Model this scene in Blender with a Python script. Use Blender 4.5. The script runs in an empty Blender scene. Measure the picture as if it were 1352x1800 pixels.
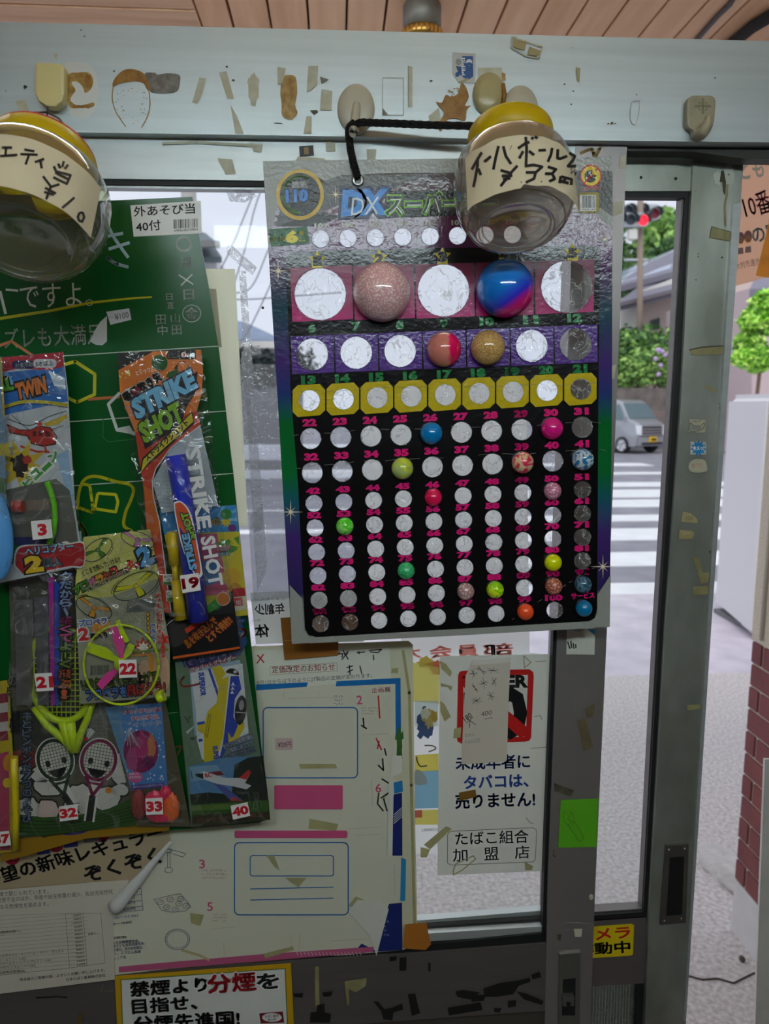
import bpy, bmesh, math, random
from mathutils import Vector, Matrix, noise
from mathutils.geometry import delaunay_2d_cdt
random.seed(7)
S = bpy.context.scene
COL = S.collection
R = math.radians

# ---------------------------------------------------------------- camera, light, exposure
FPX = 1300.0
CAM = Vector((0.0, -0.77, 1.62))
YAW, PITCH = R(3.7), R(8.3)
cd = bpy.data.cameras.new('camera')
cam = bpy.data.objects.new('camera', cd); COL.objects.link(cam)
cam.location = CAM
cam.rotation_euler = (R(90) - PITCH, 0, -YAW)
cd.sensor_fit = 'VERTICAL'; cd.sensor_height = 36.0
cd.lens = FPX / 1800 * 36.0
cd.clip_start = 0.01; cd.clip_end = 400
cd.dof.use_dof = True; cd.dof.focus_distance = 0.76; cd.dof.aperture_fstop = 9.0
S.camera = cam
S.view_settings.view_transform = 'Standard'; S.view_settings.look = 'None'
S.view_settings.gamma = 1; S.view_settings.use_curve_mapping = False
S.view_settings.exposure = 0.0
S.cycles.transparent_max_bounces = 32

w = bpy.data.worlds.new('overcast'); S.world = w; w.use_nodes = True
nt = w.node_tree; bg = nt.nodes['Background']
tc = nt.nodes.new('ShaderNodeTexCoord'); nz = nt.nodes.new('ShaderNodeTexNoise'); nz.inputs['Scale'].default_value = 3
cr = nt.nodes.new('ShaderNodeValToRGB')
cr.color_ramp.elements[0].position = .3; cr.color_ramp.elements[0].color = (.80, .84, 1.0, 1)
cr.color_ramp.elements[1].position = .7; cr.color_ramp.elements[1].color = (.86, .88, 1.0, 1)
nt.links.new(tc.outputs['Generated'], nz.inputs['Vector']); nt.links.new(nz.outputs['Fac'], cr.inputs['Fac'])
nt.links.new(cr.outputs['Color'], bg.inputs['Color']); bg.inputs['Strength'].default_value = 1.0

def lamp(name, kind, loc, rot, energy, color, **kw):
    l = bpy.data.lights.new(name, kind); l.energy = energy; l.color = color
    for k, v in kw.items(): setattr(l, k, v)
    o = bpy.data.objects.new(name, l); COL.objects.link(o); o.location = loc; o.rotation_euler = rot
    return o
lamp('sun', 'SUN', (0, 0, 10), (R(38), R(-14), 0), 1.3, (1, .97, .92), angle=R(30))
# the shop's fluorescent fittings are built with the room: (x, y, z, strength of the tubes); the last is added to brighten the porch boards
TUBES = [(0.12, -1.08, 2.02, 27.0), (0.12, -2.6, 2.12, 2.5), (-0.2, 0.42, 2.38, 20.0)]

# ---------------------------------------------------------------- materials
def lin(c):
    return tuple((v / 255 / 12.92 if v / 255 <= .04045 else ((v / 255 + .055) / 1.055) ** 2.4) for v in c)
MATS = {}
def mat(key, c, rough=.55, metal=0.0, spec=.5, noise_amt=0.0, noise_scale=20, bump=0.0, bump_scale=60, c2=None, stretch=None, emit=0, trans=0.0):
    if key in MATS: return MATS[key]
    m = bpy.data.materials.new(key); m.use_nodes = True
    n = m.node_tree; b = n.nodes['Principled BSDF']
    col = (*lin(c), 1)
    b.inputs['Base Color'].default_value = col
    b.inputs['Roughness'].default_value = rough; b.inputs['Metallic'].default_value = metal
    b.inputs['Specular IOR Level'].default_value = spec
    if trans: b.inputs['Transmission Weight'].default_value = trans
    if emit:
        b.inputs['Emission Color'].default_value = col; b.inputs['Emission Strength'].default_value = emit
    if noise_amt or bump or c2:
        t = n.nodes.new('ShaderNodeTexCoord'); mp = n.nodes.new('ShaderNodeMapping')
        n.links.new(t.outputs['Object'], mp.inputs['Vector'])
        if stretch: mp.inputs['Scale'].default_value = stretch
    if noise_amt or c2:
        x = n.nodes.new('ShaderNodeTexNoise'); x.inputs['Scale'].default_value = noise_scale; x.inputs['Detail'].default_value = 6
        n.links.new(mp.outputs[0], x.inputs['Vector'])
        r = n.nodes.new('ShaderNodeValToRGB')
        r.color_ramp.elements[0].position = .35; r.color_ramp.elements[1].position = .65
        k = 1 - noise_amt
        d = lin(c2) if c2 else tuple(v * k for v in col[:3])
        r.color_ramp.elements[0].color = (*d, 1); r.color_ramp.elements[1].color = col
        n.links.new(x.outputs['Fac'], r.inputs['Fac']); n.links.new(r.outputs['Color'], b.inputs['Base Color'])
    if bump:
        x = n.nodes.new('ShaderNodeTexNoise'); x.inputs['Scale'].default_value = bump_scale; x.inputs['Detail'].default_value = 5
        n.links.new(mp.outputs[0], x.inputs['Vector'])
        bp = n.nodes.new('ShaderNodeBump'); bp.inputs['Strength'].default_value = bump; bp.inputs['Distance'].default_value = .01
        n.links.new(x.outputs['Fac'], bp.inputs['Height']); n.links.new(bp.outputs[0], b.inputs['Normal'])
    MATS[key] = m; return m

def ink(c, rough=.45):
    """a printed colour"""
    return mat('print_%d_%d_%d_%d' % (*c, int(rough * 100)), c, rough, noise_amt=0.0)

def gloss_ink(c):
    """a printed colour under the sheet's slightly rippled gloss laminate"""
    k = 'laminate_%d_%d_%d' % c
    return MATS[k] if k in MATS else mat(k, c, .17, bump=.12, bump_scale=330)

def film_mat(key, tint=(255, 255, 255), haze=.05, gloss=1.0, rough=.08, crease=0.0, crease_scale=60, bump=.3, bump_scale=30):
    """clear plastic film or glass: see-through, a Fresnel gloss, a little haze and white crease lines, part scatter, part crinkle glints put into the colour"""
    if key in MATS: return MATS[key]
    m = bpy.data.materials.new(key); m.use_nodes = True; n = m.node_tree; n.nodes.clear()
    out = n.nodes.new('ShaderNodeOutputMaterial'); tr = n.nodes.new('ShaderNodeBsdfTransparent'); gl = n.nodes.new('ShaderNodeBsdfGlossy')
    tr.inputs['Color'].default_value = (*lin(tint), 1); gl.inputs['Roughness'].default_value = rough
    df = n.nodes.new('ShaderNodeBsdfDiffuse'); df.inputs['Color'].default_value = (.8, .8, .8, 1)
    tl = n.nodes.new('ShaderNodeBsdfTranslucent'); tl.inputs['Color'].default_value = (.75, .75, .75, 1)
    sc = n.nodes.new('ShaderNodeMixShader'); n.links.new(df.outputs[0], sc.inputs[1]); n.links.new(tl.outputs[0], sc.inputs[2])
    m1 = n.nodes.new('ShaderNodeMixShader'); m1.inputs[0].default_value = haze
    n.links.new(tr.outputs[0], m1.inputs[1]); n.links.new(sc.outputs[0], m1.inputs[2])
    fr = n.nodes.new('ShaderNodeLayerWeight'); pw = n.nodes.new('ShaderNodeMath'); pw.operation = 'POWER'; pw.inputs[1].default_value = 4
    n.links.new(fr.outputs['Facing'], pw.inputs[0])
    mu = n.nodes.new('ShaderNodeMath'); mu.operation = 'MULTIPLY_ADD'; mu.inputs[1].default_value = .6 * gloss; mu.inputs[2].default_value = .045 * gloss; mu.use_clamp = True
    n.links.new(pw.outputs[0], mu.inputs[0])
    m2 = n.nodes.new('ShaderNodeMixShader'); n.links.new(mu.outputs[0], m2.inputs[0])
    n.links.new(m1.outputs[0], m2.inputs[1]); n.links.new(gl.outputs[0], m2.inputs[2]); n.links.new(m2.outputs[0], out.inputs[0])
    t = n.nodes.new('ShaderNodeTexCoord')
    if crease:  # white lines along creases stand in for crinkle glints, besides real scatter
        x = n.nodes.new('ShaderNodeTexNoise'); x.inputs['Scale'].default_value = crease_scale; x.inputs['Detail'].default_value = 2; x.inputs['Distortion'].default_value = 1.2
        n.links.new(t.outputs['Object'], x.inputs['Vector'])
        a = n.nodes.new('ShaderNodeMath'); a.operation = 'SUBTRACT'; a.inputs[1].default_value = .5; n.links.new(x.outputs['Fac'], a.inputs[0])
        b = n.nodes.new('ShaderNodeMath'); b.operation = 'ABSOLUTE'; n.links.new(a.outputs[0], b.inputs[0])
        c = n.nodes.new('ShaderNodeMapRange'); c.inputs['From Min'].default_value = 0; c.inputs['From Max'].default_value = .024
        c.inputs['To Min'].default_value = min(1, haze + crease); c.inputs['To Max'].default_value = haze
        n.links.new(b.outputs[0], c.inputs['Value']); n.links.new(c.outputs[0], m1.inputs[0])
    if bump:
        x = n.nodes.new('ShaderNodeTexNoise'); x.inputs['Scale'].default_value = bump_scale; x.inputs['Detail'].default_value = 2; x.inputs['Distortion'].default_value = .8
        n.links.new(t.outputs['Object'], x.inputs['Vector'])
        bp = n.nodes.new('ShaderNodeBump'); bp.inputs['Strength'].default_value = bump; bp.inputs['Distance'].default_value = .01
        n.links.new(x.outputs['Fac'], bp.inputs['Height']); n.links.new(bp.outputs[0], gl.inputs['Normal']); n.links.new(bp.outputs[0], fr.inputs['Normal'])
    MATS[key] = m; return m

def paper(c, trans=.3, rough=.7):
    k = 'paper_%d_%d_%d_%d' % (*c, int(trans * 100))
    if k in MATS: return MATS[k]
    m = bpy.data.materials.new(k); m.use_nodes = True; n = m.node_tree; b = n.nodes['Principled BSDF']; out = n.nodes['Material Output']
    b.inputs['Base Color'].default_value = (*lin(c), 1); b.inputs['Roughness'].default_value = rough
    t = n.nodes.new('ShaderNodeBsdfTranslucent'); t.inputs['Color'].default_value = (*lin(c), 1)
    mx = n.nodes.new('ShaderNodeMixShader'); mx.inputs[0].default_value = trans
    n.links.new(b.outputs[0], mx.inputs[1]); n.links.new(t.outputs[0], mx.inputs[2]); n.links.new(mx.outputs[0], out.inputs[0]); MATS[k] = m; return m

# ---------------------------------------------------------------- geometry helpers
_M = cam.rotation_euler.to_matrix()
def ray(px, py):
    return (_M @ Vector(((px - 676) / FPX, (900 - py) / FPX, -1))).normalized()
def at(px, py, Y):
    d = ray(px, py); return CAM + d * ((Y - CAM.y) / d.y)
def on_ground(px, py, Z=0.0):
    d = ray(px, py); return CAM + d * ((Z - CAM.z) / d.z)

def mesh_obj(name, bm, mats, parent=None, smooth=False):
    me = bpy.data.meshes.new(name)
    if smooth:
        for f in bm.faces: f.smooth = True
    bm.to_mesh(me); bm.free()
    for m in (mats if isinstance(mats, (list, tuple)) else [mats]): me.materials.append(m)
    o = bpy.data.objects.new(name, me); COL.objects.link(o)
    if parent: o.parent = parent
    return o
def tag(o, label, cat, group=None):
    o['label'] = label; o['category'] = cat
    if group: o['group'] = group
    return o
def struct(o, label=None):
    o['kind'] = 'structure'
    if label: o['label'] = label
    return o
def empty(name, label, cat, group=None):
    o = bpy.data.objects.new(name, None); COL.objects.link(o); o.empty_display_size = .02
    return tag(o, label, cat, group)

def add_box(bm, lo, hi, mi=0, bevel=0):
    lo, hi = Vector(lo), Vector(hi)
    r = bmesh.ops.create_cube(bm, size=1)
    bmesh.ops.scale(bm, vec=hi - lo, verts=r['verts']); bmesh.ops.translate(bm, vec=(lo + hi) / 2, verts=r['verts'])
    fs = {f for v in r['verts'] for f in v.link_faces}
    for f in fs: f.material_index = mi
    if bevel:
        es = {e for v in r['verts'] for e in v.link_edges}
        bmesh.ops.bevel(bm, geom=list(es), offset=bevel, segments=2, affect='EDGES', profile=.6)
def box(name, lo, hi, m, parent=None, bevel=0):
    bm = bmesh.new(); add_box(bm, lo, hi, 0, bevel); return mesh_obj(name, bm, m, parent)
def add_prism(bm, front, back, mi=0):
    """closed slab between two matching outlines"""
    a = [bm.verts.new(p) for p in front]; b = [bm.verts.new(p) for p in back]
    fs = [bm.faces.new(a), bm.faces.new(b[::-1])]
    n = len(a)
    for i in range(n):
        fs.append(bm.faces.new((a[i], b[i], b[(i + 1) % n], a[(i + 1) % n])))
    for f in fs: f.material_index = mi
    return fs
def px_prism(bm, pts, Y, depth, mi=0):
    f = [at(x, y, Y) for x, y in pts]
    return add_prism(bm, f, [p + Vector((0, depth, 0)) for p in f], mi)
def px_slab(name, pts, Y, depth, m, parent=None, bevel=0):
    bm = bmesh.new(); px_prism(bm, pts, Y, depth)
    bmesh.ops.recalc_face_normals(bm, faces=bm.faces)
    if bevel: bmesh.ops.bevel(bm, geom=list(bm.edges), offset=bevel, segments=2, affect='EDGES', profile=.6)
    return mesh_obj(name, bm, m, parent)
def add_tube(bm, pts, r, seg=10, mi=0, cap=True):
    pts = [Vector(p) for p in pts]; rings = []
    rs = r if isinstance(r, (list, tuple)) else [r] * len(pts)
    up = None
    for i, p in enumerate(pts):
        t = (pts[min(i + 1, len(pts) - 1)] - pts[max(i - 1, 0)]).normalized()
        if up is None:
            up = Vector((0, 0, 1)) if abs(t.z) < .9 else Vector((1, 0, 0))
        a = t.cross(up).normalized(); b = a.cross(t).normalized(); up = b
        rings.append([bm.verts.new(p + (a * math.cos(k * 2 * math.pi / seg) + b * math.sin(k * 2 * math.pi / seg)) * rs[i]) for k in range(seg)])
    for i in range(len(rings) - 1):
        for k in range(seg):
            f = bm.faces.new((rings[i][k], rings[i][(k + 1) % seg], rings[i + 1][(k + 1) % seg], rings[i + 1][k])); f.material_index = mi; f.smooth = True
    if cap:
        for q in (rings[0][::-1], rings[-1]):
            f = bm.faces.new(q); f.material_index = mi
def tube(name, pts, r, m, parent=None, seg=10):
    bm = bmesh.new(); add_tube(bm, pts, r, seg); return mesh_obj(name, bm, m, parent)
def frame_of(axis, side=None):
    a = Vector(axis).normalized(); s = Vector(side or (1, 0, 0)); s = (s - a * s.dot(a)).normalized()
    return Matrix((s, a.cross(s), a)).transposed()
def add_lathe(bm, prof, origin, axis, seg=40, mi=0, smooth=True, a0=0, a1=2 * math.pi):
    F = frame_of(axis); rings = []
    full = abs(a1 - a0 - 2 * math.pi) < 1e-6
    n = seg if full else seg + 1
    for r, h in prof:
        rings.append([bm.verts.new(Vector(origin) + F @ Vector((r * math.cos(a0 + (a1 - a0) * k / seg), r * math.sin(a0 + (a1 - a0) * k / seg), h))) for k in range(n)])
    for i in range(len(rings) - 1):
        for k in range(seg):
            k2 = (k + 1) % n
            try:
                f = bm.faces.new((rings[i][k], rings[i][k2], rings[i + 1][k2], rings[i + 1][k])); f.material_index = mi; f.smooth = smooth
            except ValueError: pass
    return rings

# ---------------------------------------------------------------- printed matter
_TXT = {}
def text_mesh(s, bold=0.0):
    """glyph polygons of a string: (verts, faces), from the built-in font"""
    k = (s, round(bold, 4))
    if k in _TXT: return _TXT[k]
    c = bpy.data.curves.new('t', 'FONT'); c.body = s; c.size = 1; c.resolution_u = 2; c.offset = bold
    o = bpy.data.objects.new('t', c); COL.objects.link(o)
    bpy.context.view_layer.update()
    me = bpy.data.meshes.new_from_object(o.evaluated_get(bpy.context.evaluated_depsgraph_get()))
    v = [(q.co.x, q.co.y) for q in me.vertices]; f = [tuple(p.vertices) for p in me.polygons]
    bpy.data.objects.remove(o); bpy.data.meshes.remove(me); bpy.data.curves.remove(c)
    _TXT[k] = (v, f); return v, f

class Page:
    """flat printed matter: shapes given in photo pixels land on the plane y=Y of the sheet; every call lies a hair in front of the last"""
    STEP = 2.2e-5
    inkf = staticmethod(ink)
    def __init__(self, Y, mapper=None):
        self.bm = bmesh.new(); self.mats = []; self.Y = Y; self.n = 0
        self.mapper = mapper or (lambda x, y, off: at(x, y, self.Y - off)); self.zoom(0, 0, 1)
    def zoom(self, x0, y0, s):
        self.z = (x0, y0, s); return self
    def P(self, p, off=None):
        x0, y0, s = self.z
        return self.mapper(x0 + p[0] / s, y0 + p[1] / s, self.n * self.STEP if off is None else off)
    def mi(self, m):
        if isinstance(m, tuple): m = self.inkf(m)
        if m not in self.mats: self.mats.append(m)
        return self.mats.index(m)
    def base(self, m, pts, thick=.0006):
        i = self.mi(m); f = [self.P(p) for p in pts]
        add_prism(self.bm, f, [p + Vector((0, thick, 0)) for p in f], i); self.n += 1; return self
    def poly(self, m, pts):
        i = self.mi(m); self.bm.faces.new([self.bm.verts.new(self.P(p)) for p in pts]).material_index = i; self.n += 1; return self
    def polys(self, m, lst):
        i = self.mi(m)
        for pts in lst: self.bm.faces.new([self.bm.verts.new(self.P(p)) for p in pts]).material_index = i
        self.n += 1; return self
    def holed(self, m, outer, holes):
        i = self.mi(m); vs, es = [], []
        for l in [outer] + holes:
            n = len(vs); vs += [Vector(p) for p in l]; es += [(n + k, n + (k + 1) % len(l)) for k in range(len(l))]
        V, E, F, *_ = delaunay_2d_cdt(vs, es, [], 0, 1e-4)
        cen = [(sum(p[0] for p in h) / len(h), sum(p[1] for p in h) / len(h)) for h in holes]
        bv = {}
        for f in F:
            cx, cy = sum(V[k].x for k in f) / len(f), sum(V[k].y for k in f) / len(f)
            if not inside(cx, cy, outer) or any(abs(cx - h[0]) < 60 and abs(cy - h[1]) < 60 and inside(cx, cy, hp) for h, hp in zip(cen, holes)): continue
            for k in f:
                if k not in bv: bv[k] = self.bm.verts.new(self.P(V[k]))
            self.bm.faces.new([bv[k] for k in f]).material_index = i
        self.n += 1; return self
    def rect(self, m, x0, y0, x1, y1, dy=0):
        return self.poly(m, [(x0, y0), (x1, y0 + dy), (x1, y1 + dy), (x0, y1)])
    def ell(self, m, cx, cy, rx, ry=None, rot=0, seg=28):
        return self.poly(m, ellipse(cx, cy, rx, ry or rx, rot, seg))
    def line(self, m, pts, wd, closed=False, wd2=None):
        self._line(self.mi(m), pts, wd, closed, wd2); self.n += 1; return self
    def lines(self, m, lst, wd):
        for pts in lst: self._line(self.mi(m), pts, wd)
        self.n += 1; return self
    def _line(self, i, pts, wd, closed=False, wd2=None):
        pts = list(pts) + ([pts[0]] if closed else [])
        n = len(pts)
        for k in range(n - 1):
            (xa, ya), (xb, yb) = pts[k], pts[k + 1]
            L = math.hypot(xb - xa, yb - ya) or 1
            wa = wd + ((wd2 if wd2 is not None else wd) - wd) * k / max(1, n - 1); wb = wd + ((wd2 if wd2 is not None else wd) - wd) * (k + 1) / max(1, n - 1)
            nx, ny = -(yb - ya) / L / 2, (xb - xa) / L / 2
            q = [(xa + nx * wa, ya + ny * wa), (xb + nx * wb, yb + ny * wb), (xb - nx * wb, yb - ny * wb), (xa - nx * wa, ya - ny * wa)]
            self.bm.faces.new([self.bm.verts.new(self.P(p)) for p in q]).material_index = i
            if k and n < 60:
                self.bm.faces.new([self.bm.verts.new(self.P(p)) for p in ellipse(xa, ya, wa / 2, wa / 2, 0, 8)]).material_index = i
    def text(self, m, s, a, b, h, bold=0.0, out=None, outw=.05, shear=0.0, flip=False):
        """string s from baseline point a to baseline point b, h tall; out = an outline colour laid behind"""
        v0, _ = text_mesh(s)
        if not v0: return self
        x0, x1 = min(v[0] for v in v0), max(v[0] for v in v0); y0, y1 = min(v[1] for v in v0), max(v[1] for v in v0)
        ax, ay = a; dx, dy = b[0] - ax, b[1] - ay; L = math.hypot(dx, dy) or 1; ux, uy = uy_ = (dy / L, -dx / L)
        for mm, bo in (([(out, outw)] if out else []) + [(m, bold)]):
            i = self.mi(mm); han = bo > 0 and any(ord(q) >= 0x4e00 or q == '9' for q in s)   # dense characters are thickened by restriking
            vv, ff = text_mesh(s, 0 if han else bo); nd = 8 if mm is out and out else 4
            for sx, sy in ([(0, 0)] + [(bo * math.cos(k * 2 * math.pi / nd + .78), bo * math.sin(k * 2 * math.pi / nd + .78)) for k in range(nd)] if han else [(0, 0)]):
                bv = []
                for x, y in vv:
                    u = (x + sx - x0) / max(1e-6, x1 - x0); t = (y + sy - y0) / max(1e-6, y1 - y0)
                    if flip: u = 1 - u
                    bv.append(self.bm.verts.new(self.P((ax + dx * u + (ux * h + dx / L * shear * h) * t, ay + dy * u + (uy * h + dy / L * shear * h) * t))))
                for f in ff:
                    try: self.bm.faces.new([bv[k] for k in f]).material_index = i
                    except ValueError: pass
            self.n += 1
        return self
    def vtext(self, m, s, a, b, wd, bold=0.0, out=None, outw=.05, tilt=0.0):
        """a column of characters from the point a down to b"""
        n = len(s); st = self.n
        for k, ch in enumerate(s):
            t = (k + .5) / n; cx, cy = a[0] + (b[0] - a[0]) * t, a[1] + (b[1] - a[1]) * t
            h = math.hypot(b[0] - a[0], b[1] - a[1]) / n * .86
            if ch in 'ー〜':
                self.line(out, [(cx, cy - h * .42), (cx, cy + h * .42)], wd * .42) if out else None
                self.line(m, [(cx, cy - h * .38), (cx, cy + h * .38)], wd * .16); continue
            ww = wd * (.35 if ch in '!、。,' else 1)
            self.n = st
            self.text(m, ch, (cx - ww / 2, cy + h / 2 + tilt * ww / 2), (cx + ww / 2, cy + h / 2 - tilt * ww / 2), h, bold, out, outw)
        self.n = st + 2; return self
    def barcode(self, x0, y0, x1, y1, n=26, dy=0, m=(25, 25, 25)):
        rng = random.Random(int(x0 * 7 + y0)); x = x0; L = []
        un = (x1 - x0) / (n * 2)
        while x < x1:
            wd = un * rng.choice((.6, .9, 1.5)); k = dy * (x - x0) / (x1 - x0)
            L.append([(x, y0 + k), (x + wd, y0 + k), (x + wd, y1 + k), (x, y1 + k)]); x += wd + un * rng.choice((.7, 1, 1.6))
        return self.polys(m, L)
    def scribble(self, m, x0, y0, x1, y1, rows, cols, wd, seed=1, dy=0):
        """lines of print too small to read in the photograph"""
        rng = random.Random(seed); i = self.mi(m)
        for r in range(rows):
            yy = y0 + (y1 - y0) * (r + .5) / rows; h = (y1 - y0) / rows * .55
            for c in range(cols):
                if rng.random() < .12: continue
                xx = x0 + (x1 - x0) * (c + .5) / cols; cw = (x1 - x0) / cols * .36; k = dy * (xx - x0) / max(1, x1 - x0)
                for _ in range(2):
                    a = rng.uniform(-1, 1); b = rng.uniform(-1, 1)
                    q = [(xx - cw, yy + k + a * h / 2), (xx + cw, yy + k + a * h / 2)] if rng.random() < .5 else [(xx + b * cw, yy + k - h / 2), (xx + b * cw, yy + k + h / 2)]
                    self._line(i, q, wd)
        self.n += 1; return self
    def build(self, name, parent=None):
        return mesh_obj(name, self.bm, self.mats, parent)

def inside(x, y, poly):
    r = False; n = len(poly)
    for k in range(n):
        (xa, ya), (xb, yb) = poly[k], poly[k - 1]
        if (ya > y) != (yb > y) and x < (xb - xa) * (y - ya) / (yb - ya) + xa: r = not r
    return r
def ellipse(cx, cy, rx, ry, rot=0, seg=28, a0=0, a1=360):
    c, s = math.cos(R(rot)), math.sin(R(rot)); o = []
    full = abs(a1 - a0) >= 360
    for k in range(seg if full else seg + 1):
        t = R(a0 + (a1 - a0) * k / seg); x, y = rx * math.cos(t), ry * math.sin(t)
        o.append((cx + x * c - y * s, cy + x * s + y * c))
    return o
def star(cx, cy, r, r2=None, n=5, rot=-90):
    return [(cx + (r if k % 2 == 0 else (r2 or r * .45)) * math.cos(R(rot + k * 180 / n)), cy + (r if k % 2 == 0 else (r2 or r * .45)) * math.sin(R(rot + k * 180 / n))) for k in range(2 * n)]
def rrect(x0, y0, x1, y1, r, seg=5):
    o = []
    for cx, cy, a in ((x1 - r, y0 + r, -90), (x1 - r, y1 - r, 0), (x0 + r, y1 - r, 90), (x0 + r, y0 + r, 180)):
        o += [(cx + r * math.cos(R(a + 90 * k / seg)), cy + r * math.sin(R(a + 90 * k / seg))) for k in range(seg + 1)]
    return o
def smooth_path(pts, n=6, closed=False):
    """Catmull-Rom through pixel points"""
    P = [Vector(p) for p in pts]; o = []; N = len(P)
    for i in range(N if closed else N - 1):
        p0 = P[(i - 1) % N] if closed or i else P[0]; p1 = P[i]; p2 = P[(i + 1) % N]; p3 = P[(i + 2) % N] if closed or i + 2 < N else P[-1]
        for k in range(n):
            t = k / n
            o.append(tuple(.5 * (2 * p1 + (p2 - p0) * t + (2 * p0 - 5 * p1 + 4 * p2 - p3) * t * t + (3 * p1 - p0 - 3 * p2 + p3) * t ** 3)))
    if not closed: o.append(tuple(P[-1]))
    return o
def blob(cx, cy, rx, ry, seed, rough=.25, seg=26):
    rng = random.Random(seed)
    k = [rng.uniform(-1, 1) for _ in range(seg)]
    return [(cx + rx * math.cos(2 * math.pi * i / seg) * (1 + rough * k[i]), cy + ry * math.sin(2 * math.pi * i / seg) * (1 + rough * k[(i * 3) % seg])) for i in range(seg)]
def film(name, quad, Y, puff, m, parent, nu=26, nv=40, amp=.0016, seed=0, freq=45):
    """a crinkled plastic sheet bulging towards the room; quad = TL,TR,BR,BL in photo pixels"""
    bm = bmesh.new(); g = []
    for j in range(nv + 1):
        row = []
        for i in range(nu + 1):
            u, v = i / nu, j / nv
            x = (quad[0][0] * (1 - u) + quad[1][0] * u) * (1 - v) + (quad[3][0] * (1 - u) + quad[2][0] * u) * v
            y = (quad[0][1] * (1 - u) + quad[1][1] * u) * (1 - v) + (quad[3][1] * (1 - u) + quad[2][1] * u) * v
            p = at(x, y, Y)
            d = puff * (math.sin(math.pi * u) * math.sin(math.pi * v)) ** .5
            q = noise.noise(Vector((p.x * freq + seed * 9, p.z * freq * .7, seed)))
            d += amp * (1 - abs(q) * 3) * (.3 + math.sin(math.pi * u))
            row.append(bm.verts.new(at(x, y, Y - max(d, .0004))))
        g.append(row)
    for j in range(nv):
        for i in range(nu): bm.faces.new((g[j][i], g[j][i + 1], g[j + 1][i + 1], g[j + 1][i]))
    return mesh_obj(name, bm, m, parent, smooth=True)

# ================================================================ THE ROOM
PLASTER = mat('plaster', (104, 100, 92), .8, bump=.1)
ALU = mat('aluminium', (200, 206, 206), .42, .55, noise_amt=.10, noise_scale=9, stretch=(1, 1, 14), bump=.02, bump_scale=140)
ALU_H = mat('aluminium_header', (204, 216, 220), .40, .45, noise_amt=.10, noise_scale=7, stretch=(.5, 1, 16), bump=.02, bump_scale=140)
ALU_O = mat('aluminium_worn', (190, 194, 186), .40, .7, noise_amt=.30, noise_scale=11, stretch=(1.5, 1, .8), c2=(152, 156, 144), bump=.03)
ALU_D = mat('aluminium_dark', (124, 119, 116), .42, .6, noise_amt=.12, noise_scale=8, stretch=(1, 1, 10))  # darker aluminium tone for the low rail and a bead
GASKET = mat('rubber', (22, 22, 24), .6)
STEEL = mat('steel', (150, 150, 148), .3, .9)
CEIL_Z = 2.5
CONCRETE = mat('concrete', (150, 146, 136), .9, c2=(112, 110, 100), noise_scale=5, bump=.5, bump_scale=45)

struct(box('floor', (-3, -3.6, -.12), (3, -.06, 0), mat('shop_floor', (116, 108, 102), .7, noise_amt=.25)))
struct(box('wall_back', (-3, -3.7, 0), (3, -3.6, CEIL_Z), PLASTER))
struct(box('wall_left', (-3.1, -3.7, 0), (-3, .12, CEIL_Z), PLASTER))
struct(box('wall_right', (3, -3.7, 0), (3.1, .12, CEIL_Z), PLASTER))
struct(box('wall_front', (-3, 0, 0), (-1.75, .1, CEIL_Z), PLASTER))
struct(box('trim_3', (1.75, 0, 0), (3, .1, CEIL_Z), PLASTER))

# ceiling of tongue-and-groove boards running out over the porch
WOOD = mat('cedar_board', (226, 180, 140), .55, c2=(208, 160, 118), noise_scale=3.2, stretch=(9, .8, 3), bump=.05)
WOOD2 = mat('cedar_board_pale', (230, 188, 150), .55, c2=(216, 168, 128), noise_scale=3.2, stretch=(9, .8, 3), bump=.05)
WOOD3 = mat('cedar_board_cross', (214, 174, 138), .55, c2=(196, 152, 116), noise_scale=3.2, stretch=(.8, 9, 3), bump=.05)
bm = bmesh.new(); rng = random.Random(3)
xs = on_ground(340, 0, CEIL_Z).x; x1 = on_ground(469, 0, CEIL_Z).x; pit = .0885
x = x1 - pit * 1.0
add_box(bm, (xs, -3.6, CEIL_Z), (x - .004, 1.2, CEIL_Z + .02), 0, .003)
while x < 2.99:
    add_box(bm, (x + .002, -3.6, CEIL_Z), (min(x + pit - .003, 3), 1.2, CEIL_Z + .02), rng.randrange(2), .003); x += pit
y = -3.6
while y < 1.2:
    add_box(bm, (-3, y + .003, CEIL_Z), (xs - .004, min(1.2, y + .17), CEIL_Z + .02), 2, .003); y += .173
add_box(bm, (-3.3, -3.8, CEIL_Z + .03), (3.3, 1.3, CEIL_Z + .16), 3)
struct(mesh_obj('ceiling', bm, [WOOD, WOOD2, WOOD3, mat('roof_felt', (70, 50, 40), .9)]))

HOUSING = mat('lamp_housing', (225, 225, 220), .4)
for k, (tx, ty, tz, te) in enumerate(TUBES):
    f = box('ceiling_light', (tx - .62, ty - .03, tz + .0), (tx + .62, ty + .03, tz + .05), HOUSING, None, .006)
    tag(f, 'white fluorescent ceiling fitting ' + ('just inside the sliding doors', 'deeper inside the shop', 'added out of view to brighten the porch boards')[k], 'ceiling light', 'fluorescent fittings on the ceiling')
    for s in (-.45, .45): tube('hanger_rod', [(tx + s, ty, tz + .04), (tx + s, ty, CEIL_Z)], .006, HOUSING, f)
    for s in (-.05, .05): tube('fluorescent_tube', [(tx - .58, ty + s, tz), (tx + .58, ty + s, tz)], .014, mat('tube_glow_%d' % k, (232, 250, 255), emit=te), f, 14)
    for s in (-1, 1): box('end_socket', (tx + s * .59 - .01, ty - .075, tz - .02), (tx + s * .59 + .01, ty + .075, tz + .03), HOUSING, f, .003)

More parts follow.
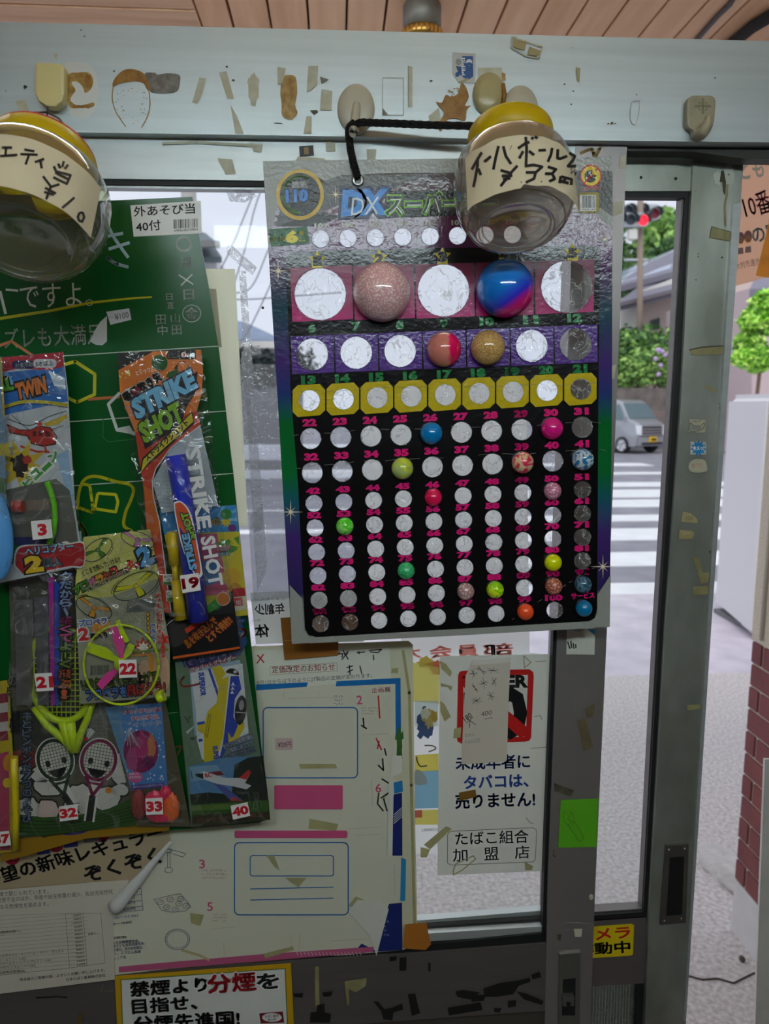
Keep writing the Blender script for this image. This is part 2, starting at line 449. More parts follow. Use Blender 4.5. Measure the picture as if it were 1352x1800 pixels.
# porch spot lamp beyond the header
c = on_ground(742, 8, CEIL_Z)
t = empty('porch_spotlight', 'small grey canister lamp with gold rim hanging from the plank ceiling', 'lamp'); t.location = c
bm = bmesh.new(); add_lathe(bm, [(0, .004), (.043, .004), (.043, .05), (.040, .055), (0, .055)], (0, 0, -.056), (0, 0, 1), 32); mesh_obj('canister', bm, mat('zinc', (128, 124, 116), .5, .4, noise_amt=.3, noise_scale=30), t)
bm = bmesh.new(); add_lathe(bm, [(.036, -.022), (.046, -.02), (.048, -.010), (.046, 0), (.036, .001)], (0, 0, -.056), (0, 0, 1), 32)
for k in range(26):
    a = k * 2 * math.pi / 26; add_box(bm, (.0465 * math.cos(a) - .002, .0465 * math.sin(a) - .002, -.074), (.0465 * math.cos(a) + .002, .0465 * math.sin(a) + .002, -.060))
mesh_obj('gold_rim', bm, mat('brass', (190, 150, 80), .3, .9), t)
bm = bmesh.new(); add_lathe(bm, [(0, 0), (.034, 0)], (0, 0, -.070), (0, 0, 1), 24); mesh_obj('lens', bm, mat('lens_grey', (90, 84, 76), .2), t)
# cables on the ceiling
def ceil_px(lst, r=.006): return [on_ground(x, y, CEIL_Z - r) for x, y in lst]
tag(tube('cable', ceil_px([(1310, -40), (1283, 8), (1262, 28), (1244, 48), (1222, 74), (1190, 110)], .006), .006, mat('cable_grey', (60, 52, 50), .5)), 'thin dark cable running along the ceiling boards', 'cable')
tag(tube('hose', ceil_px([(1420, -12), (1352, 30), (1322, 48), (1300, 66), (1270, 90)], .014), .014, mat('hose_black', (42, 38, 38), .9, bump=.6, bump_scale=200)), 'thick dark hose under the ceiling at its right corner', 'hose')

# ================================================================ HEADER AND SLIDING DOORS
hd = px_slab('trim_1', [(-420, 28), (0, 38), (676, 55), (1352, 72), (1800, 84), (1800, 256), (1352, 250), (1050, 247), (676, 241), (100, 232), (-420, 224)], -.012, .03, ALU_H); struct(hd, 'brushed aluminium door header')
struct(px_slab('trim_2', [(-420, 222), (100, 230), (1050, 244), (1352, 247), (1800, 253), (1800, 290), (1352, 279), (1309, 279), (1215, 266), (1100, 265), (100, 250), (-420, 242)], .004, .02, mat('track_dark', (72, 70, 66), .6, .4)), 'dark sliding track below the header')

d1 = empty('door_1', 'inner sliding door leaf', 'door'); del d1['category']; struct(d1)
px_slab('top_rail', [(-420, 221), (100, 229), (1013, 242), (1012, 321), (676, 320), (100, 313), (-420, 306)], .0006, .03, ALU, d1)
px_slab('stile', [(1012, 243), (1103, 243), (1085, 680), (1067, 1110), (1047, 1550), (1038, 1795), (1034, 1900), (952, 1900), (958, 1795), (963, 1550), (980, 1105), (996, 680)], 0, .032, mat('stile_bronze', (160, 154, 152), .40, .6, noise_amt=.14, noise_scale=6, stretch=(1, 1, .5)), d1)
px_slab('bottom_rail', [(-420, 1757), (0, 1722), (203, 1709), (508, 1690), (733, 1676), (964, 1658), (960, 1777), (700, 1795), (203, 1834), (-420, 1880)], .0006, .03, ALU_D, d1)
px_slab('lower_panel', [(-420, 1870), (203, 1828), (700, 1790), (962, 1772), (955, 1990), (-420, 2100)], .010, .012, mat('lower_panel', (84, 78, 70), .6, .3), d1)
# gaskets and beads round the glass
px_slab('gasket', [(-420, 306), (100, 312.5), (676, 319), (1012, 323), (1012, 334), (676, 330), (100, 323), (-420, 317)], .003, .012, GASKET, d1)
px_slab('bead', [(-420, 316), (100, 322), (676, 329), (1012, 333), (1012, 339), (676, 336), (100, 329), (-420, 323)], .006, .012, ALU, d1)
px_slab('gasket', [(973, 1105), (981, 1105), (964, 1550), (963, 1660), (953, 1660), (956, 1550)], .003, .01, GASKET, d1)
px_slab('gasket', [(960, 1640), (964, 1660), (733, 1677), (508, 1691), (203, 1710), (-420, 1758), (-420, 1742), (203, 1697), (508, 1678), (750, 1661)], .003, .01, GASKET, d1)
px_slab('bead', [(960, 1628), (960, 1641), (750, 1655), (203, 1690), (-420, 1735), (-420, 1722), (203, 1677), (750, 1641)], .006, .012, ALU, d1)
px_slab('gasket', [(960, 1614), (960, 1629), (750, 1642), (203, 1678), (-420, 1723), (-420, 1710), (203, 1663), (750, 1628)], .014, .01, GASKET, d1)
px_slab('bead', [(960, 1600), (960, 1615), (750, 1629), (203, 1664), (-420, 1711), (-420, 1700), (203, 1652), (750, 1617)], .020, .01, ALU, d1)
GLASS = film_mat('window_glass', (250, 252, 251), .004, .15, .02, bump=0)
px_slab('glass_pane', [(-420, 310), (676, 325), (1015, 330), (960, 1664), (203, 1712), (-420, 1760)], .0155, .003, GLASS, d1)
bm = bmesh.new()   # recessed latch low on the stile
px_prism(bm, [(984, 1678), (1021, 1675), (1019, 1800), (982, 1800)], -.003, .003)
lt = mesh_obj('latch', bm, mat('latch_plate', (140, 142, 134), .35, .8), d1)
px_slab('latch_slot', [(990, 1722), (1012, 1720), (1011, 1785), (988, 1785)], -.0036, .0008, GASKET, lt)
px_slab('latch_slider', [(991, 1752), (1010, 1751), (1010, 1769), (990, 1770)], -.009, .006, STEEL, lt, .0008)
px_slab('latch_slider', [(996, 1762), (1003, 1762), (1003, 1769), (996, 1769)], -.0096, .0008, GASKET, lt)

d2 = empty('door_2', 'outer sliding door leaf', 'door'); del d2['category']; struct(d2)
Y2 = .034
px_slab('top_rail', [(960, 240), (1221, 241), (1219, 336), (1100, 336), (960, 334)], Y2, .03, ALU_O, d2)
px_slab('stile', [(1221, 241), (1310, 241), (1279, 700), (1250, 1110), (1212, 1700), (1206, 1795), (1200, 1900), (1126, 1900), (1134, 1795), (1141, 1610), (1171, 1090), (1197, 715)], Y2 - .004, .034, ALU_O, d2)
px_slab('edge_channel', [(1289, 360), (1304, 356), (1279, 700), (1250, 1110), (1206, 1795), (1202, 1795), (1243, 1110), (1269, 700)], Y2 - .008, .005, ALU, d2)
px_slab('gasket', [(1000, 335), (1219, 336), (1197, 715), (1171, 1090), (1141, 1612), (1000, 1622), (1000, 1612), (1131, 1603), (1160, 1090), (1183, 715), (1205, 348), (1000, 346)], Y2 + .002, .012, GASKET, d2)
px_slab('bead', [(1198, 348), (1205, 348), (1183, 715), (1160, 1090), (1133, 1604), (1000, 1613), (1000, 1606), (1128, 1597), (1155, 1090), (1178, 715)], Y2 + .006, .012, ALU_D, d2)
px_slab('middle_rail', [(960, 1622), (1141, 1611), (1137, 1728), (960, 1740)], Y2 + .002, .028, mat('rail_brown', (130, 122, 120), .45, .6, noise_amt=.1), d2)
px_slab('glass_pane', [(1000, 333), (1216, 338), (1141, 1612), (955, 1626)], Y2 + .014, .003, GLASS, d2)
px_slab('gasket', [(1121, 1729), (1137, 1728), (1130, 1900), (1114, 1900)], Y2 + .003, .02, GASKET, d2)
bm = bmesh.new(); k = 0
x = 1000
while x < 1124:
    px_prism(bm, [(x, 1739 - (x - 1000) * .08), (x + 2.6, 1739 - (x - 1000) * .08), (x + 2.6 - 7, 1900), (x - 7, 1900)], Y2 + .010, .003); x += 5.2
px_prism(bm, [(960, 1742), (1124, 1729), (1118, 1900), (950, 1900)], Y2 + .0135, .003)
mesh_obj('ribbed_glass', bm, film_mat('ribbed_glass', (175, 180, 170), .18, 1.2, .12, bump=.4, bump_scale=90), d2)
# pull; a black slab on its plate paints the shade of the hollow
pl = px_slab('pull_handle', [(1171, 1487), (1211, 1484), (1206, 1622), (1161, 1626)], Y2 - .0075, .004, mat('pull_plate', (120, 116, 110), .4, .7, noise_amt=.2), d2)
px_slab('hollow_shade', [(1178, 1508), (1203, 1506), (1199, 1608), (1172, 1610)], Y2 - .0081, .0007, mat('hollow_shade_black', (8, 8, 9), .8), pl)
bm = bmesh.new()
for sx, sy in ((1176, 1494), (1204, 1492), (1168, 1619), (1198, 1615)):
    add_lathe(bm, [(0, .0014), (.0012, .0012), (.0018, 0)], at(sx, sy, Y2 - .0075), (0, -1, 0), 12)
mesh_obj('screws', bm, STEEL, pl)
bm = bmesh.new()
for sx, sy in ((1127, 312), (1188, 314)): add_lathe(bm, [(0, .001), (.0012, .0008), (.0016, 0)], at(sx, sy, Y2), (0, -1, 0), 12)
mesh_obj('screws', bm, mat('screw_dark', (50, 50, 46), .5, .5), d2)
# grease and wear on the outer stile
pg = Page(Y2 - .0045)
WEAR = mat('worn_paint', (206, 206, 192), .7, noise_amt=.2); SOOT = mat('soot', (58, 54, 42), .8, c2=(96, 92, 72), noise_scale=90); TAPE_OLD = mat('old_tape', (156, 150, 104), .5, c2=(132, 126, 84), noise_scale=60)
pg.zoom(1150, 260, 5.0)
pg.poly(WEAR, blob(560, 265, 36, 58, 2, .3)).poly(WEAR, blob(660, 230, 44, 100, 5, .25))
pg.poly(SOOT, [(590, 200), (612, 200), (632, 300), (625, 420), (608, 390), (600, 300), (575, 300)])
pg.line(TAPE_OLD, [(645, 320), (640, 420), (622, 500), (624, 600), (628, 690)], 18)
pg.poly(TAPE_OLD, [(505, 690), (672, 738), (668, 820), (487, 790)]).line(SOOT, [(505, 690), (672, 738), (668, 820), (487, 790)], 5, True)
for x, y, r in ((390, 932, 6), (388, 955, 7), (598, 962, 10), (368, 1160, 7), (365, 380, 5), (655, 235, 8)): pg.poly(SOOT, blob(x, y, r, r * .8, x, .3, 9))
pg.poly(TAPE_OLD, [(310, 1780), (420, 1755), (612, 1740), (610, 1808), (500, 1822), (330, 1820)])
pg.line(SOOT, [(310, 1775), (420, 1752), (612, 1738)], 12)
pg.zoom(1050, 260, 3.913)
pg.poly(TAPE_OLD, [(735, 1650), (760, 1625), (800, 1660), (845, 1665), (800, 1680)])
pg.zoom(1050, 700, 3.913)
pg.poly(TAPE_OLD, [(660, 1295), (798, 1290), (795, 1345), (660, 1355)]).poly(TAPE_OLD, [(650, 1085), (700, 1100), (725, 1200), (800, 1195), (795, 1250), (715, 1280), (685, 1170)])
pg.poly(SOOT, blob(795, 1060, 24, 24, 9, .4))
for k in range(14):
    rr = random.Random(k); pg.poly(SOOT, blob(850 + rr.uniform(-14, 10), 20 + k * 14 + rr.uniform(-5, 5), rr.uniform(2, 7), rr.uniform(3, 9), k, .4, 9))
pg.zoom(1150, 1080, 2.9); pg.poly(TAPE_OLD, [(168, 462), (243, 458), (240, 480), (170, 490)])
pg.build('wear_marks', d2)

# ================================================================ OUTSIDE
def plane_px(name, pts, Z, m):
    bm = bmesh.new(); bm.faces.new([bm.verts.new(on_ground(x, y, Z)) for x, y in pts]); return mesh_obj(name, bm, m)
ASPH = mat('asphalt', (150, 148, 156), .85, c2=(128, 126, 136), noise_scale=1.6, bump=.5, bump_scale=30)
bm = bmesh.new(); bmesh.ops.create_grid(bm, x_segments=1, y_segments=1, size=1)
bmesh.ops.scale(bm, vec=(90, 70, 1), verts=bm.verts); bmesh.ops.translate(bm, vec=(0, 69.9, -.02), verts=bm.verts)
struct(mesh_obj('road', bm, ASPH))
GRAVEL = mat('apron_concrete', (216, 210, 206), .9, c2=(176, 170, 166), noise_scale=70, bump=.2, bump_scale=220)
bm = bmesh.new(); add_box(bm, (-6, .02, -.1), (8, 3.4, 0)); struct(mesh_obj('pavement', bm, GRAVEL))
LAYBY = mat('worn_asphalt', (212, 204, 212), .9, c2=(190, 184, 194), noise_scale=4, bump=.5, bump_scale=40)
bm = bmesh.new(); add_box(bm, (-9, 3.4, -.1), (12, 5.3, -.004)); struct(mesh_obj('layby_pavement', bm, LAYBY))
PAINT = mat('road_paint', (236, 236, 238), .8, noise_amt=.12, noise_scale=3)
bm = bmesh.new()
for ya, yb in ((815, 820), (831, 835), (849, 857), (862, 876), (880, 893), (907, 918), (931, 952), (973, 998), (1028, 1058)):
    A = on_ground(900, ya, -.014); B = on_ground(900, yb, -.014)
    add_box(bm, (1.2, B.y, -.019), (8.5, A.y, -.013))
struct(mesh_obj('road_markings', bm, PAINT), 'white zebra crossing bars')
# crack across the apron
g = [on_ground(x, y, .002) for x, y in ((1206, 1714), (1235, 1722), (1262, 1720), (1290, 1728), (1322, 1712), (1340, 1706))]
bm = bmesh.new(); add_tube(bm, g, .0025, 6); struct(mesh_obj('pavement_crack_line', bm, mat('crack', (60, 54, 48), .9)))
bm = bmesh.new(); p = on_ground(1304, 1690, 0); bmesh.ops.create_icosphere(bm, subdivisions=2, radius=.009)
for v in bm.verts: v.co = Vector((v.co.x, v.co.y, v.co.z * 1.1)) * (1 + .3 * noise.noise(v.co * 90)) + p + Vector((0, 0, .009))
tag(mesh_obj('pebble', bm, mat('pebble', (96, 88, 80), .9)), 'small dark pebble lying on the concrete at the door', 'stone')
# mound of mortar at the foot of the brick wall
p = on_ground(1262, 1530, 0)
bm = bmesh.new(); bmesh.ops.create_icosphere(bm, subdivisions=4, radius=1)
for v in bm.verts:
    q = v.co.copy(); k = 1 + .18 * noise.noise(q * 2.3); v.co = Vector((q.x * .075 * k, q.y * .16 * k, q.z * .03 * k)) + Vector((p.x + .03, p.y, 0))
tag(mesh_obj('mortar_mound', bm, mat('mortar', (206, 202, 196), .9, noise_amt=.2, noise_scale=18, bump=.6), smooth=True), 'lump of pale mortar at the foot of the brick wall', 'mortar')

# brick-faced side wall with stucco above
BX = 1.215
BRICK = mat('brick_tile', (132, 66, 62), .6, c2=(112, 54, 56), noise_scale=8, bump=.1); GROUT = mat('grout', (206, 196, 180), .9); STUCCO = mat('stucco', (222, 212, 192), .9, bump=.9, bump_scale=160); BASEP = mat('wall_base_white', (216, 214, 212), .8, noise_amt=.08)
yN, yF = .10, 1.253
zb0, zb1 = .17, .934
bm = bmesh.new()
add_box(bm, (BX, yN, 0), (BX + .35, yF, zb0), 3); add_box(bm, (BX + .006, yN, zb0), (BX + .35, yF, zb1), 1); add_box(bm, (BX + .0, yN, zb1), (BX + .35, yF + .005, 2.5), 2)
rows = 11; rh = (zb1 - zb0) / rows
for r in range(rows):
    z0 = zb0 + r * rh; y = yF - (.0 if r % 2 else .055)
    if r % 2 == 0: add_box(bm, (BX, y + .008, z0 + .004), (BX + .02, yF, z0 + rh - .004), 0, .002)
    while y > yN:
        add_box(bm, (BX, max(yN, y - .205), z0 + .004), (BX + .02, y - .003, z0 + rh - .004), 0, .002); y -= .213
    add_box(bm, (BX + .01, yF - .005, z0 + .004), (BX + .15, yF + .008, z0 + rh - .004), 0, .002)
struct(mesh_obj('wall_outside', bm, [BRICK, GROUT, STUCCO, BASEP]), 'side wall with red brick tiles below beige stucco')
bm = bmesh.new(); add_tube(bm, [(BX - .004, yF - .05, .95), (BX - .004, yF - .05, 2.5)], .006, 10); struct(mesh_obj('downpipe_trim', bm, mat('trim_beige', (206, 198, 182), .6)))
# white jamb at the right of the opening
struct(px_slab('door_jamb', [(1345, 1335), (1440, 1335), (1440, 1990), (1322, 1990), (1331, 1700)], .11, .004, mat('jamb_white', (214, 212, 206), .5, noise_amt=.1)))
# tall white cabinet body beyond the wall
a = on_ground(1257, 1072, 0); b = on_ground(1322, 1128, 0)
bm = bmesh.new(); zt = 1.69
pts = [Vector((2.86, 5.0, 0)), Vector((2.99, 5.9, 0))]
add_prism(bm, [Vector((2.83, 3.95, .02)), Vector((3.0, 4.8, .02)), Vector((3.9, 4.8, .02)), Vector((3.9, 3.95, .02))], [Vector((2.83, 3.95, zt)), Vector((3.0, 4.8, zt)), Vector((3.9, 4.8, zt)), Vector((3.9, 3.95, zt))])
bmesh.ops.recalc_face_normals(bm, faces=bm.faces); bmesh.ops.bevel(bm, geom=list(bm.edges), offset=.05, segments=3, affect='EDGES')
fz = mesh_obj('white_cabinet', bm, mat('cabinet_white', (214, 214, 214), .45), smooth=False); tag(fz, 'large plain white cabinet standing outside beyond the brick wall', 'cabinet')
bm = bmesh.new(); add_box(bm, (2.95, 4.05, 0), (3.85, 4.7, .03)); mesh_obj('plinth', bm, mat('plinth_grey', (110, 110, 112), .7), fz)
bm = bmesh.new(); add_box(bm, (3.0, 3.91, .15), (3.75, 3.96, 1.5), 0, .01); mesh_obj('front_door', bm, mat('cabinet_front', (200, 202, 206), .4), fz)

# houses across the road
def house(name, label, wall_px, Y, deep, wall_c, parts):
    h = empty(name, label, 'house', 'houses across the road')
    bm = bmesh.new(); px_prism(bm, wall_px, Y, deep); bmesh.ops.recalc_face_normals(bm, faces=bm.faces); mesh_obj('wall', bm, mat(name + label[:9], wall_c, .8), h)
    for nm, pts, y, d, m in parts: px_slab(nm, pts, y, d, m, h)
    return h
TILE = mat('roof_tile', (128, 124, 138), .6, noise_amt=.15, noise_scale=3, stretch=(1, 1, 12)); WHITE = mat('house_white', (226, 222, 216), .7); SOLAR = mat('solar_panel', (150, 158, 186), .12, .0, spec=.9)
def roof(name, lo_l, lo_r, hi_r, hi_l, Y0, Y1, m, parent, th=.25):
    bm = bmesh.new(); a = [at(*lo_l, Y0), at(*lo_r, Y0), at(*hi_r, Y1), at(*hi_l, Y1)]
    add_prism(bm, a, [p - Vector((0, 0, th)) for p in a]); bmesh.ops.recalc_face_normals(bm, faces=bm.faces); return mesh_obj(name, bm, m, parent)
hA = house('house', 'pink-walled house with solar panels across the road', [(1096, 523), (1330, 470), (1400, 780), (1088, 780)], 30, 7, (214, 196, 188), [])
roof('porch_roof', (1080, 535), (1230, 497), (1230, 468), (1150, 484), 28.6, 33, TILE, hA, .3)
px_slab('gutter', [(1080, 534), (1230, 496), (1230, 503), (1080, 541)], 28.4, .3, mat('gutter', (112, 104, 112), .5), hA)
rf = roof('main_roof', (1070, 508), (1240, 462), (1240, 415), (1094, 476), 31, 37, TILE, hA)
px_slab('fascia', [(1107, 519), (1235, 469), (1235, 484), (1122, 523)], 30, .2, WHITE, hA)
for k in range(3):
    for j in range(3):
        def rp(u, v):
            lo = at(1070, 508, 31).lerp(at(1240, 462, 31), u); hi = at(1094, 476, 37).lerp(at(1240, 415, 37), u); return lo.lerp(hi, v) + Vector((0, 0, .06))
        bm = bmesh.new(); q = [rp(.05 + k * .3, .1 + j * .28), rp(.05 + k * .3 + .285, .1 + j * .28), rp(.05 + k * .3 + .285, .1 + j * .28 + .26), rp(.05 + k * .3, .1 + j * .28 + .26)]
        add_prism(bm, q, [p - Vector((0, 0, .04)) for p in q]); mesh_obj('solar_panel', bm, SOLAR, rf)
px_slab('window', [(1144, 563), (1160, 558), (1160, 578), (1144, 580)], 29.95, .1, mat('window_dark', (74, 84, 82), .3), hA)
px_slab('white_wall', [(1090, 541), (1124, 538), (1124, 580), (1090, 580)], 29.9, .1, WHITE, hA)
hB = house('house', 'purple-roofed house glimpsed right of the yellow banner', [(1322, 506), (1520, 506), (1520, 800), (1322, 800)], 22, 6, (206, 186, 186), [])
roof('roof', (1318, 508), (1530, 508), (1530, 460), (1335, 470), 21.4, 25, TILE, hB)
hC = house('house', 'low house with blue-grey tiled roof behind left glass', [(300, 606), (520, 606), (520, 832), (300, 832)], 17.5, 4, (150, 150, 152), [])
roof('roof', (280, 594), (500, 598), (430, 566), (330, 548), 16.9, 19, mat('roof_blue', (134, 150, 176), .6, noise_amt=.2, noise_scale=3, stretch=(1, 1, 9)), hC, .12)
px_slab('fascia', [(280, 597), (502, 600), (502, 612), (280, 609)], 16.8, .2, WHITE, hC)
hD = house('house', 'house with dark layered eaves beside the green board', [(300, 455), (381, 455), (386, 858), (300, 858)], 14, 2, (224, 224, 226), [])
roof('roof', (300, 452), (390, 452), (366, 416), (300, 400), 13.4, 16, mat('roof_slate', (104, 118, 124), .6, noise_amt=.3, noise_scale=5, stretch=(1, 1, 9)), hD, .1)
roof('roof', (300, 434), (378, 424), (362, 410), (300, 392), 13.2, 15, mat('roof_slate', (104, 118, 124)), hD, .1)

# trees, hedge and flowers as leaves on branches
def leaves(name, blobs, n, size, cols, seed, parent=None, flat=.6):
    rng = random.Random(seed); bm = bmesh.new(); tot = sum(b[3] * b[4] + b[3] * b[5] for b in blobs)
    for (cx, cy, cz, rx, ry, rz) in blobs:
        for _ in range(int(n * (rx * ry + rx * rz) / tot)):
            d = Vector((rng.gauss(0, 1), rng.gauss(0, 1), rng.gauss(0, 1))).normalized() * (rng.random() ** .35)
            k = 1 + .25 * noise.noise(d * 2.7 + Vector((seed, cx, cz)))
            p = Vector((cx + d.x * rx * k, cy + d.y * ry * k, cz + d.z * rz * k)); s = size * rng.uniform(.6, 1.4)
            a = Vector((rng.gauss(0, 1), rng.gauss(0, 1), rng.gauss(0, flat))).normalized(); b = a.cross(Vector((rng.gauss(0, 1), rng.gauss(0, 1), rng.gauss(0, 1)))).normalized()
            f = bm.faces.new([bm.verts.new(p + a * s), bm.verts.new(p + b * s * .55), bm.verts.new(p - a * s), bm.verts.new(p - b * s * .55)])
            f.material_index = rng.randrange(len(cols))
    return mesh_obj(name, bm, cols, parent)
def leafm(c):
    m = mat('leaf_%d_%d_%d' % c, c, .5); b = m.node_tree.nodes['Principled BSDF']
    return m
G1 = [leafm((126, 170, 85)), leafm((158, 202, 104)), leafm((102, 143, 75)), leafm((190, 226, 126))]
G2 = [leafm((85, 126, 73)), leafm((112, 156, 85)), leafm((70, 107, 65))]
G3 = [leafm((146, 204, 75)), leafm((190, 248, 97)), leafm((117, 175, 65)), leafm((217, 250, 126))]
BARK = mat('bark', (110, 92, 76), .9, bump=.5)
def tree(px, py_top, py_bot, Y, wpx, cols, n, seed, label, size):
    top = at(px, py_top, Y); bot = at(px, py_bot, Y); H = top.z - bot.z; Wd = (at(px + wpx, py_top, Y) - top).length
    t = empty('tree', label, 'tree', 'trees across the road'); rng = random.Random(seed); bl = []
    for k in range(11):
        a = rng.uniform(0, 6.28); rr = Wd * .5 * rng.uniform(.1, .75); z = bot.z + H * rng.uniform(.25, .85)
        s = Wd * rng.uniform(.2, .34); bl.append((top.x + rr * math.cos(a), top.y + .6 * rr * math.sin(a), z, s, s, min(s * .8, top.z - z)))
    leaves('foliage', bl, n, size, cols, seed, t)
    bm = bmesh.new(); add_tube(bm, [(top.x, top.y, 0), (top.x + .1, top.y, bot.z + H * .3), (top.x, top.y, bot.z + H * .7)], [Wd * .05, Wd * .04, Wd * .015], 8)
    for b in bl[:6]: add_tube(bm, [(top.x, top.y, bot.z + H * .3), ((top.x + b[0]) / 2, (top.y + b[1]) / 2, (bot.z + H * .3 + b[2]) / 2 + .1), b[:3]], [Wd * .025, Wd * .018, Wd * .008], 6)
    mesh_obj('trunk', bm, BARK, t); return t
tree(1108, 372, 580, 52, 190, G2, 4200, 11, 'dark green tree behind the traffic signal pole', .32)
tree(1188, 338, 540, 46, 150, G1, 4600, 12, 'bright green tree right of the red traffic signal', .26)
tree(1165, 420, 530, 41, 60, G2, 1600, 13, 'low dark tree just above the solar roof', .2)
tree(1338, 492, 700, 12, 78, G3, 2600, 14, 'sunny light-green tree under the yellow banner', .085)
def hedge_run(name, label, x0, x1, yt, yb, Y, cols, n, size, seed):
    a, b = at(x0, yt, Y), at(x1, yt, Y); z0 = at(x0, yb, Y).z; bl = []; rng = random.Random(seed); k = 0; x = a.x
    while x < b.x:
        h = (a.z - z0) / 2; bl.append((x, Y + rng.uniform(-.2, .4), z0 + h + rng.uniform(-.1, .1), h * .8, h * .7, h * 1.02)); x += h * .7
    o = leaves(name, bl, n, size, cols, seed); return tag(o, label, 'hedge' if 'hedge' in name else 'shrub')
hedge_run('hedge', 'long clipped green hedge in front of the pink house', 1040, 1225, 574, 684, 26.9, G2 + G1[:2], 5200, .13, 21)
hedge_run('shrub', 'leafy pale bush growing before the hedge', 1108, 1152, 620, 686, 25.7, G1, 1300, .09, 22)
o = leaves('hydrangea', [(at(1160, 640, 25.5).x, 25.5, at(1160, 640, 25.5).z, .42, .3, .8), (at(1176, 640, 25.5).x, 25.5, at(1176, 640, 25.5).z - .1, .4, .3, .7)], 700, .08, G1, 23); tag(o, 'hydrangea bush with lilac flower heads by the hedge', 'flowers')
rng = random.Random(4); LIL = mat('lilac', (206, 178, 222), .6)
for k in range(11):
    c = at(rng.uniform(1150, 1186), rng.uniform(610, 662), 25.1); bm = bmesh.new(); bmesh.ops.create_icosphere(bm, subdivisions=2, radius=.085, matrix=Matrix.Translation(c))
    for v in bm.verts: v.co += (v.co - c) * .25 * noise.noise(v.co * 30)
    mesh_obj('flower_head', bm, LIL, o)
hedge_run('dark_hedge', 'dark bushes behind the road left of the ball sheet', 380, 540, 618, 690, 14, [leafm((52, 66, 66)), leafm((74, 90, 84)), leafm((44, 54, 58))], 1500, .07, 24)
o = px_slab('stone_wall', [(1030, 682), (1330, 682), (1330, 722), (1030, 722)], 25.1, .4, mat('stone', (132, 122, 116), .9, c2=(104, 96, 92), noise_scale=3, bump=.6)); tag(o, 'low rough stone wall below the hedge', 'stone wall')
# guard rail and kerb along the road to the left
t = empty('guard_rail', 'white guard rail along the road seen through left glass', 'guard rail')
RAILM = mat('rail_white', (224, 226, 232), .4)
for z0, z1 in ((.62, .9), (.28, .44)): box('rail', (-9, 12.6, z0), (.6, 12.7, z1), RAILM, t, .03)
for x in (-7, -5.2, -3.4, -1.6, .2): box('post', (x - .05, 12.7, -.02), (x + .05, 12.8, .95), mat('post_grey', (150, 152, 158), .5), t)
bm = bmesh.new()
for y0, y1 in ((8.6, 8.9), (10.6, 10.75)): add_box(bm, (-12, y0, -.019), (.2, y1, -.013))
struct(mesh_obj('road_markings_left', bm, PAINT), 'white lane lines on the road')

# overhead wires
WIRE = mat('wire', (96, 100, 112), .6)
t = empty('utility_pole', 'grey utility pole behind the green board carrying the wires', 'utility pole')
pa, pb_ = at(352, 900, 12.6), at(345, 250, 12.6)
bm = bmesh.new(); add_tube(bm, [(pa.x, 12.6, -.02), (pa.x, 12.6, pb_.z)], [.16, .12], 14); mesh_obj('shaft', bm, mat('pole_concrete', (168, 166, 162), .8), t)
for yy in (262, 430, 522): box('crossarm', (pa.x - .5, 12.5, at(345, yy, 12.6).z - .05), (pa.x + .5, 12.6, at(345, yy, 12.6).z + .05), mat('crossarm', (120, 120, 120), .6), t)
for pp, lb in (([(560, 150), (463, 325), (430, 440), (392, 560), (366, 640)], 'steepest overhead wire beside the ball sheet'), ([(540, 120), (446, 340), (400, 450), (356, 526)], 'faint overhead wire nearest the green board'),
        ([(560, 250), (480, 420), (445, 500), (415, 515), (356, 520)], 'sagging overhead wire joining the cross wires'), ([(540, 380), (490, 470), (455, 545), (425, 600), (352, 700)], 'lowest overhead wire above the blue roof'), ([(356, 526), (440, 526), (520, 520), (600, 514)], 'level overhead wire crossing the sloping ones')):
    tag(tube('overhead_wire', [at(x, y, 12.5) for x, y in smooth_path(pp, 5)], .011, WIRE, None, 6), lb, 'wire', 'overhead wires')

# traffic signal
t = empty('traffic_signal', 'traffic signal showing red over the crossing', 'traffic signal'); YT = 27.6
HOUS = mat('signal_housing', (196, 202, 208), .5); DARKL = mat('signal_dark', (72, 78, 86), .4); REDL = mat('signal_red', (255, 40, 60), .4, emit=1.5); REDD = mat('signal_red_off', (150, 44, 58), .4)
bm = bmesh.new(); add_tube(bm, [at(1124, 720, YT + .4), at(1126, 340, YT + .4)], .11, 10); mesh_obj('pole', bm, mat('pole_brown', (150, 132, 118), .6), t)
def head(pp, Y, mats):
    h = px_slab('signal_head', rrect(min(p[0] for p in pp) - 12, min(p[1] for p in pp) - 11, max(p[0] for p in pp) + 12, max(p[1] for p in pp) + 11, 10), Y, .25, HOUS, t)
    for (x, y), m in zip(pp, mats):
        bm = bmesh.new(); add_lathe(bm, [(0, .03), (.14, .02), (.2, 0)], at(x, y, Y), (0, -1, 0), 20); mesh_obj('lens', bm, m, h)
        bm = bmesh.new(); add_lathe(bm, [(.215, 0), (.215, .3), (.225, .3), (.225, 0)], at(x, y, Y), (0, -1, -.1), 20, a0=R(-20), a1=R(200)); mesh_obj('hood', bm, DARKL, h)
head([(1088, 385), (1109, 386), (1130.5, 387)], YT, [DARKL, DARKL, REDL])
head([(1105, 370), (1127, 370), (1151, 375)], YT + .8, [DARKL, DARKL, REDD])
px_slab('sign_box', [(1106, 403), (1121, 403), (1121, 420), (1106, 420)], YT, .2, WHITE, t)
bm = bmesh.new(); add_tube(bm, [at(1098, 457, YT + .4), at(1140, 457, YT + .4)], .05, 8); mesh_obj('arm', bm, HOUS, t)

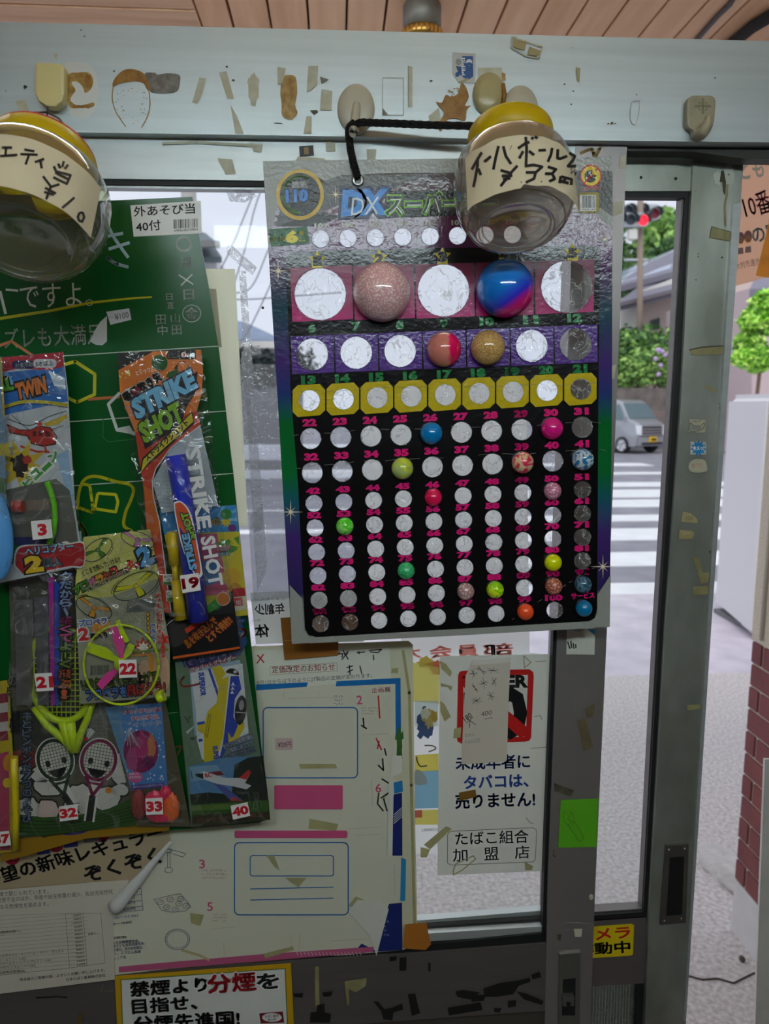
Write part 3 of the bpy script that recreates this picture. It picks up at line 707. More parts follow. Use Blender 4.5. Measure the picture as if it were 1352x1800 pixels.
# silver van waiting beyond the crossing: x forward, y left, z up
def van():
    t = empty('van', 'silver boxy van with yellow plate waiting beyond the crossing', 'van')
    p = on_ground(1107, 795, -.02); t.location = p; t.rotation_euler = (0, 0, R(-63))
    PAINTS = mat('van_silver', (176, 178, 184), .3, .5); GL = mat('van_glass', (96, 120, 126), .08, spec=.9); BLK = mat('van_black', (28, 29, 32), .45); CHR = mat('van_chrome', (216, 218, 222), .2, .9); TY = mat('tyre', (26, 26, 28), .8)
    def sec(x, y0, z0, y1, z1, yb=None):   # cross-section at x
        return [Vector((x, -y0, z0)), Vector((x, -y0, z1 * .55)), Vector((x, -y0 * .99, z1 * .62)), Vector((x, -y1, z1 - .06)), Vector((x, -y1 + .08, z1)), Vector((x, y1 - .08, z1)), Vector((x, y1, z1 - .06)), Vector((x, y0 * .99, z1 * .62)), Vector((x, y0, z1 * .55)), Vector((x, y0, z0))]
    S_ = [(-2.55, .70, .32, .64, 1.70), (-2.5, .735, .26, .67, 1.76), (-.6, .74, .24, .68, 1.80), (-.1, .74, .24, .67, 1.78), (.10, .74, .24, .63, 1.70), (.50, .74, .24, .70, 1.14), (.78, .73, .24, .68, 1.04), (.86, .69, .28, .64, .98)]
    rings_at = S_
    bm = bmesh.new(); rings = [[bm.verts.new(q) for q in sec(*s)] for s in S_]
    for a, b in zip(rings, rings[1:]):
        for k in range(len(a)): bm.faces.new((a[k], a[(k + 1) % len(a)], b[(k + 1) % len(a)], b[k]))
    bm.faces.new(rings[0]); bm.faces.new(rings[-1][::-1]); bmesh.ops.recalc_face_normals(bm, faces=bm.faces)
    bmesh.ops.bevel(bm, geom=list(bm.edges), offset=.02, segments=2, affect='EDGES'); mesh_obj('body', bm, PAINTS, t)
    def quad(name, pts, m, d=(0, 0, 0), par=t):
        bm = bmesh.new(); a = [Vector(q) for q in pts]; n = (a[1] - a[0]).cross(a[2] - a[0]).normalized() * .02
        add_prism(bm, [q + n for q in a], [q - n for q in a]); bmesh.ops.recalc_face_normals(bm, faces=bm.faces); return mesh_obj(name, bm, m, par)
    quad('windscreen', [(.49, -.64, 1.17), (.49, .64, 1.17), (.13, .57, 1.66), (.13, -.57, 1.66)], GL)
    quad('side_window', [(.36, -.735, 1.12), (.06, -.655, 1.62), (-.75, -.675, 1.64), (-.75, -.735, 1.10)], GL)
    quad('side_window', [(-.85, -.735, 1.10), (-.85, -.675, 1.64), (-2.2, -.67, 1.62), (-2.2, -.735, 1.10)], GL)
    quad('grille', [(.875, -.5, .60), (.875, .5, .60), (.865, .5, .90), (.865, -.5, .90)], BLK)
    for z in (.62, .71, .80): quad('grille_bar', [(.90, -.5, z), (.90, .5, z), (.895, .5, z + .035), (.895, -.5, z + .035)], CHR)
    for s in (-1, 1): quad('headlamp', [(.885, s * .50, .62), (.86, s * .685, .64), (.80, s * .70, .95), (.875, s * .50, .93)], mat('headlamp', (230, 234, 238), .1))
    quad('bumper', [(.90, -.66, .28), (.90, .66, .28), (.90, .66, .54), (.90, -.66, .54)], PAINTS)
    quad('air_intake', [(.925, -.5, .31), (.925, .5, .31), (.925, .5, .38), (.925, -.5, .38)], BLK)
    pl_ = quad('number_plate', [(.95, -.17, .40), (.95, .17, .40), (.95, .17, .57), (.95, -.17, .57)], mat('plate_yellow', (250, 200, 30), .4))
    for k in range(4): quad('plate_digit', [(.972, -.1 + k * .06, .44), (.972, -.07 + k * .06, .44), (.972, -.07 + k * .06, .52), (.972, -.1 + k * .06, .52)], BLK, par=pl_)
    quad('mirror', [(.45, -.86, 1.08), (.45, -.74, 1.08), (.45, -.74, 1.24), (.45, -.86, 1.24)], PAINTS)
    for x in (.30, -1.95):
        for s in (-1, 1):
            bm = bmesh.new(); add_lathe(bm, [(.2, -.09), (.27, -.09), (.285, -.05), (.285, .05), (.27, .09), (.2, .09)], (x, s * .68, .285), (0, 1, 0), 28); wh = mesh_obj('wheel', bm, TY, t)
            bm = bmesh.new(); add_lathe(bm, [(0, .085), (.06, .085), (.19, .07), (.205, .085)], (x, s * .68, .285), (0, s, 0), 20)
            for k in range(6):
                a = k * math.pi / 3; add_tube(bm, [(x, s * .775, .285), (x + .17 * math.cos(a), s * .765, .285 + .17 * math.sin(a))], .022, 6)
            mesh_obj('rim', bm, CHR, wh)
    return t
van()

# ================================================================ ON THE HEADER
YH = -.0125
GLUE = mat('old_glue', (150, 112, 40), .35, c2=(186, 150, 80), noise_scale=160); GLUE_D = mat('old_glue_dark', (140, 92, 26), .3, c2=(166, 122, 50), noise_scale=120)
PALE = mat('tape_residue', (188, 184, 156), .5, c2=(200, 198, 178), noise_scale=120); GREYR = mat('foam_residue', (150, 144, 136), .8, c2=(122, 116, 108), noise_scale=150, bump=.5)
CLEAN = mat('clean_patch', (214, 216, 212), .42, .3)
pg = Page(YH).zoom(0, 0, 2.939)
pg.poly(CLEAN, smooth_path([(330, 340), (400, 320), (470, 340), (505, 420), (500, 540), (460, 605), (390, 605), (350, 560)], 5, True))
pg.poly(GLUE, smooth_path([(335, 420), (360, 380), (400, 375), (440, 372), (470, 385), (482, 420), (470, 460), (440, 480), (430, 455), (410, 430), (385, 420), (370, 430), (390, 465), (375, 490), (365, 520), (400, 545), (440, 540), (485, 530), (480, 552), (420, 558), (365, 555), (345, 500)], 4, True))
pg.poly(GLUE_D, blob(425, 550, 52, 10, 3, .5)).poly(GLUE_D, blob(455, 415, 18, 36, 7, .4))
pg.poly(GLUE_D, smooth_path([(582, 430), (600, 395), (640, 362), (690, 358), (740, 378), (775, 430), (770, 470), (755, 455), (740, 430), (700, 420), (650, 425), (610, 435), (585, 450)], 5, True))
pg.line(GLUE, smooth_path([(584, 450), (580, 510), (600, 580), (650, 655)], 5), 5).line(GLUE, smooth_path([(770, 470), (775, 540), (762, 600), (730, 660)], 5), 5)
rr = random.Random(8)
for k in range(40):
    a = rr.uniform(0, 6.28); r = rr.uniform(.5, 1); pg.poly(GLUE, blob(678 + 92 * math.cos(a) * r, 530 + 110 * math.sin(a) * r, rr.uniform(1.5, 4), rr.uniform(1.5, 4), k, .3, 7)); pg.n -= 1
pg.n += 1
pg.poly(GREYR, smooth_path([(748, 378), (800, 376), (815, 386), (865, 378), (925, 386), (930, 420), (915, 470), (860, 482), (800, 480), (775, 470), (768, 420)], 3, True))
pg.poly(PALE, [(1030, 400), (1065, 405), (1040, 500), (1020, 535), (992, 530)]).poly(PALE, [(1130, 375), (1170, 368), (1210, 510), (1175, 512)]).poly(PALE, blob(1310, 460, 32, 80, 4, .2))
pg.poly(PALE, [(80, 520), (130, 515), (150, 570), (140, 612), (105, 600)]).poly(PALE, [(275, 275), (300, 280), (290, 310)]).poly(PALE, [(1190, 540), (1225, 600), (1260, 690), (1215, 690)])
for x, y, r in ((420, 155, 5), (435, 187, 4), (1205, 415, 7), (1172, 345, 6), (590, 368, 6), (128, 448, 12), (30, 470, 4), (1212, 720, 7)): pg.poly(SOOT, blob(x, y, r, r * .8, x, .4, 8))
pg.zoom(440, 0, 2.939)
pg.poly(GLUE, smooth_path([(170, 398), (200, 388), (235, 400), (242, 480), (232, 545), (244, 585), (210, 618), (165, 598), (162, 540), (155, 470)], 3, True))
pg.poly(PALE, [(140, 345), (185, 352), (165, 430), (142, 438)]).poly(PALE, [(300, 340), (352, 340), (345, 440), (290, 480)]).poly(PALE, [(368, 460), (425, 470), (420, 570), (360, 570)]).poly(GREYR, [(360, 395), (405, 410), (368, 432)])
pg.poly(SOOT, [(308, 570), (345, 568), (350, 578), (330, 592)]).line(SOOT, [(125, 635), (165, 637)], 4)
pg.poly(PALE, [(290, 600), (318, 600), (315, 690), (275, 690)])
pg.line((150, 150, 140), [(683, 400), (792, 402), (792, 594), (683, 594)], 2.5, True).poly(GREYR, [(683, 556), (712, 592), (683, 594)])
pg.poly(PALE, [(816, 340), (838, 345), (838, 552), (816, 552)]).line(SOOT, [(816, 340), (818, 552)], 2)
pg.poly(GLUE_D, smooth_path([(960, 525), (990, 530), (1010, 490), (1040, 500), (1075, 480), (1090, 430), (1112, 445), (1130, 500), (1110, 545), (1140, 545), (1118, 570), (1110, 625), (1060, 610), (1020, 620), (1000, 660), (980, 680), (970, 640), (1000, 590), (985, 560)], 3, True))
for k in range(26): pg.poly(GLUE_D, blob(1050 + rr.uniform(-40, 45), 480 + rr.uniform(-30, 40), rr.uniform(2, 6), rr.uniform(2, 5), k, .4, 7)); pg.n -= 1
pg.poly(PALE, [(920, 600), (975, 556), (985, 620), (940, 650)]).poly(PALE, [(1180, 350), (1300, 348), (1310, 420), (1180, 430)]).poly(GLUE, [(1300, 375), (1318, 380), (1320, 415), (1300, 412)])
pg.poly(SOOT, blob(935, 418, 8, 5, 3, .4, 8))
pg.zoom(890, 0, 2.926)
pg.line(PALE, [(30, 190), (185, 240), (170, 300), (105, 290), (28, 245)], 8, True).poly(mat('tape_olive', (168, 156, 104), .4), [(38, 200), (105, 215), (95, 260), (36, 240)]).poly(mat('tape_olive', (168, 156, 104)), [(120, 240), (182, 262), (160, 290), (108, 280)])
pg.poly(mat('tape_olive', (168, 156, 104)), [(360, 345), (382, 350), (378, 424), (366, 415)]).line(CLEAN, smooth_path([(650, 520), (690, 520), (680, 600), (660, 640), (640, 600), (650, 520)], 4), 5)
for x, y, r in ((345, 470, 5), (335, 536, 5), (300, 432, 6), (545, 632, 7), (525, 636, 5), (562, 634, 4), (1075, 400, 5), (670, 487, 4), (340, 246, 3)): pg.poly(SOOT, blob(x, y, r, r * .8, x, .4, 8))
gs = pg.build('glue_stains', hd); gs['kind'] = 'stuff'
# residue on the door's top rail and right stile
pg = Page(-.0005).zoom(0, 0, 1)
for q in ([(440, 250), (462, 254), (460, 268), (445, 266)], [(382, 278), (408, 280), (415, 305), (396, 306)], [(524, 275), (572, 278), (570, 282), (520, 282)], [(572, 246), (588, 248), (590, 266), (573, 266)], [(645, 262), (662, 262), (660, 282), (645, 280)]): pg.poly(PALE, q)
pg.line(PALE, [(285, 252), (345, 250), (450, 256)], 5)
pg.line(GLUE, smooth_path([(1020, 270), (1040, 262), (1046, 275), (1056, 258)], 4), 6).poly(PALE, [(1090, 275), (1101, 272), (1099, 295), (1088, 296)]).poly(PALE, [(1078, 355), (1096, 352), (1094, 375), (1078, 380)]).poly(PALE, [(1072, 645), (1084, 640), (1080, 665), (1071, 668)])
pg.zoom(700, 1080, 3.558)
pg.line(mat('tape_clear', (150, 146, 140), .3), [(1060, 410), (1135, 398), (1185, 580), (1110, 604)], 5, True).line(mat('tape_clear', (150, 146, 140)), [(1095, 545), (1170, 530)], 5)
pg.poly(mat('tape_dark', (112, 100, 72), .5, noise_amt=.3, noise_scale=90), [(1120, 660), (1175, 655), (1220, 830), (1160, 855)]).poly(mat('tape_dark', (112, 100, 72)), [(1170, 590), (1228, 560), (1222, 640), (1185, 650)])
pg.poly(SOOT, [(975, 1055), (1100, 1100), (1080, 1140), (975, 1105)]).line(SOOT, [(975, 1470), (970, 1510), (985, 1515)], 5)
pg.zoom(700, 1540, 2.0736)
pg.line(mat('tape_clear', (150, 146, 140)), smooth_path([(565, 190), (610, 170), (705, 175), (690, 190), (575, 200)], 4), 4)
pg.poly(PALE, [(640, 192), (672, 192), (668, 222), (645, 222)]).poly(PALE, blob(704, 76, 8, 11, 4, .1)).poly(SOOT, [(580, 215), (596, 212), (592, 235), (582, 235)])
w_ = pg.build('tape_residue', d1); w_['kind'] = 'stuff'
# black glue patches on the bottom rail
pg = Page(-.0005).zoom(700, 1540, 2.0736); BLKG = mat('black_glue', (20, 18, 17), .7, noise_amt=.3, noise_scale=90)
for q in ([(5, 305), (30, 300), (28, 345), (5, 345)], [(110, 315), (118, 315), (118, 348), (110, 348)], [(35, 430), (62, 428), (80, 500), (50, 510)], [(0, 470), (15, 465), (18, 488), (0, 490)], [(210, 420), (240, 415), (300, 425), (260, 450), (215, 440)],
          [(310, 410), (370, 390), (440, 380), (480, 370), (482, 385), (440, 400), (420, 430), (360, 440), (315, 440)], [(180, 480), (300, 460), (308, 488), (185, 508)], [(400, 455), (430, 452), (430, 475), (400, 480)], [(485, 360), (515, 348), (522, 368), (490, 376)], [(350, 480), (378, 482), (370, 497), (350, 496)], [(430, 420), (470, 430), (530, 455), (525, 470), (460, 450)], [(260, 435), (320, 432), (312, 455), (268, 458)]): pg.poly(BLKG, q)
pg.zoom(190, 1680, 2.551)
pg.poly(TAPE_OLD, [(928, 50), (945, 48), (948, 225), (928, 225)]).poly(BLKG, [(938, 222), (970, 215), (972, 255), (1000, 262), (995, 300), (905, 300), (908, 255), (935, 252)]).poly(TAPE_OLD, [(1060, 115), (1160, 100), (1155, 135), (1110, 165), (1080, 150), (1082, 220), (1072, 222)]).poly(BLKG, [(830, 170), (875, 168), (872, 188), (835, 186)]).poly(BLKG, [(960, 165), (1008, 160), (1000, 182), (965, 184)])
pg.poly(BLKG, [(1190, 205), (1210, 205), (1240, 240), (1270, 235), (1310, 218), (1322, 240), (1280, 255), (1275, 290), (1235, 285), (1225, 250)]).poly(BLKG, [(1308, 10), (1338, 5), (1338, 60), (1312, 68)]).poly(BLKG, [(1262, 5), (1295, 2), (1292, 22), (1262, 26)])
pg.zoom(0, 1420, 3.976).line(BLKG, [(250, 1328), (400, 1320), (470, 1325)], 10).line(TAPE_OLD, [(720, 1235), (705, 1285), (800, 1280)], 4).poly(mat('rail_glue', (96, 78, 40), .6), blob(560, 1475, 22, 40, 3, .3))
w_ = pg.build('black_glue', d1); w_['kind'] = 'stuff'

def dome(bm, cx, cy, rx, ry, Y, h, rot=0, rings=7, seg=32, flat=0.0):
    prev = None
    for k in range(rings + 1):
        s = math.cos(k / rings * math.pi / 2); s = flat + (1 - flat) * s if k < rings else 0
        off = h * math.sin(k / rings * math.pi / 2)
        if k == rings:
            c = bm.verts.new(at(cx, cy, Y - h))
            for i in range(seg): f = bm.faces.new((prev[i], prev[(i + 1) % seg], c)); f.smooth = True
            break
        r = [bm.verts.new(at(x, y, Y - off)) for x, y in ellipse(cx, cy, rx * s, ry * s, rot, seg)]
        if prev:
            for i in range(seg): f = bm.faces.new((prev[i], prev[(i + 1) % seg], r[(i + 1) % seg], r[i])); f.smooth = True
        prev = r
IVORY = mat('ivory_plastic', (228, 214, 150), .32); BEIGE = mat('beige_plastic', (196, 190, 170), .28); GOLDP = mat('yellowed_plastic', (182, 170, 122), .25)
# hooks
hk = px_slab('adhesive_hook', [(60, 112), (64, 108), (106, 110), (113, 118), (113, 165), (108, 180), (96, 189), (82, 188), (66, 178), (59, 160)], -0.0245, .012, IVORY, None, .003); tag(hk, 'ivory U-shaped adhesive hook above the left jar', 'hook', 'adhesive hooks on the header')
px_slab('hook_tip', [(62, 163), (112, 166), (108, 178), (97, 187), (82, 186), (68, 177)], -0.0275, .003, IVORY, hk, .001)
def oval_hook(label, cx, cy, rx, ry, m, rot=0):
    bm = bmesh.new(); dome(bm, cx, cy, rx, ry, YH, .008, rot, flat=.35)
    o = mesh_obj('adhesive_hook', bm, m); return tag(o, label, 'hook', 'adhesive hooks on the header')
h2 = oval_hook('oval beige hook holding the black cord', 626, 192, 33, 45, BEIGE)
bm = bmesh.new(); add_tube(bm, [at(627, 184, -0.0180), at(625, 205, -0.0230), at(621, 228, -0.0280), at(621, 234, -.05), at(627, 230, -0.0360)], [.004, .0045, .0045, .0038, .003], 12); mesh_obj('prong', bm, BEIGE, h2, True)
h3 = oval_hook('yellowed oval hook just left of the lid of the right jar', 859, 165, 28, 38, GOLDP, 4)
bm = bmesh.new(); add_tube(bm, [at(884, 148, -0.0160), at(887, 165, -0.0190), at(882, 190, -0.0160)], .0022, 8); mesh_obj('glue_bead', bm, GLUE_D, h3, True)
h4 = oval_hook('pale oval hook half hidden behind the yellow lid of the right jar', 915, 190, 31, 40, BEIGE)
bm = bmesh.new(); add_tube(bm, [at(917, 196, -0.0180), at(917, 214, -0.0260), at(917, 226, -.05)], .0042, 10); mesh_obj('prong', bm, BEIGE, h4, True)
h5 = px_slab('adhesive_hook', smooth_path([(1212, 170), (1235, 167), (1257, 170), (1258, 195), (1254, 222), (1242, 240), (1232, 246), (1221, 240), (1219, 228), (1210, 222), (1208, 195)], 3, True), -0.0210, .0085, mat('grey_beige_plastic', (176, 168, 140), .45, noise_amt=.25, noise_scale=40), None, .002); tag(h5, 'square grey-beige hook with engraved flower, right end of header', 'hook', 'adhesive hooks on the header')
bm = bmesh.new(); add_tube(bm, [at(1236, 226, -0.0220), at(1230, 236, -0.0280), at(1236, 232, -0.0320), at(1244, 218, -0.0340), at(1245, 205, -0.0340)], [.004, .005, .005, .0042, .003], 10); mesh_obj('prong', bm, mat('grey_beige_plastic', (176, 168, 140)), h5, True)
pg = Page(-0.0213).zoom(890, 0, 2.926); ENG = mat('engraving', (120, 112, 88), .6)
for k in range(4):
    a = k * 90 + 45; pg.line(ENG, ellipse(1012 + 13 * math.cos(R(a)), 546 + 13 * math.sin(R(a)), 12, 12, 0, 14), 3, True)
    a = k * 90; pg.line(ENG, [(1012 + 20 * math.cos(R(a)), 546 + 20 * math.sin(R(a))), (1012 + 42 * math.cos(R(a)), 546 + 42 * math.sin(R(a)))], 3); pg.line(ENG, ellipse(1012 + 33 * math.cos(R(a)), 546 + 33 * math.sin(R(a)), 6, 6, 0, 8), 2.5, True)
pg.build('engraved_flower', h5)
# black cord from the hook to behind the right jar and down to the sheet's eyelet
CORD = mat('black_cord', (16, 15, 17), .8, bump=1, bump_scale=420)
bm = bmesh.new(); rng = random.Random(5)
def braid(pts, r):
    P = []; 
    for a, b in zip(pts, pts[1:]):
        for k in range(10): P.append(a.lerp(b, k / 10))
    P.append(pts[-1]); add_tube(bm, P, [r * (1 + .14 * (i % 2)) for i in range(len(P))], 10)
braid([at(852, 222, -.045), at(760, 220, -.040), at(690, 217, -.035), at(634, 215, -.032), at(624, 220, -.028)], .0031)
braid([at(624, 215, -.032), at(614, 224, -.032), at(613, 235, -.034), at(616, 262, -.043), at(621, 285, -.046), at(629, 312, -.044)], .0033)
tag(mesh_obj('cord', bm, CORD), 'braided black cord strung from the oval hook to the ball sheet', 'cord')

# stickers on header and rail
pg = Page(YH - .0002).zoom(440, 0, 2.939)
pg.base((196, 196, 190), [(1045, 270), (1165, 276), (1162, 430), (1075, 426), (1045, 380)], .0003)
BL = (34, 84, 150)
pg.poly((150, 152, 150), ellipse(1076, 320, 15, 17)).poly(BL, [(1095, 290), (1150, 290), (1152, 395), (1128, 412), (1098, 400)]).ell((222, 226, 232), 1131, 322, 16, 17).poly(BL, ellipse(1131, 330, 15, 8)).ell(BL, 1070, 385, 11, 13).poly(BL, [(1062, 340), (1090, 345), (1094, 395), (1076, 380)])
pg.text((236, 238, 240), 'PEPSI', (1110, 388), (1110, 300), 15, .02).text((60, 70, 86), '43', (1092, 374), (1092, 350), 14)
pg.poly((168, 160, 120), [(1068, 425), (1125, 402), (1130, 412), (1095, 430)])
tag(pg.build('drink_sticker'), 'small torn silver sticker with blue drink can on header', 'sticker')
pg = Page(-.0008).zoom(440, 0, 2.939)
pg.base((30, 34, 38), [(252, 756), (325, 750), (329, 802), (256, 808)], .0003).text((140, 110, 60), '1', (283, 796), (298, 795), 34, .03)
tag(pg.build('number_sticker'), 'tiny black sticker numbered 1 on the door rail', 'sticker')

# ================================================================ THE TWO JARS
JAR = film_mat('jar_plastic', (234, 230, 224), .24, 2.4, .05, bump=.08, bump_scale=20)
JAR2 = film_mat('jar_plastic_green', (222, 226, 204), .10, 2.4, .06, bump=.1, bump_scale=18)
LID = paper((232, 200, 16), .4, .35); LABEL = mat('jar_label', (214, 202, 170), .6, noise_amt=.05, noise_scale=30); MARKER = mat('marker', (18, 18, 26), .5)
def jar(label, base, axis, Rb, H, m, band, strokes, wstroke, label_outline, extra=None):
    axis = Vector(axis).normalized(); base = Vector(base); F = frame_of(axis)
    t = empty('jar', label, 'jar', 'clear jars hung from the header'); t.location = base
    def loc(o): o.location = -base; return o
    bm = bmesh.new()
    prof = [(0, .006), (Rb * .12, .0055), (Rb * .3, .004), (Rb * .50, .0035), (Rb * .56, .002), (Rb * .60, 0), (Rb * .66, .0), (Rb * .74, .003), (Rb * .86, .009), (Rb * .95, .018), (Rb * .995, .028), (Rb, .038), (Rb, H * .58), (Rb * .985, H * .66), (Rb * .93, H * .75), (Rb * .84, H * .82), (Rb * .72, H * .85), (Rb * .68, H * .88), (Rb * .68, H * .97)]
    add_lathe(bm, prof, base, axis, 64)
    body = loc(mesh_obj('body', bm, m, t))
    bm = bmesh.new()
    for rr_, hh_ in ((.56, .0022), (.62, -.0004), (.80, .0055)): add_tube(bm, [base + F @ Vector((Rb * rr_ * math.cos(k * math.pi / 24), Rb * rr_ * math.sin(k * math.pi / 24), hh_)) for k in range(49)], .0007, 6, cap=False)
    mesh_obj('base_ring', bm, m, body)
    bm = bmesh.new(); add_lathe(bm, [(Rb * .66, H * .97), (Rb * .70, H * .86), (Rb * .73, H * .86), (Rb * .73, H * 1.09), (Rb * .70, H * 1.11), (0, H * 1.11)], base, axis, 56)
    lid = loc(mesh_obj('lid', bm, LID, t))
    rad = Rb + .0004
    def onjar(px, py, off):
        o = F.transposed() @ (CAM - base); d = F.transposed() @ ray(px, py); r = rad + off
        A = d.x ** 2 + d.y ** 2; B = 2 * (o.x * d.x + o.y * d.y); C = o.x ** 2 + o.y ** 2 - r * r; D = max(B * B - 4 * A * C, 0)
        return base + F @ (o + d * ((-B - math.sqrt(D)) / (2 * A)))
    def ang(px, py):
        q = F.transposed() @ (onjar(px, py, 0) - base); return math.atan2(q.y, q.x), q.z
    a0, a1, h0, h1 = band(ang)
    bm = bmesh.new(); N = 40; rows = [h0, h0 + (h1 - h0) * .5, h1]; g = []
    for j, hh in enumerate(rows): g.append([bm.verts.new(base + F @ Vector((rad * math.cos(a0 + (a1 - a0) * i / N), rad * math.sin(a0 + (a1 - a0) * i / N), hh + label_outline(i / N, j)))) for i in range(N + 1)])
    for j in range(2):
        for i in range(N): bm.faces.new((g[j][i], g[j][i + 1], g[j + 1][i + 1], g[j + 1][i]))
    lb = loc(mesh_obj('paper_label', bm, LABEL, t, True))
    pg = Page(0, lambda x, y, off: onjar(x, y, off + .0004))
    z0, st = strokes; pg.zoom(*z0)
    for s in st:
        wd = wstroke
        if isinstance(s, tuple): wd, s = s
        P = []
        for a, b in zip(s, s[1:]):
            n = max(1, int(math.hypot(b[0] - a[0], b[1] - a[1]) / (z0[2] * 5)))
            P += [(a[0] + (b[0] - a[0]) * k / n, a[1] + (b[1] - a[1]) * k / n) for k in range(n)]
        pg.line(MARKER, P + [s[-1]], wd); pg.n -= 1
    pg.build('handwriting', lb)
    if extra: extra(t, base, F, axis, onjar, loc)
    return t
# right jar
bR = at(908, 402, -.135)
def bandR(ang):
    return (*sorted((ang(808 + 14, 370)[0], ang(1015, 330)[0])), ang(905, 326)[1], ang(905, 238)[1])
sR = ((800, 150, 4.507), [[(132, 668), (170, 600), (212, 530)], [(180, 570), (178, 640), (160, 740), (145, 806)], [(185, 660), (205, 712)], [(234, 604), (285, 562)], [(345, 480), (325, 560), (303, 668)], [(382, 482), (402, 560), (445, 624)], (38, [(440, 492), (444, 494)]),
      [(498, 500), (560, 458), (590, 450)], [(560, 408), (568, 500), (562, 640)], [(540, 520), (508, 580)], [(585, 520), (628, 552)], [(604, 412), (622, 424)], [(630, 405), (655, 420)], [(660, 515), (720, 512)], [(770, 495), (760, 550), (735, 606)], [(815, 505), (812, 575), (830, 582), (890, 560)], [(905, 535), (950, 560), (925, 610)], [(945, 580), (895, 640), (960, 640)], [(918, 662), (950, 672)], [(920, 690), (960, 705)],
      [(360, 672), (440, 695)], [(495, 636), (445, 690), (360, 800)], [(370, 718), (455, 715)], [(380, 745), (440, 735)], [(552, 640), (620, 630), (690, 645), (640, 690), (560, 690)], [(640, 690), (625, 740), (560, 770)], (10, [(520, 766), (530, 768)]), [(735, 645), (800, 665), (770, 700), (712, 700)], [(770, 700), (790, 740), (745, 762)], (10, [(680, 762), (690, 764)]), [(838, 720), (828, 775)], [(838, 722), (925, 745), (920, 790)], [(832, 755), (900, 775)], [(870, 730), (868, 770)]])
def tornR(u, j): return (.0022 * noise.noise(Vector((u * 9, j, 3))) if j != 1 else 0) + (-.004 if j == 0 and u < .42 else .0)
jar('clear jar with yellow lid and handwritten price 33 yen before the ball sheet', bR, (.02, math.sin(R(25)), math.cos(R(25))), .0505, .087, JAR, bandR, sR, 23, tornR)
# left jar
bL = at(38, 425, -.175)
def bandL(ang):
    a = ang(130, 420)[0]; return (ang(60, 330)[0] - 1.25, a + .25, ang(75, 352)[1] + .001, ang(60, 246)[1])
sL = ((0, 0, 2.939), [[(10, 762), (62, 762)], [(32, 765), (28, 800)], [(0, 806), (90, 800)], [(125, 772), (178, 782)], [(105, 796), (195, 800)], [(150, 800), (132, 850)], [(228, 820), (180, 838)], [(208, 832), (216, 870)],
      [(330, 832), (322, 862)], [(300, 845), (312, 868)], [(352, 850), (335, 872)], [(278, 858), (290, 885), (365, 905), (345, 950), (275, 915)], [(285, 890), (350, 925)],
      [(222, 910), (262, 962)], [(308, 952), (262, 965), (238, 1030)], [(232, 970), (290, 1000)], [(228, 992), (280, 1006)], [(385, 1020), (320, 1075)], [(412, 1098), (402, 1120), (408, 1140), (425, 1145), (435, 1122), (428, 1100), (412, 1098)]])
def exL(t, base, F, axis, onjar, loc):
    bm = bmesh.new(); bm.faces.new([bm.verts.new(base + F @ Vector((x, y, .0075))) for x, y in ((-.012, -.036), (.018, -.036), (.018, -.018), (-.012, -.018))])
    loc(mesh_obj('paper_slip', bm, mat('slip', (196, 182, 160), .7), t))
    bm = bmesh.new(); H = .083
    top = base + axis * H
    add_tube(bm, [top + F @ Vector((-.05, -.0, .004)), top + F @ Vector((0, .01, .012)), at(83, 197, -.028), at(84, 188, -.028)], .0009, 6)
    add_tube(bm, [at(83, 197, -.028), at(104, 208, -.10), at(118, 228, -.13), at(112, 252, -.135)], .0009, 6)
    add_tube(bm, [at(-40, 214, -.12), at(20, 206, -.10), at(60, 198, -.06), at(83, 197, -.028)], .0009, 6)
    loc(mesh_obj('hanging_wire', bm, mat('wire_rusty', (92, 84, 80), .5, .6), t))
    bm = bmesh.new(); add_lathe(bm, [(.0395, H * 1.11), (.0415, H * 1.11), (.0415, H * 1.125), (.0395, H * 1.125)], base, axis, 40)
    loc(mesh_obj('red_band', bm, mat('red_band', (190, 40, 40), .5), t))
jar('clear jar with yellow lid and handwritten price 10 yen at left edge', bL, (.0, math.sin(R(36)), math.cos(R(36))), .0580, .083, JAR2, bandL, sL, 13, lambda u, j: .001 * noise.noise(Vector((u * 7, j, 1))) if j != 1 else 0, exL)

# ================================================================ THE BOUNCY-BALL SHEET
YS = -.040
rowsB = [  # number of first cell, first and last centre (px), radius, count
    (1, (563, 517), (996.5, 504), 46.5, 5), (6, (549, 623), (1012, 605), 28.5, 7), (13, (544, 704), (1021.5, 684), 18.6, 9), (22, (546, 771), (1023.6, 751), 18.6, 10),
    (32, (549, 831), (1024.6, 808), 18.4, 10), (42, (552, 885), (1024, 860.7), 15, 10), (52, (554, 928), (1024, 903), 15, 10), (62, (556.6, 971), (1024, 944.5), 15, 10),
    (72, (559, 1012), (1024, 986), 15, 10), (82, (561, 1055), (1025, 1027.5), 15, 10), (92, (563.6, 1096.6), (1026.6, 1069.5), 14.6, 10)]
CELL = {}
for n0, a, b, r, n in rowsB:
    for k in range(n): CELL[n0 + k] = (a[0] + (b[0] - a[0]) * k / (n - 1), a[1] + (b[1] - a[1]) * k / (n - 1), r)
CELL[200] = CELL.pop(101)
for k in range(8): CELL[301 + k] = (563.5 + k * 48.2, 420 - k * 1.1, 15.5)
def hole(n, s=.97, seg=22): x, y, r = CELL[n]; return ellipse(x, y, r * s, r * s * 1.01, 0, seg)
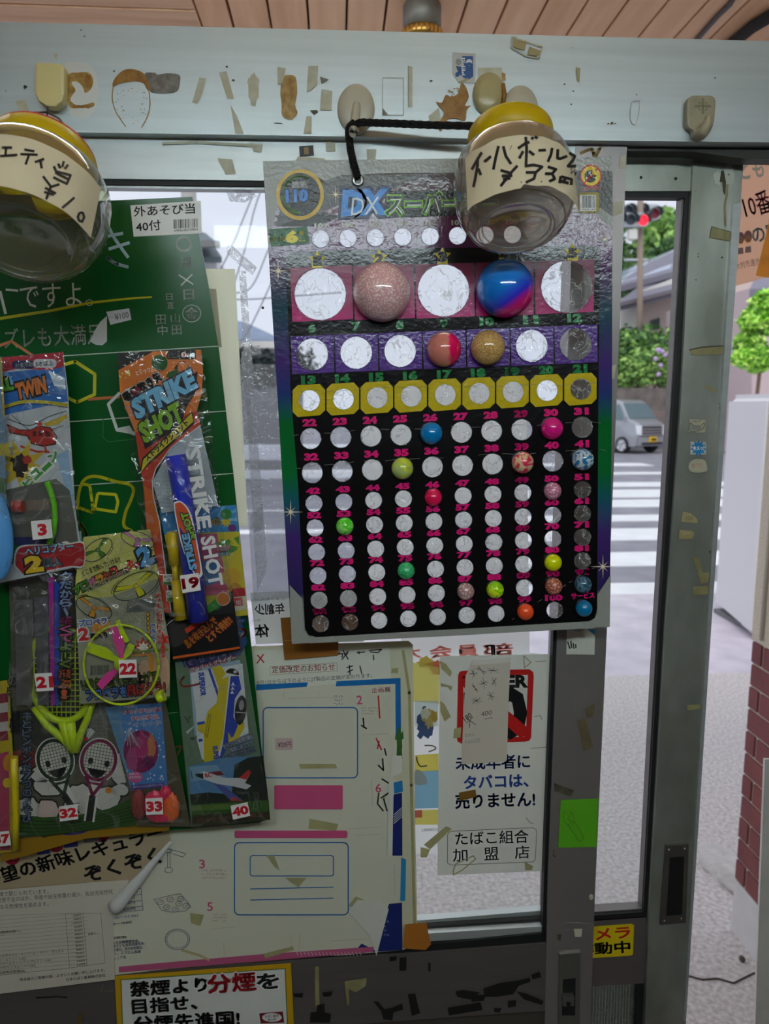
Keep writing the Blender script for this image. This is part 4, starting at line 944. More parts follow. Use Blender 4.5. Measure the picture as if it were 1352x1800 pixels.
def print_mat(key, stops, axis=2, lo=0.0, hi=1.0, rough=.25, spots=None):
    """a printed colour gradient running down the sheet"""
    m = bpy.data.materials.new(key); m.use_nodes = True; n = m.node_tree; b = n.nodes['Principled BSDF']; b.inputs['Roughness'].default_value = rough
    t = n.nodes.new('ShaderNodeTexCoord'); sp = n.nodes.new('ShaderNodeSeparateXYZ'); n.links.new(t.outputs['Object'], sp.inputs[0])
    mr = n.nodes.new('ShaderNodeMapRange'); mr.inputs['From Min'].default_value = lo; mr.inputs['From Max'].default_value = hi; n.links.new(sp.outputs[axis], mr.inputs['Value'])
    r = n.nodes.new('ShaderNodeValToRGB'); el = r.color_ramp.elements
    while len(el) < len(stops): el.new(.5)
    for e, (p, c) in zip(el, stops): e.position = p; e.color = (*lin(c), 1)
    n.links.new(mr.outputs[0], r.inputs['Fac']); last = r.outputs['Color']
    if spots:
        v = n.nodes.new('ShaderNodeTexVoronoi'); v.inputs['Scale'].default_value = spots[0]; n.links.new(t.outputs['Object'], v.inputs['Vector'])
        g = n.nodes.new('ShaderNodeMapRange'); g.inputs['From Min'].default_value = spots[2]; g.inputs['From Max'].default_value = spots[2] * .8; g.inputs['To Max'].default_value = .35; n.links.new(v.outputs['Distance'], g.inputs['Value'])
        mx = n.nodes.new('ShaderNodeMix'); mx.data_type = 'RGBA'; n.links.new(g.outputs[0], mx.inputs[0]); n.links.new(last, mx.inputs[6]); mx.inputs[7].default_value = (*lin(spots[1]), 1); last = mx.outputs[2]
    n.links.new(last, b.inputs['Base Color'])
    # the glossy laminate is a little uneven
    x = n.nodes.new('ShaderNodeTexNoise'); x.inputs['Scale'].default_value = 260; n.links.new(t.outputs['Object'], x.inputs['Vector'])
    x2 = n.nodes.new('ShaderNodeTexNoise'); x2.inputs['Scale'].default_value = 9; n.links.new(t.outputs['Object'], x2.inputs['Vector'])
    ad = n.nodes.new('ShaderNodeMath'); ad.operation = 'MULTIPLY_ADD'; ad.inputs[1].default_value = .06; n.links.new(x.outputs['Fac'], ad.inputs[0]); n.links.new(x2.outputs['Fac'], ad.inputs[2])
    bp = n.nodes.new('ShaderNodeBump'); bp.inputs['Strength'].default_value = .35; bp.inputs['Distance'].default_value = .012; n.links.new(ad.outputs[0], bp.inputs['Height']); n.links.new(bp.outputs[0], b.inputs['Normal'])
    return m
zt_, zb_ = at(770, 280, YS).z, at(790, 1118, YS).z
MARG = print_mat('sheet_margin', [(0.0, (120, 124, 116)), (.085, (120, 124, 116)), (.10, (46, 40, 90)), (.23, (70, 44, 116)), (.30, (30, 90, 110)), (.36, (12, 110, 52)), (.47, (10, 104, 44)), (.53, (40, 60, 120)), (.60, (72, 46, 118)), (.70, (40, 78, 92)), (.80, (84, 44, 92)), (.86, (104, 46, 88)), (.93, (96, 62, 66)), (.975, (70, 62, 60)), (.985, (150, 152, 148)), (1, (150, 152, 148))], 2, zb_, zt_, .17, (34, (190, 150, 110), .012))
BLACKP = print_mat('sheet_black', [(0, (12, 11, 14)), (1, (16, 14, 17))], 2, zb_, zt_, .2)
pg = Page(YS); pg.inkf = gloss_ink
allh = [hole(n) for n in CELL]
outer = [(462, 283), (770, 279), (1077, 275), (1076, 690), (1072, 1102), (790, 1118), (513, 1132), (488, 700)]
pg.holed(MARG, outer, allh); pg.n += 1
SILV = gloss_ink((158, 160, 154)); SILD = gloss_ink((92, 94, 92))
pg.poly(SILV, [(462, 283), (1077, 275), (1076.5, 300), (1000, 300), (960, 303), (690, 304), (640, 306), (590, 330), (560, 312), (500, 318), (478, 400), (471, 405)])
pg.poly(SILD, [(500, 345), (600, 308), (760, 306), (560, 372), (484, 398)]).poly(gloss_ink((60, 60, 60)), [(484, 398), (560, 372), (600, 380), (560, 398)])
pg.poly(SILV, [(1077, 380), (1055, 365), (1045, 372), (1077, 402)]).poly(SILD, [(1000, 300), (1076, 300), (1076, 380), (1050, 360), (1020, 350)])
pg.poly(SILV, [(509, 1028), (531, 1052), (535, 1108), (548, 1124), (545, 1130), (513, 1132)]).poly(SILV, [(1074, 1010), (1050, 1046), (1050, 1080), (1040, 1092), (1042, 1103), (1072, 1102)]).poly(SILV, [(545, 1119), (1045, 1090), (1045, 1104), (544, 1131)])
pg.holed(BLACKP, [(503, 470), (503, 452), (512, 443), (640, 438), (1045, 432), (1054, 438), (1055, 452), (1052, 700), (1050, 1070), (1046, 1086), (1036, 1092), (800, 1106), (556, 1120), (542, 1116), (536, 1104), (524, 850), (511, 690)], [hole(n) for n in CELL if n < 201]); pg.n += 1
MAG = print_mat('sheet_magenta', [(0, (196, 20, 116)), (1, (120, 22, 66))], 2, at(563, 565, YS).z, at(563, 460, YS).z, .3)
PUR = gloss_ink((86, 44, 138)); YEL = gloss_ink((206, 182, 14))
for n, q in ((1, [(510, 471), (618, 466), (621, 561), (514, 566)]), (2, [(620.5, 468), (727, 464.5), (729.5, 559), (624, 563)]), (3, [(730, 465), (833, 462), (834.5, 556), (732.5, 560)]), (4, [(836, 462), (937, 458.5), (938.5, 553), (837.5, 556)]), (5, [(941, 459), (1045, 455.5), (1043.6, 548), (941.5, 552.5)])):
    pg.holed(MAG, q, [hole(n)]); pg.n -= 1
pg.n += 1
for n in range(6, 13):
    x, y, r = CELL[n]; k = .043; q = [(x - 37.5, y - 33 + 1.5), (x + 38, y - 33 - 1.5), (x + 38.5, y + 33 - 1.5), (x - 35.5, y + 35)]; pg.holed(PUR, q, [hole(n)]); pg.n -= 1
pg.n += 1
for n in range(13, 22):
    x, y, r = CELL[n]; x -= 1; a, b = 28.5, 28; c = 9
    pg.holed(YEL, [(x - a + c, y - b + 1), (x + a - c, y - b - 1), (x + a, y - b + c), (x + a, y + b - c - 2), (x + a - c, y + b - 2), (x - a + c, y + b + 1), (x - a, y + b - c + 1), (x - a, y - b + c + 1)], [hole(n)]); pg.n -= 1
pg.n += 1
sheet = pg.build('bouncy_ball_sheet')
tag(sheet, 'black raffle sheet of numbered bouncy-ball cells hung on the sliding door', 'toy sheet')
# card board behind the print, with the same cells cut through
pb = Page(YS + .0012); pb.holed((150, 140, 126), [(464, 285), (1075, 277), (1070, 1100), (515, 1130)], [hole(n, 1.0) for n in CELL]); pb.build('card_backing', sheet)
# lettering, in groups
class Print(Page):
    inkf = staticmethod(gloss_ink)
pg = Print(YS - .0006)
GOLD = gloss_ink((206, 170, 40))
pg.ell(GOLD, 527.5, 342, 42, 45, 0, 40).ell((28, 30, 26), 527.5, 342, 35.5, 38, 0, 40).line((104, 158, 40), ellipse(527.5, 342, 30, 32, 0, 20, 200, 300), 4).line((104, 158, 40), ellipse(527.5, 342, 30, 32, 0, 20, 90, 175), 4)
pg.text((226, 226, 226), '総数', (513, 331), (541, 330), 13, .03).text((44, 128, 220), '110', (504, 355), (540, 353), 20, .05, (16, 26, 50), .12)
pg.build('count_emblem', sheet); pg = Print(YS - .0006)
pg.zoom(440, 0, 2.939)
pg.poly((28, 34, 30), [(700, 985), (1120, 985), (1130, 1110), (690, 1125)])
pg.text((52, 140, 226), 'DX', (478, 1108), (690, 1100), 116, .06, (24, 40, 80), .16, .10).text((206, 226, 236), 'DX', (520, 1112), (662, 1106), 90, .00, None, 0, .12)
pg.text((30, 36, 32), 'スーパーボー', (705, 1108), (1270, 1096), 104, .05, (120, 190, 40), .11, .05)
pg.text((206, 220, 196), 'スーパーボー', (712, 1110), (1266, 1099), 96, -.012, None, 0, .05)
pg.build('title_lettering', sheet); pg = Print(YS - .0006)
pg.poly((24, 96, 40), [(472, 403), (540, 398), (545, 428), (476, 433)]).text((222, 206, 40), '対象年齢', (473, 426), (501, 424), 9, .02).text((230, 214, 30), '6', (505, 426), (522, 425), 18, .07).text((222, 206, 40), '歳', (526, 414), (534, 413.5), 8, .02).text((222, 206, 40), '以上', (525, 425), (538, 424), 8, .02)
pg.build('age_tag', sheet); pg = Print(YS - .0006)
for k in range(8):
    x, y, r = CELL[301 + k]; pg.text((200, 196, 190), str(101 + k), (x - 10, y - 19), (x + 10, y - 19.5), 8, .05)
pg.build('bonus_numbers', sheet); pg = Print(YS - .0006)
for n in range(1, 6):
    x, y, r = CELL[n]; x += (-5 if n < 3 else -2 if n < 5 else 10); y -= r + 14
    pg.poly((206, 186, 20), star(x, y, 16, 8)); pg.rect((206, 186, 20), x - 9, y + 4, x + 9, y + 15); pg.text((18, 18, 14), str(n), (x - (3 if n == 1 else 6), y + 9), (x + (3 if n == 1 else 6), y + 9), 15, .08)
    pg.build('number_star', sheet); pg = Print(YS - .0006)
GRN = (24, 124, 56); PNK = (226, 30, 120)
for n in range(6, 101):
    x, y, r = CELL[n]; s = str(n); w2 = 5.5 if n < 10 else 11 if n < 100 else 14; hh = 13 if n < 22 else 11 if n < 42 else 9.4
    yy = y - r - (11 if n < 22 else 4.0 if n < 42 else 2.6); pg.text(GRN if n < 22 else PNK, s, (x - w2 - (1.5 if n > 9 else 0), yy + .4), (x + w2 - (1.5 if n > 9 else 0), yy - .4), hh, .07)
    if n in (12, 21, 31, 41, 51, 61, 71, 81, 91): pg.build('cell_numbers', sheet); pg = Print(YS - .0006)
pg.text(PNK, 'サービス', (1005, 1053), (1045, 1051), 10, .05)
pg.build('cell_numbers', sheet); pg = Print(YS - .0006)
# emblem, caption and bar code right of the jar
pg.ell((196, 40, 40), 1039, 309, 19, 20).ell((222, 196, 30), 1039, 309, 16.5, 17.5).ell((20, 20, 20), 1038, 310, 10.5, 11).line((196, 40, 40), [(1027, 322), (1051, 296)], 2.5)
pg.lines((236, 236, 230), [[(1034, 302), (1039, 307)], [(1039, 302), (1034, 307)]], 1.2).ell((240, 240, 236), 1031, 313, 1.6, 2.2).ell((222, 196, 30), 1046, 304, 5, 4).poly((222, 196, 30), [(1044, 312), (1050, 309), (1049, 316)])
pg.text((222, 60, 50), '口にいれない', (1023, 335), (1056, 333), 6, .05, (236, 226, 220), .12)
pg.poly((150, 134, 40), rrect(1018, 338, 1054, 374, 4)).rect((226, 226, 220), 1020, 343, 1048, 371).barcode(1024, 344, 1047, 365, 12).scribble((40, 40, 40), 1024, 366, 1047, 370, 1, 10, .6)
pg.build('warning_mark', sheet); pg = Print(YS - .0006)
def glint(x, y, r):
    pg.polys((226, 210, 180), [star(x, y, r, r * .08, 4, 0), star(x, y, r * .55, r * .07, 4, 45)]); pg.ell((244, 234, 214), x, y, r * .12)
for x, y, r in ((489, 476, 20), (511, 900, 22), (1060, 996, 22), (1063, 421, 14), (590, 342, 18)): glint(x, y, r)
pg.build('printed_sparkles', sheet); pg = Print(YS - .0006)
# folds across the print
for pts in ([(512, 690), (600, 686), (700, 681), (860, 678), (1064, 674)], [(515, 764), (640, 757), (760, 752), (900, 748), (1070, 742)], [(520, 822), (640, 812), (800, 802), (960, 796), (1074, 790)], [(900, 1090), (960, 1050), (1000, 1025), (1050, 995)], [(654, 285), (672, 305), (690, 330), (705, 350)]):
    rr = random.Random(int(pts[0][1])); P = [(x, y + rr.uniform(-2, 2)) for x, y in smooth_path(pts, 8)]
    for a, b in zip(P[::2], P[1::2]): pg.line((128, 122, 120), [a, b], .7); pg.n -= 1
    pg.build('fold_crease', sheet); pg = Print(YS - .0006)
pg.bm.free()
bm = bmesh.new(); add_lathe(bm, [(.0028, .0005), (.0052, .0012), (.0058, 0)], at(629, 317, YS - .001), (0, -1, 0), 24); mesh_obj('eyelet', bm, STEEL, sheet)

# empty film bubbles
FILM = [film_mat('blister_film_%d' % k, (246, 248, 250), h, .9, .10, cr_, 55, .9, 70) for k, (h, cr_) in enumerate(((.10, .62), (.16, .62), (.07, .6)))]
BALLS = {2: 'pg', 4: 'bm', 9: 'pr', 10: 'gg', 26: 'bl', 30: 'mg', 35: 'yg', 39: 'sw', 41: 'bw', 46: 'rd', 50: 'p2', 53: 'gn', 75: 'mi', 80: 'ye', 87: 'p3', 88: 'lg', 90: 'co', 99: 'or', 91: 'db'}
def blister(n, bm=None, dents=True):
    x, y, r = CELL[n]; own = bm is None; bm = bm or bmesh.new(); rng = random.Random(n * 13); flat = rng.uniform(.35, .6)
    ph = rng.uniform(0, 50); prev = None; K = 7; SG = 26; hh = r / 1690 * flat
    for k in range(K + 1):
        s = (1 - k / K) * 1.02; off = hh * (1 - (1 - k / K) ** 3.2) if k else 0
        ring = []
        for (px, py) in (ellipse(x, y, r * s, r * s, 0, SG) if k < K else [(x, y)]):
            d = noise.noise(Vector((px * .11 * 18.6 / r + ph, py * .11 * 18.6 / r, ph))) * hh * .55 if k else 0
            ring.append(bm.verts.new(at(px, py, YS - .0009 - max(0, off + d))))
        if prev:
            for i in range(SG):
                q = (prev[i], prev[(i + 1) % SG], ring[(i + 1) % SG], ring[i]) if k < K else (prev[i], prev[(i + 1) % SG], ring[0])
                f = bm.faces.new(q); f.smooth = rng.random() < .9
        prev = ring
    # rolled rim of the cut film
    add_tube(bm, [at(px, py, YS - .0011) for px, py in ellipse(x, y, r * 1.0, r * 1.0, 0, 24)] + [at(x + r, y, YS - .0011)], .00022, 5, cap=False)
    if own: mesh_obj('film_bubble', bm, FILM[rng.randrange(3) if n > 21 else 0], sheet)
for n in CELL:
    if n in BALLS or n == 200 or n >= 307: continue
    blister(n)
# the balls still in their cells
def ballmat(key, c, c2=None, mode=None, rough=.12, trans=0.0, scale=14):
    m = bpy.data.materials.new('ball_' + key); m.use_nodes = True; n = m.node_tree; b = n.nodes['Principled BSDF']
    b.inputs['Base Color'].default_value = (*lin(c), 1); b.inputs['Roughness'].default_value = rough; b.inputs['Coat Weight'].default_value = .6; b.inputs['Coat Roughness'].default_value = .06
    if trans: b.inputs['Transmission Weight'].default_value = trans; b.inputs['IOR'].default_value = 1.3
    t = n.nodes.new('ShaderNodeTexCoord')
    if mode == 'glitter':
        v = n.nodes.new('ShaderNodeTexVoronoi'); v.inputs['Scale'].default_value = scale; n.links.new(t.outputs['Object'], v.inputs['Vector'])
        sp = n.nodes.new('ShaderNodeSeparateColor'); n.links.new(v.outputs['Color'], sp.inputs[0])
        g = n.nodes.new('ShaderNodeMapRange'); g.inputs['From Min'].default_value = .55; g.inputs['From Max'].default_value = .95; n.links.new(sp.outputs[0], g.inputs['Value'])
        mx = n.nodes.new('ShaderNodeMix'); mx.data_type = 'RGBA'; n.links.new(g.outputs[0], mx.inputs[0]); mx.inputs[6].default_value = (*lin(c), 1); mx.inputs[7].default_value = (*lin(c2), 1); n.links.new(mx.outputs[2], b.inputs['Base Color'])
    elif mode == 'swirl':
        x = n.nodes.new('ShaderNodeTexNoise'); x.inputs['Scale'].default_value = scale; x.inputs['Distortion'].default_value = 3; x.inputs['Detail'].default_value = 2; n.links.new(t.outputs['Object'], x.inputs['Vector'])
        r = n.nodes.new('ShaderNodeValToRGB'); r.color_ramp.elements[0].position = .47; r.color_ramp.elements[1].position = .53; r.color_ramp.elements[0].color = (*lin(c), 1); r.color_ramp.elements[1].color = (*lin(c2), 1)
        n.links.new(x.outputs['Fac'], r.inputs['Fac']); n.links.new(r.outputs['Color'], b.inputs['Base Color'])
    elif mode == 'split':
        sp = n.nodes.new('ShaderNodeSeparateXYZ'); n.links.new(t.outputs['Object'], sp.inputs[0])
        a = n.nodes.new('ShaderNodeMath'); a.operation = 'MULTIPLY_ADD'; a.inputs[1].default_value = -.75; n.links.new(sp.outputs[0], a.inputs[0]); n.links.new(sp.outputs[2], a.inputs[2])
        g = n.nodes.new('ShaderNodeMapRange'); g.inputs['From Min'].default_value = -.022; g.inputs['From Max'].default_value = .004; n.links.new(a.outputs[0], g.inputs['Value'])
        r = n.nodes.new('ShaderNodeValToRGB'); r.color_ramp.elements[0].color = (*lin(c2), 1); r.color_ramp.elements[1].color = (*lin(c), 1); e = r.color_ramp.elements.new(.35); e.color = (*lin((60, 50, 220)), 1)
        n.links.new(g.outputs[0], r.inputs['Fac']); n.links.new(r.outputs['Color'], b.inputs['Base Color'])
    elif mode == 'half':
        sp = n.nodes.new('ShaderNodeSeparateXYZ'); n.links.new(t.outputs['Object'], sp.inputs[0])
        x = n.nodes.new('ShaderNodeTexNoise'); x.inputs['Scale'].default_value = 60; n.links.new(t.outputs['Object'], x.inputs['Vector'])
        a = n.nodes.new('ShaderNodeMath'); a.operation = 'MULTIPLY_ADD'; a.inputs[1].default_value = .012; n.links.new(x.outputs['Fac'], a.inputs[0]); n.links.new(sp.outputs[0], a.inputs[2])
        g = n.nodes.new('ShaderNodeMapRange'); g.inputs['From Min'].default_value = .0075; g.inputs['From Max'].default_value = .0105; n.links.new(a.outputs[0], g.inputs['Value'])
        r = n.nodes.new('ShaderNodeValToRGB'); r.color_ramp.elements[0].color = (*lin(c), 1); r.color_ramp.elements[1].color = (*lin(c2), 1)
        n.links.new(g.outputs[0], r.inputs['Fac']); n.links.new(r.outputs['Color'], b.inputs['Base Color'])
    return m
BSPEC = {2: ('large pink glitter ball in star cell 2', (226, 168, 170), (255, 236, 226), 'glitter', 900), 4: ('large blue and magenta ball below the right jar', (20, 130, 226), (240, 30, 130), 'split', 1), 9: ('tan and hot pink split ball in purple row', (222, 132, 116), (246, 20, 96), 'half', 60), 10: ('gold glitter ball in purple row', (196, 150, 86), (240, 206, 140), 'glitter', 1100),
         26: ('bright blue ball in cell 26', (0, 134, 206), None, None, 1), 30: ('magenta ball in cell 30', (240, 26, 140), None, None, 1), 35: ('yellow-green marbled ball in cell 35', (206, 220, 60), (188, 206, 120), 'swirl', 40), 39: ('pink and cream swirled ball in cell 39', (240, 60, 96), (240, 206, 160), 'swirl', 60), 41: ('blue and white swirled ball in cell 41', (40, 130, 186), (206, 216, 222), 'swirl', 70),
         46: ('crimson ball in cell 46', (246, 24, 90), None, None, 1), 50: ('pink glitter small ball in cell 50', (206, 110, 146), (255, 226, 240), 'glitter', 1100), 53: ('vivid green ball in cell 53', (80, 222, 40), (150, 236, 110), 'swirl', 50), 75: ('mint speckled ball in cell 75', (70, 206, 130), (40, 150, 90), 'glitter', 700), 80: ('plain yellow ball in cell 80', (232, 240, 0), None, None, 1),
         87: ('pale mauve glitter ball in cell 87', (176, 130, 130), (250, 230, 226), 'glitter', 1100), 88: ('lime ball glowing yellow below in cell 88', (150, 226, 10), (230, 250, 40), 'swirl', 50), 90: ('copper glitter ball in cell 90', (170, 84, 66), (250, 190, 160), 'glitter', 1100), 91: ('dark teal clear ball in cell 91', (40, 84, 110), (90, 130, 150), 'swirl', 60), 99: ('orange ball in bottom row cell 99', (255, 90, 40), None, None, 1), 200: ('deep blue ball in bottom right service cell', (0, 122, 176), None, None, 1)}
for n, (lb, c, c2, mode, sc_) in BSPEC.items():
    x, y, r = CELL[n]
    rad = r / 1690 * 1.0; bm = bmesh.new(); bmesh.ops.create_uvsphere(bm, u_segments=32, v_segments=20, radius=rad)
    o = mesh_obj('bouncy_ball', bm, ballmat(str(n), c, c2, mode, scale=sc_), None, True); o.location = at(x, y, YS - rad * .30); tag(o, lb, 'ball', 'bouncy balls left in the sheet')

# ================================================================ THE GREEN BOARD OF TOYS
YB = -.022
WH = (226, 226, 222); YLW = (196, 190, 20); CHK = (206, 208, 200)
GREEN = mat('board_green', (8, 84, 32), .28, bump=.01)
pg = Page(YB)
pg.base(GREEN, [(-260, 372), (158, 354), (338, 346), (366, 500), (384, 608), (397, 722), (410, 831), (440, 1120), (472, 1440), (455, 1446), (-150, 1500)], .002)
pg.base(ink((236, 236, 232)), [(229, 361), (353, 353), (355, 410), (235, 416)], .0002)
pg.text((30, 30, 32), '外あそび当', (236, 381), (343, 375), 18, .015).text((30, 30, 32), '40付', (240, 408), (283, 404), 18, .015).barcode(305, 386, 347, 402, 22, -2).text((40, 40, 40), '4984648300864', (306, 408), (348, 405), 4.5)
pg.line(CHK, ellipse(323, 429, 13, 12, 20, 22, 30, 380), 3)
for ch, x, y, s in (('月', 326, 462, 19), ('日', 332, 518, 18), ('金', 337, 551, 21), ('日', 298, 522, 11), ('直', 300, 537, 12), ('田', 283, 562, 17), ('中', 286, 581, 17), ('山', 308.6, 559, 16), ('田', 311, 580, 17)):
    pg.text(CHK, ch, (x - s / 2, y + s / 2), (x + s / 2, y + s / 2 - .6), s, .012); pg.n -= 1
pg.n += 1
pg.lines(CHK, [[(314, 483), (340, 500)], [(338, 482), (318, 502)]], 2.5).line(CHK, ellipse(337, 551, 16, 15, 0, 20), 1.2, True)
pg.zoom(0, 300, 5)
LB = (168, 196, 206)
pg.lines(LB, [[(912, 582), (1082, 550)], [(955, 690), (1140, 632)], [(940, 470), (1010, 600), (1128, 765)], smooth_path([(938, 755), (1010, 812), (1130, 848)], 5)], 28)
pg.lines(LB, [[(766, 560), (836, 600)], [(770, 668), (842, 726)]], 20)
pg.zoom(0, 0, 1).text(WH, 'ですよ', (36, 543), (144, 538), 42, .0).line(WH, ellipse(157, 532, 6, 5, 0, 16), 1.5, True).line(WH, [(0, 512), (10, 552)], 5).line(WH, [(10, 509), (32, 511)], 4)
pg.line(YLW, [(-20, 563), (90, 546), (160, 532), (225, 525), (267, 522)], 5.5, wd2=3)
pg.text(CHK, 'ズレも大満足', (8, 614), (182, 604), 36, .006)
pg.line((200, 120, 80), [(-20, 614), (20, 600), (53, 622), (80, 640)], 5)
pg.base(ink((206, 206, 212)), [(187, 548), (227, 542), (231, 562), (194, 571)], .0002).text((120, 120, 130), '¥100', (203, 563), (227, 558), 11, .02).line((150, 150, 150), [(191, 558), (203, 557)], .8)
pg.poly((200, 200, 202), [(188, 555), (188, 600), (180, 607), (168, 606), (158, 600), (166, 582), (176, 566)])
pg.zoom(0, 440, 2.939)
pg.lines((190, 200, 186), [[(330, 545), (700, 522), (1130, 495)], [(350, 886), (700, 862), (1168, 830)], [(300, 1222), (720, 1192), (1206, 1152)]], 5)
pg.line(YLW, [(300, 600), (388, 574), (490, 640), (488, 745), (398, 785), (345, 760)], 17).line((190, 104, 50), [(455, 770), (620, 757)], 15)
pg.line(CHK, [(620, 735), (560, 795), (605, 928), (700, 945)], 16).poly(CHK, [(600, 920), (670, 905), (700, 960)])
pg.line((30, 120, 56), [(535, 870), (530, 965), (560, 990), (700, 975)], 5)
pg.line(YLW, smooth_path([(400, 1340), (410, 1240), (440, 1182), (500, 1168), (600, 1195), (665, 1208), (690, 1240), (672, 1300), (650, 1350), (640, 1420), (680, 1450), (740, 1480)], 5), 16)
pg.line(YLW, smooth_path([(420, 1210), (460, 1215), (470, 1260), (480, 1345), (465, 1350), (410, 1330)], 4), 15).line(YLW, [(505, 1255), (598, 1262), (610, 1300), (598, 1352), (490, 1335)], 15, True)
pg.zoom(0, 860, 4.507).line(YLW, [(470, 110), (540, 98), (620, 100)], 22).line(YLW, smooth_path([(500, 270), (560, 250), (630, 270), (675, 330), (690, 380)], 4), 24)
pg.zoom(200, 960, 4.507).lines((150, 170, 150), [[(390, 1330), (510, 1316)], [(1090, 800), (1130, 790)]], 5)
pg.lines((120, 90, 50), [[(410, 1600), (540, 1585), (480, 1700)]], 14)
board = pg.build('toy_board'); tag(board, 'green chalkboard-style card with chalk writing, toys hung on it', 'display card')

BAGF = film_mat('bag_film', (246, 247, 246), .02, 1.3, .06, .30, 26, .8, 40)
BAGF2 = film_mat('bag_film_plain', (246, 247, 246), .03, 1.2, .06, .16, 22, .6, 30)
RED = (200, 30, 44); BLK = (16, 16, 18)
def sticker(parent, num, quad, Y):
    pg = Page(Y); pg.base(ink((232, 230, 226)), quad, .0003)
    a, b, c, d = quad; m = .2 if len(num) == 1 else .1
    L = lambda p, q, t: (p[0] + (q[0] - p[0]) * t, p[1] + (q[1] - p[1]) * t)
    h = math.hypot(d[0] - a[0], d[1] - a[1]) * .56
    lo = L(d, a, .22), L(c, b, .22); w0 = .34 if len(num) == 1 else .08
    pg.text(RED, num, L(lo[0], lo[1], w0), L(lo[0], lo[1], 1 - w0 * (.9)), h, .055); o = pg.build('number_sticker', parent); o['label'] = 'white sticker with red number ' + num; return o
def zq(z, pts): return [(z[0] + x / z[2], z[1] + y / z[2]) for x, y in pts]
def bag(label): return empty('toy_packet', label, 'toy packet', 'toy packets on the green board')
A1 = (0, 440, 2.939); A2 = (0, 860, 4.507); A3 = (200, 600, 4.7368); A4 = (200, 960, 4.507); A5 = (0, 1180, 3.976); A6 = (300, 1120, 3.073)

# ---- racket set (32)
t = bag('racket packet with two smiling printed rackets, sticker 32'); Y = YB - .006
pg = Page(Y).zoom(*A5)
pg.base(ink((92, 88, 70)), [(60, -700), (700, -720), (880, 300), (955, 1076), (130, 1166), (90, 300)], .0004)
pg.poly((60, 58, 50), [(90, 280), (640, 200), (760, 620), (110, 700)]).poly((120, 118, 108), [(610, 200), (740, 180), (760, 560), (640, 580)]).scribble((80, 78, 70), 640, 220, 740, 540, 12, 6, 3, 5)
pg.poly((118, 38, 40), [(90, 560), (240, 540), (250, 700), (110, 720)])
cl = [(190, 960, 90, 80), (330, 970, 80, 70), (350, 800, 110, 70), (160, 720, 60, 60), (560, 900, 110, 110), (740, 890, 100, 80), (840, 680, 70, 110), (840, 830, 60, 40), (300, 720, 90, 60)]
for x, y, rx, ry in cl: pg.poly(BLK, blob(x, y, rx + 12, ry + 12, int(x), .10, 18)); pg.n -= 1
pg.n += 1
for x, y, rx, ry in cl: pg.poly((206, 204, 196) if x != 330 else (214, 190, 184), blob(x, y, rx, ry, int(x), .10, 18)); pg.n -= 1
pg.n += 1
pg.poly((40, 86, 14), [(122, 1000), (300, 1020), (520, 1010), (760, 960), (910, 890), (955, 1076), (130, 1166)])
pg.lines((24, 56, 10), [smooth_path([(130, 1030 + k * 30), (330, 1050 + k * 24), (620, 1025 + k * 20), (930, 945 + k * 24)], 5) for k in range(5)], 9)
def face_racket(cx, cy, rot, ring, hx, hy):
    c, s = math.cos(R(rot)), math.sin(R(rot)); q = lambda x, y: (cx + x * c - y * s, cy + x * s + y * c)
    pg.ell((222, 220, 212), cx, cy, 138, 158, rot)
    pg.line((222, 220, 212), [q(0, 150), (hx, hy)], 74)
    pg.line(BLK, [q(0, 250), (hx, hy)], 46)
    pg.lines(ring, [[q(-70, 120), q(0, 250)], [q(70, 120), q(0, 250)]], 24).line(ring, [q(-60, 165), q(60, 165)], 18)
    pg.ell(ring, cx, cy, 130, 150, rot).ell((214, 212, 200), cx, cy, 106, 126, rot)
    L = []
    for k in range(-4, 5):
        x = k * 22; e = math.sqrt(max(0, 1 - (x / 106) ** 2)) * 124; L.append([q(x, -e), q(x, e)])
    for k in range(-5, 6):
        y = k * 22; e = math.sqrt(max(0, 1 - (y / 126) ** 2)) * 104; L.append([q(-e, y), q(e, y)])
    pg.lines((52, 62, 50), L, 3.5)
    pg.ell(BLK, *q(-55, 15), 18, 24, rot).ell(BLK, *q(62, 15), 18, 24, rot).poly(BLK, [q(x, 68 + 30 * (1 - (x / 68) ** 2)) for x in range(-68, 69, 8)] + [q(x, 64 + 62 * (1 - (x / 68) ** 2)) for x in range(68, -69, -8)])
face_racket(385, 620, -14, (22, 50, 28), 540, 1000)
face_racket(690, 622, 10, (122, 20, 72), 622, 1050)
pg.lines((40, 40, 40), [[(520 - k * 4, 930 + k * 22), (560 - k * 2, 918 + k * 22)] for k in range(3)], 4)
pg.poly((220, 220, 216), [(598, 470), (612, 400), (640, 400), (665, 425), (612, 482)]).lines(BLK, [[(600, 465), (622, 404)], [(606, 470), (642, 408)], [(610, 475), (660, 424)]], 3).ell((200, 40, 30), 600, 472, 16, 12).ell((220, 130, 20), 758, 832, 22, 22).poly((180, 196, 150), [(510, 510), (572, 478), (568, 500)])
pg.vtext((92, 112, 140), 'ネとピンポンが7つのあそび', (188, 280), (188, 1060), 62, .02, BLK, .12)
pg.vtext((110, 104, 90), 'のま', (88, 20), (88, 190), 60, .02, BLK, .1).poly(BLK, blob(110, 360, 40, 90, 3, .3))
pg.build('printed_card', t)
LIME = mat('lime_plastic', (196, 222, 20), .35); YR = Y - .006
bm = bmesh.new(); ring = [at(x, y, YR) for x, y in zq(A5, ellipse(430, 20, 225, 330, -6, 40))]; add_tube(bm, ring + ring[:1], .0036, 8); rk = mesh_obj('racket_frame', bm, LIME, t)
bm = bmesh.new()
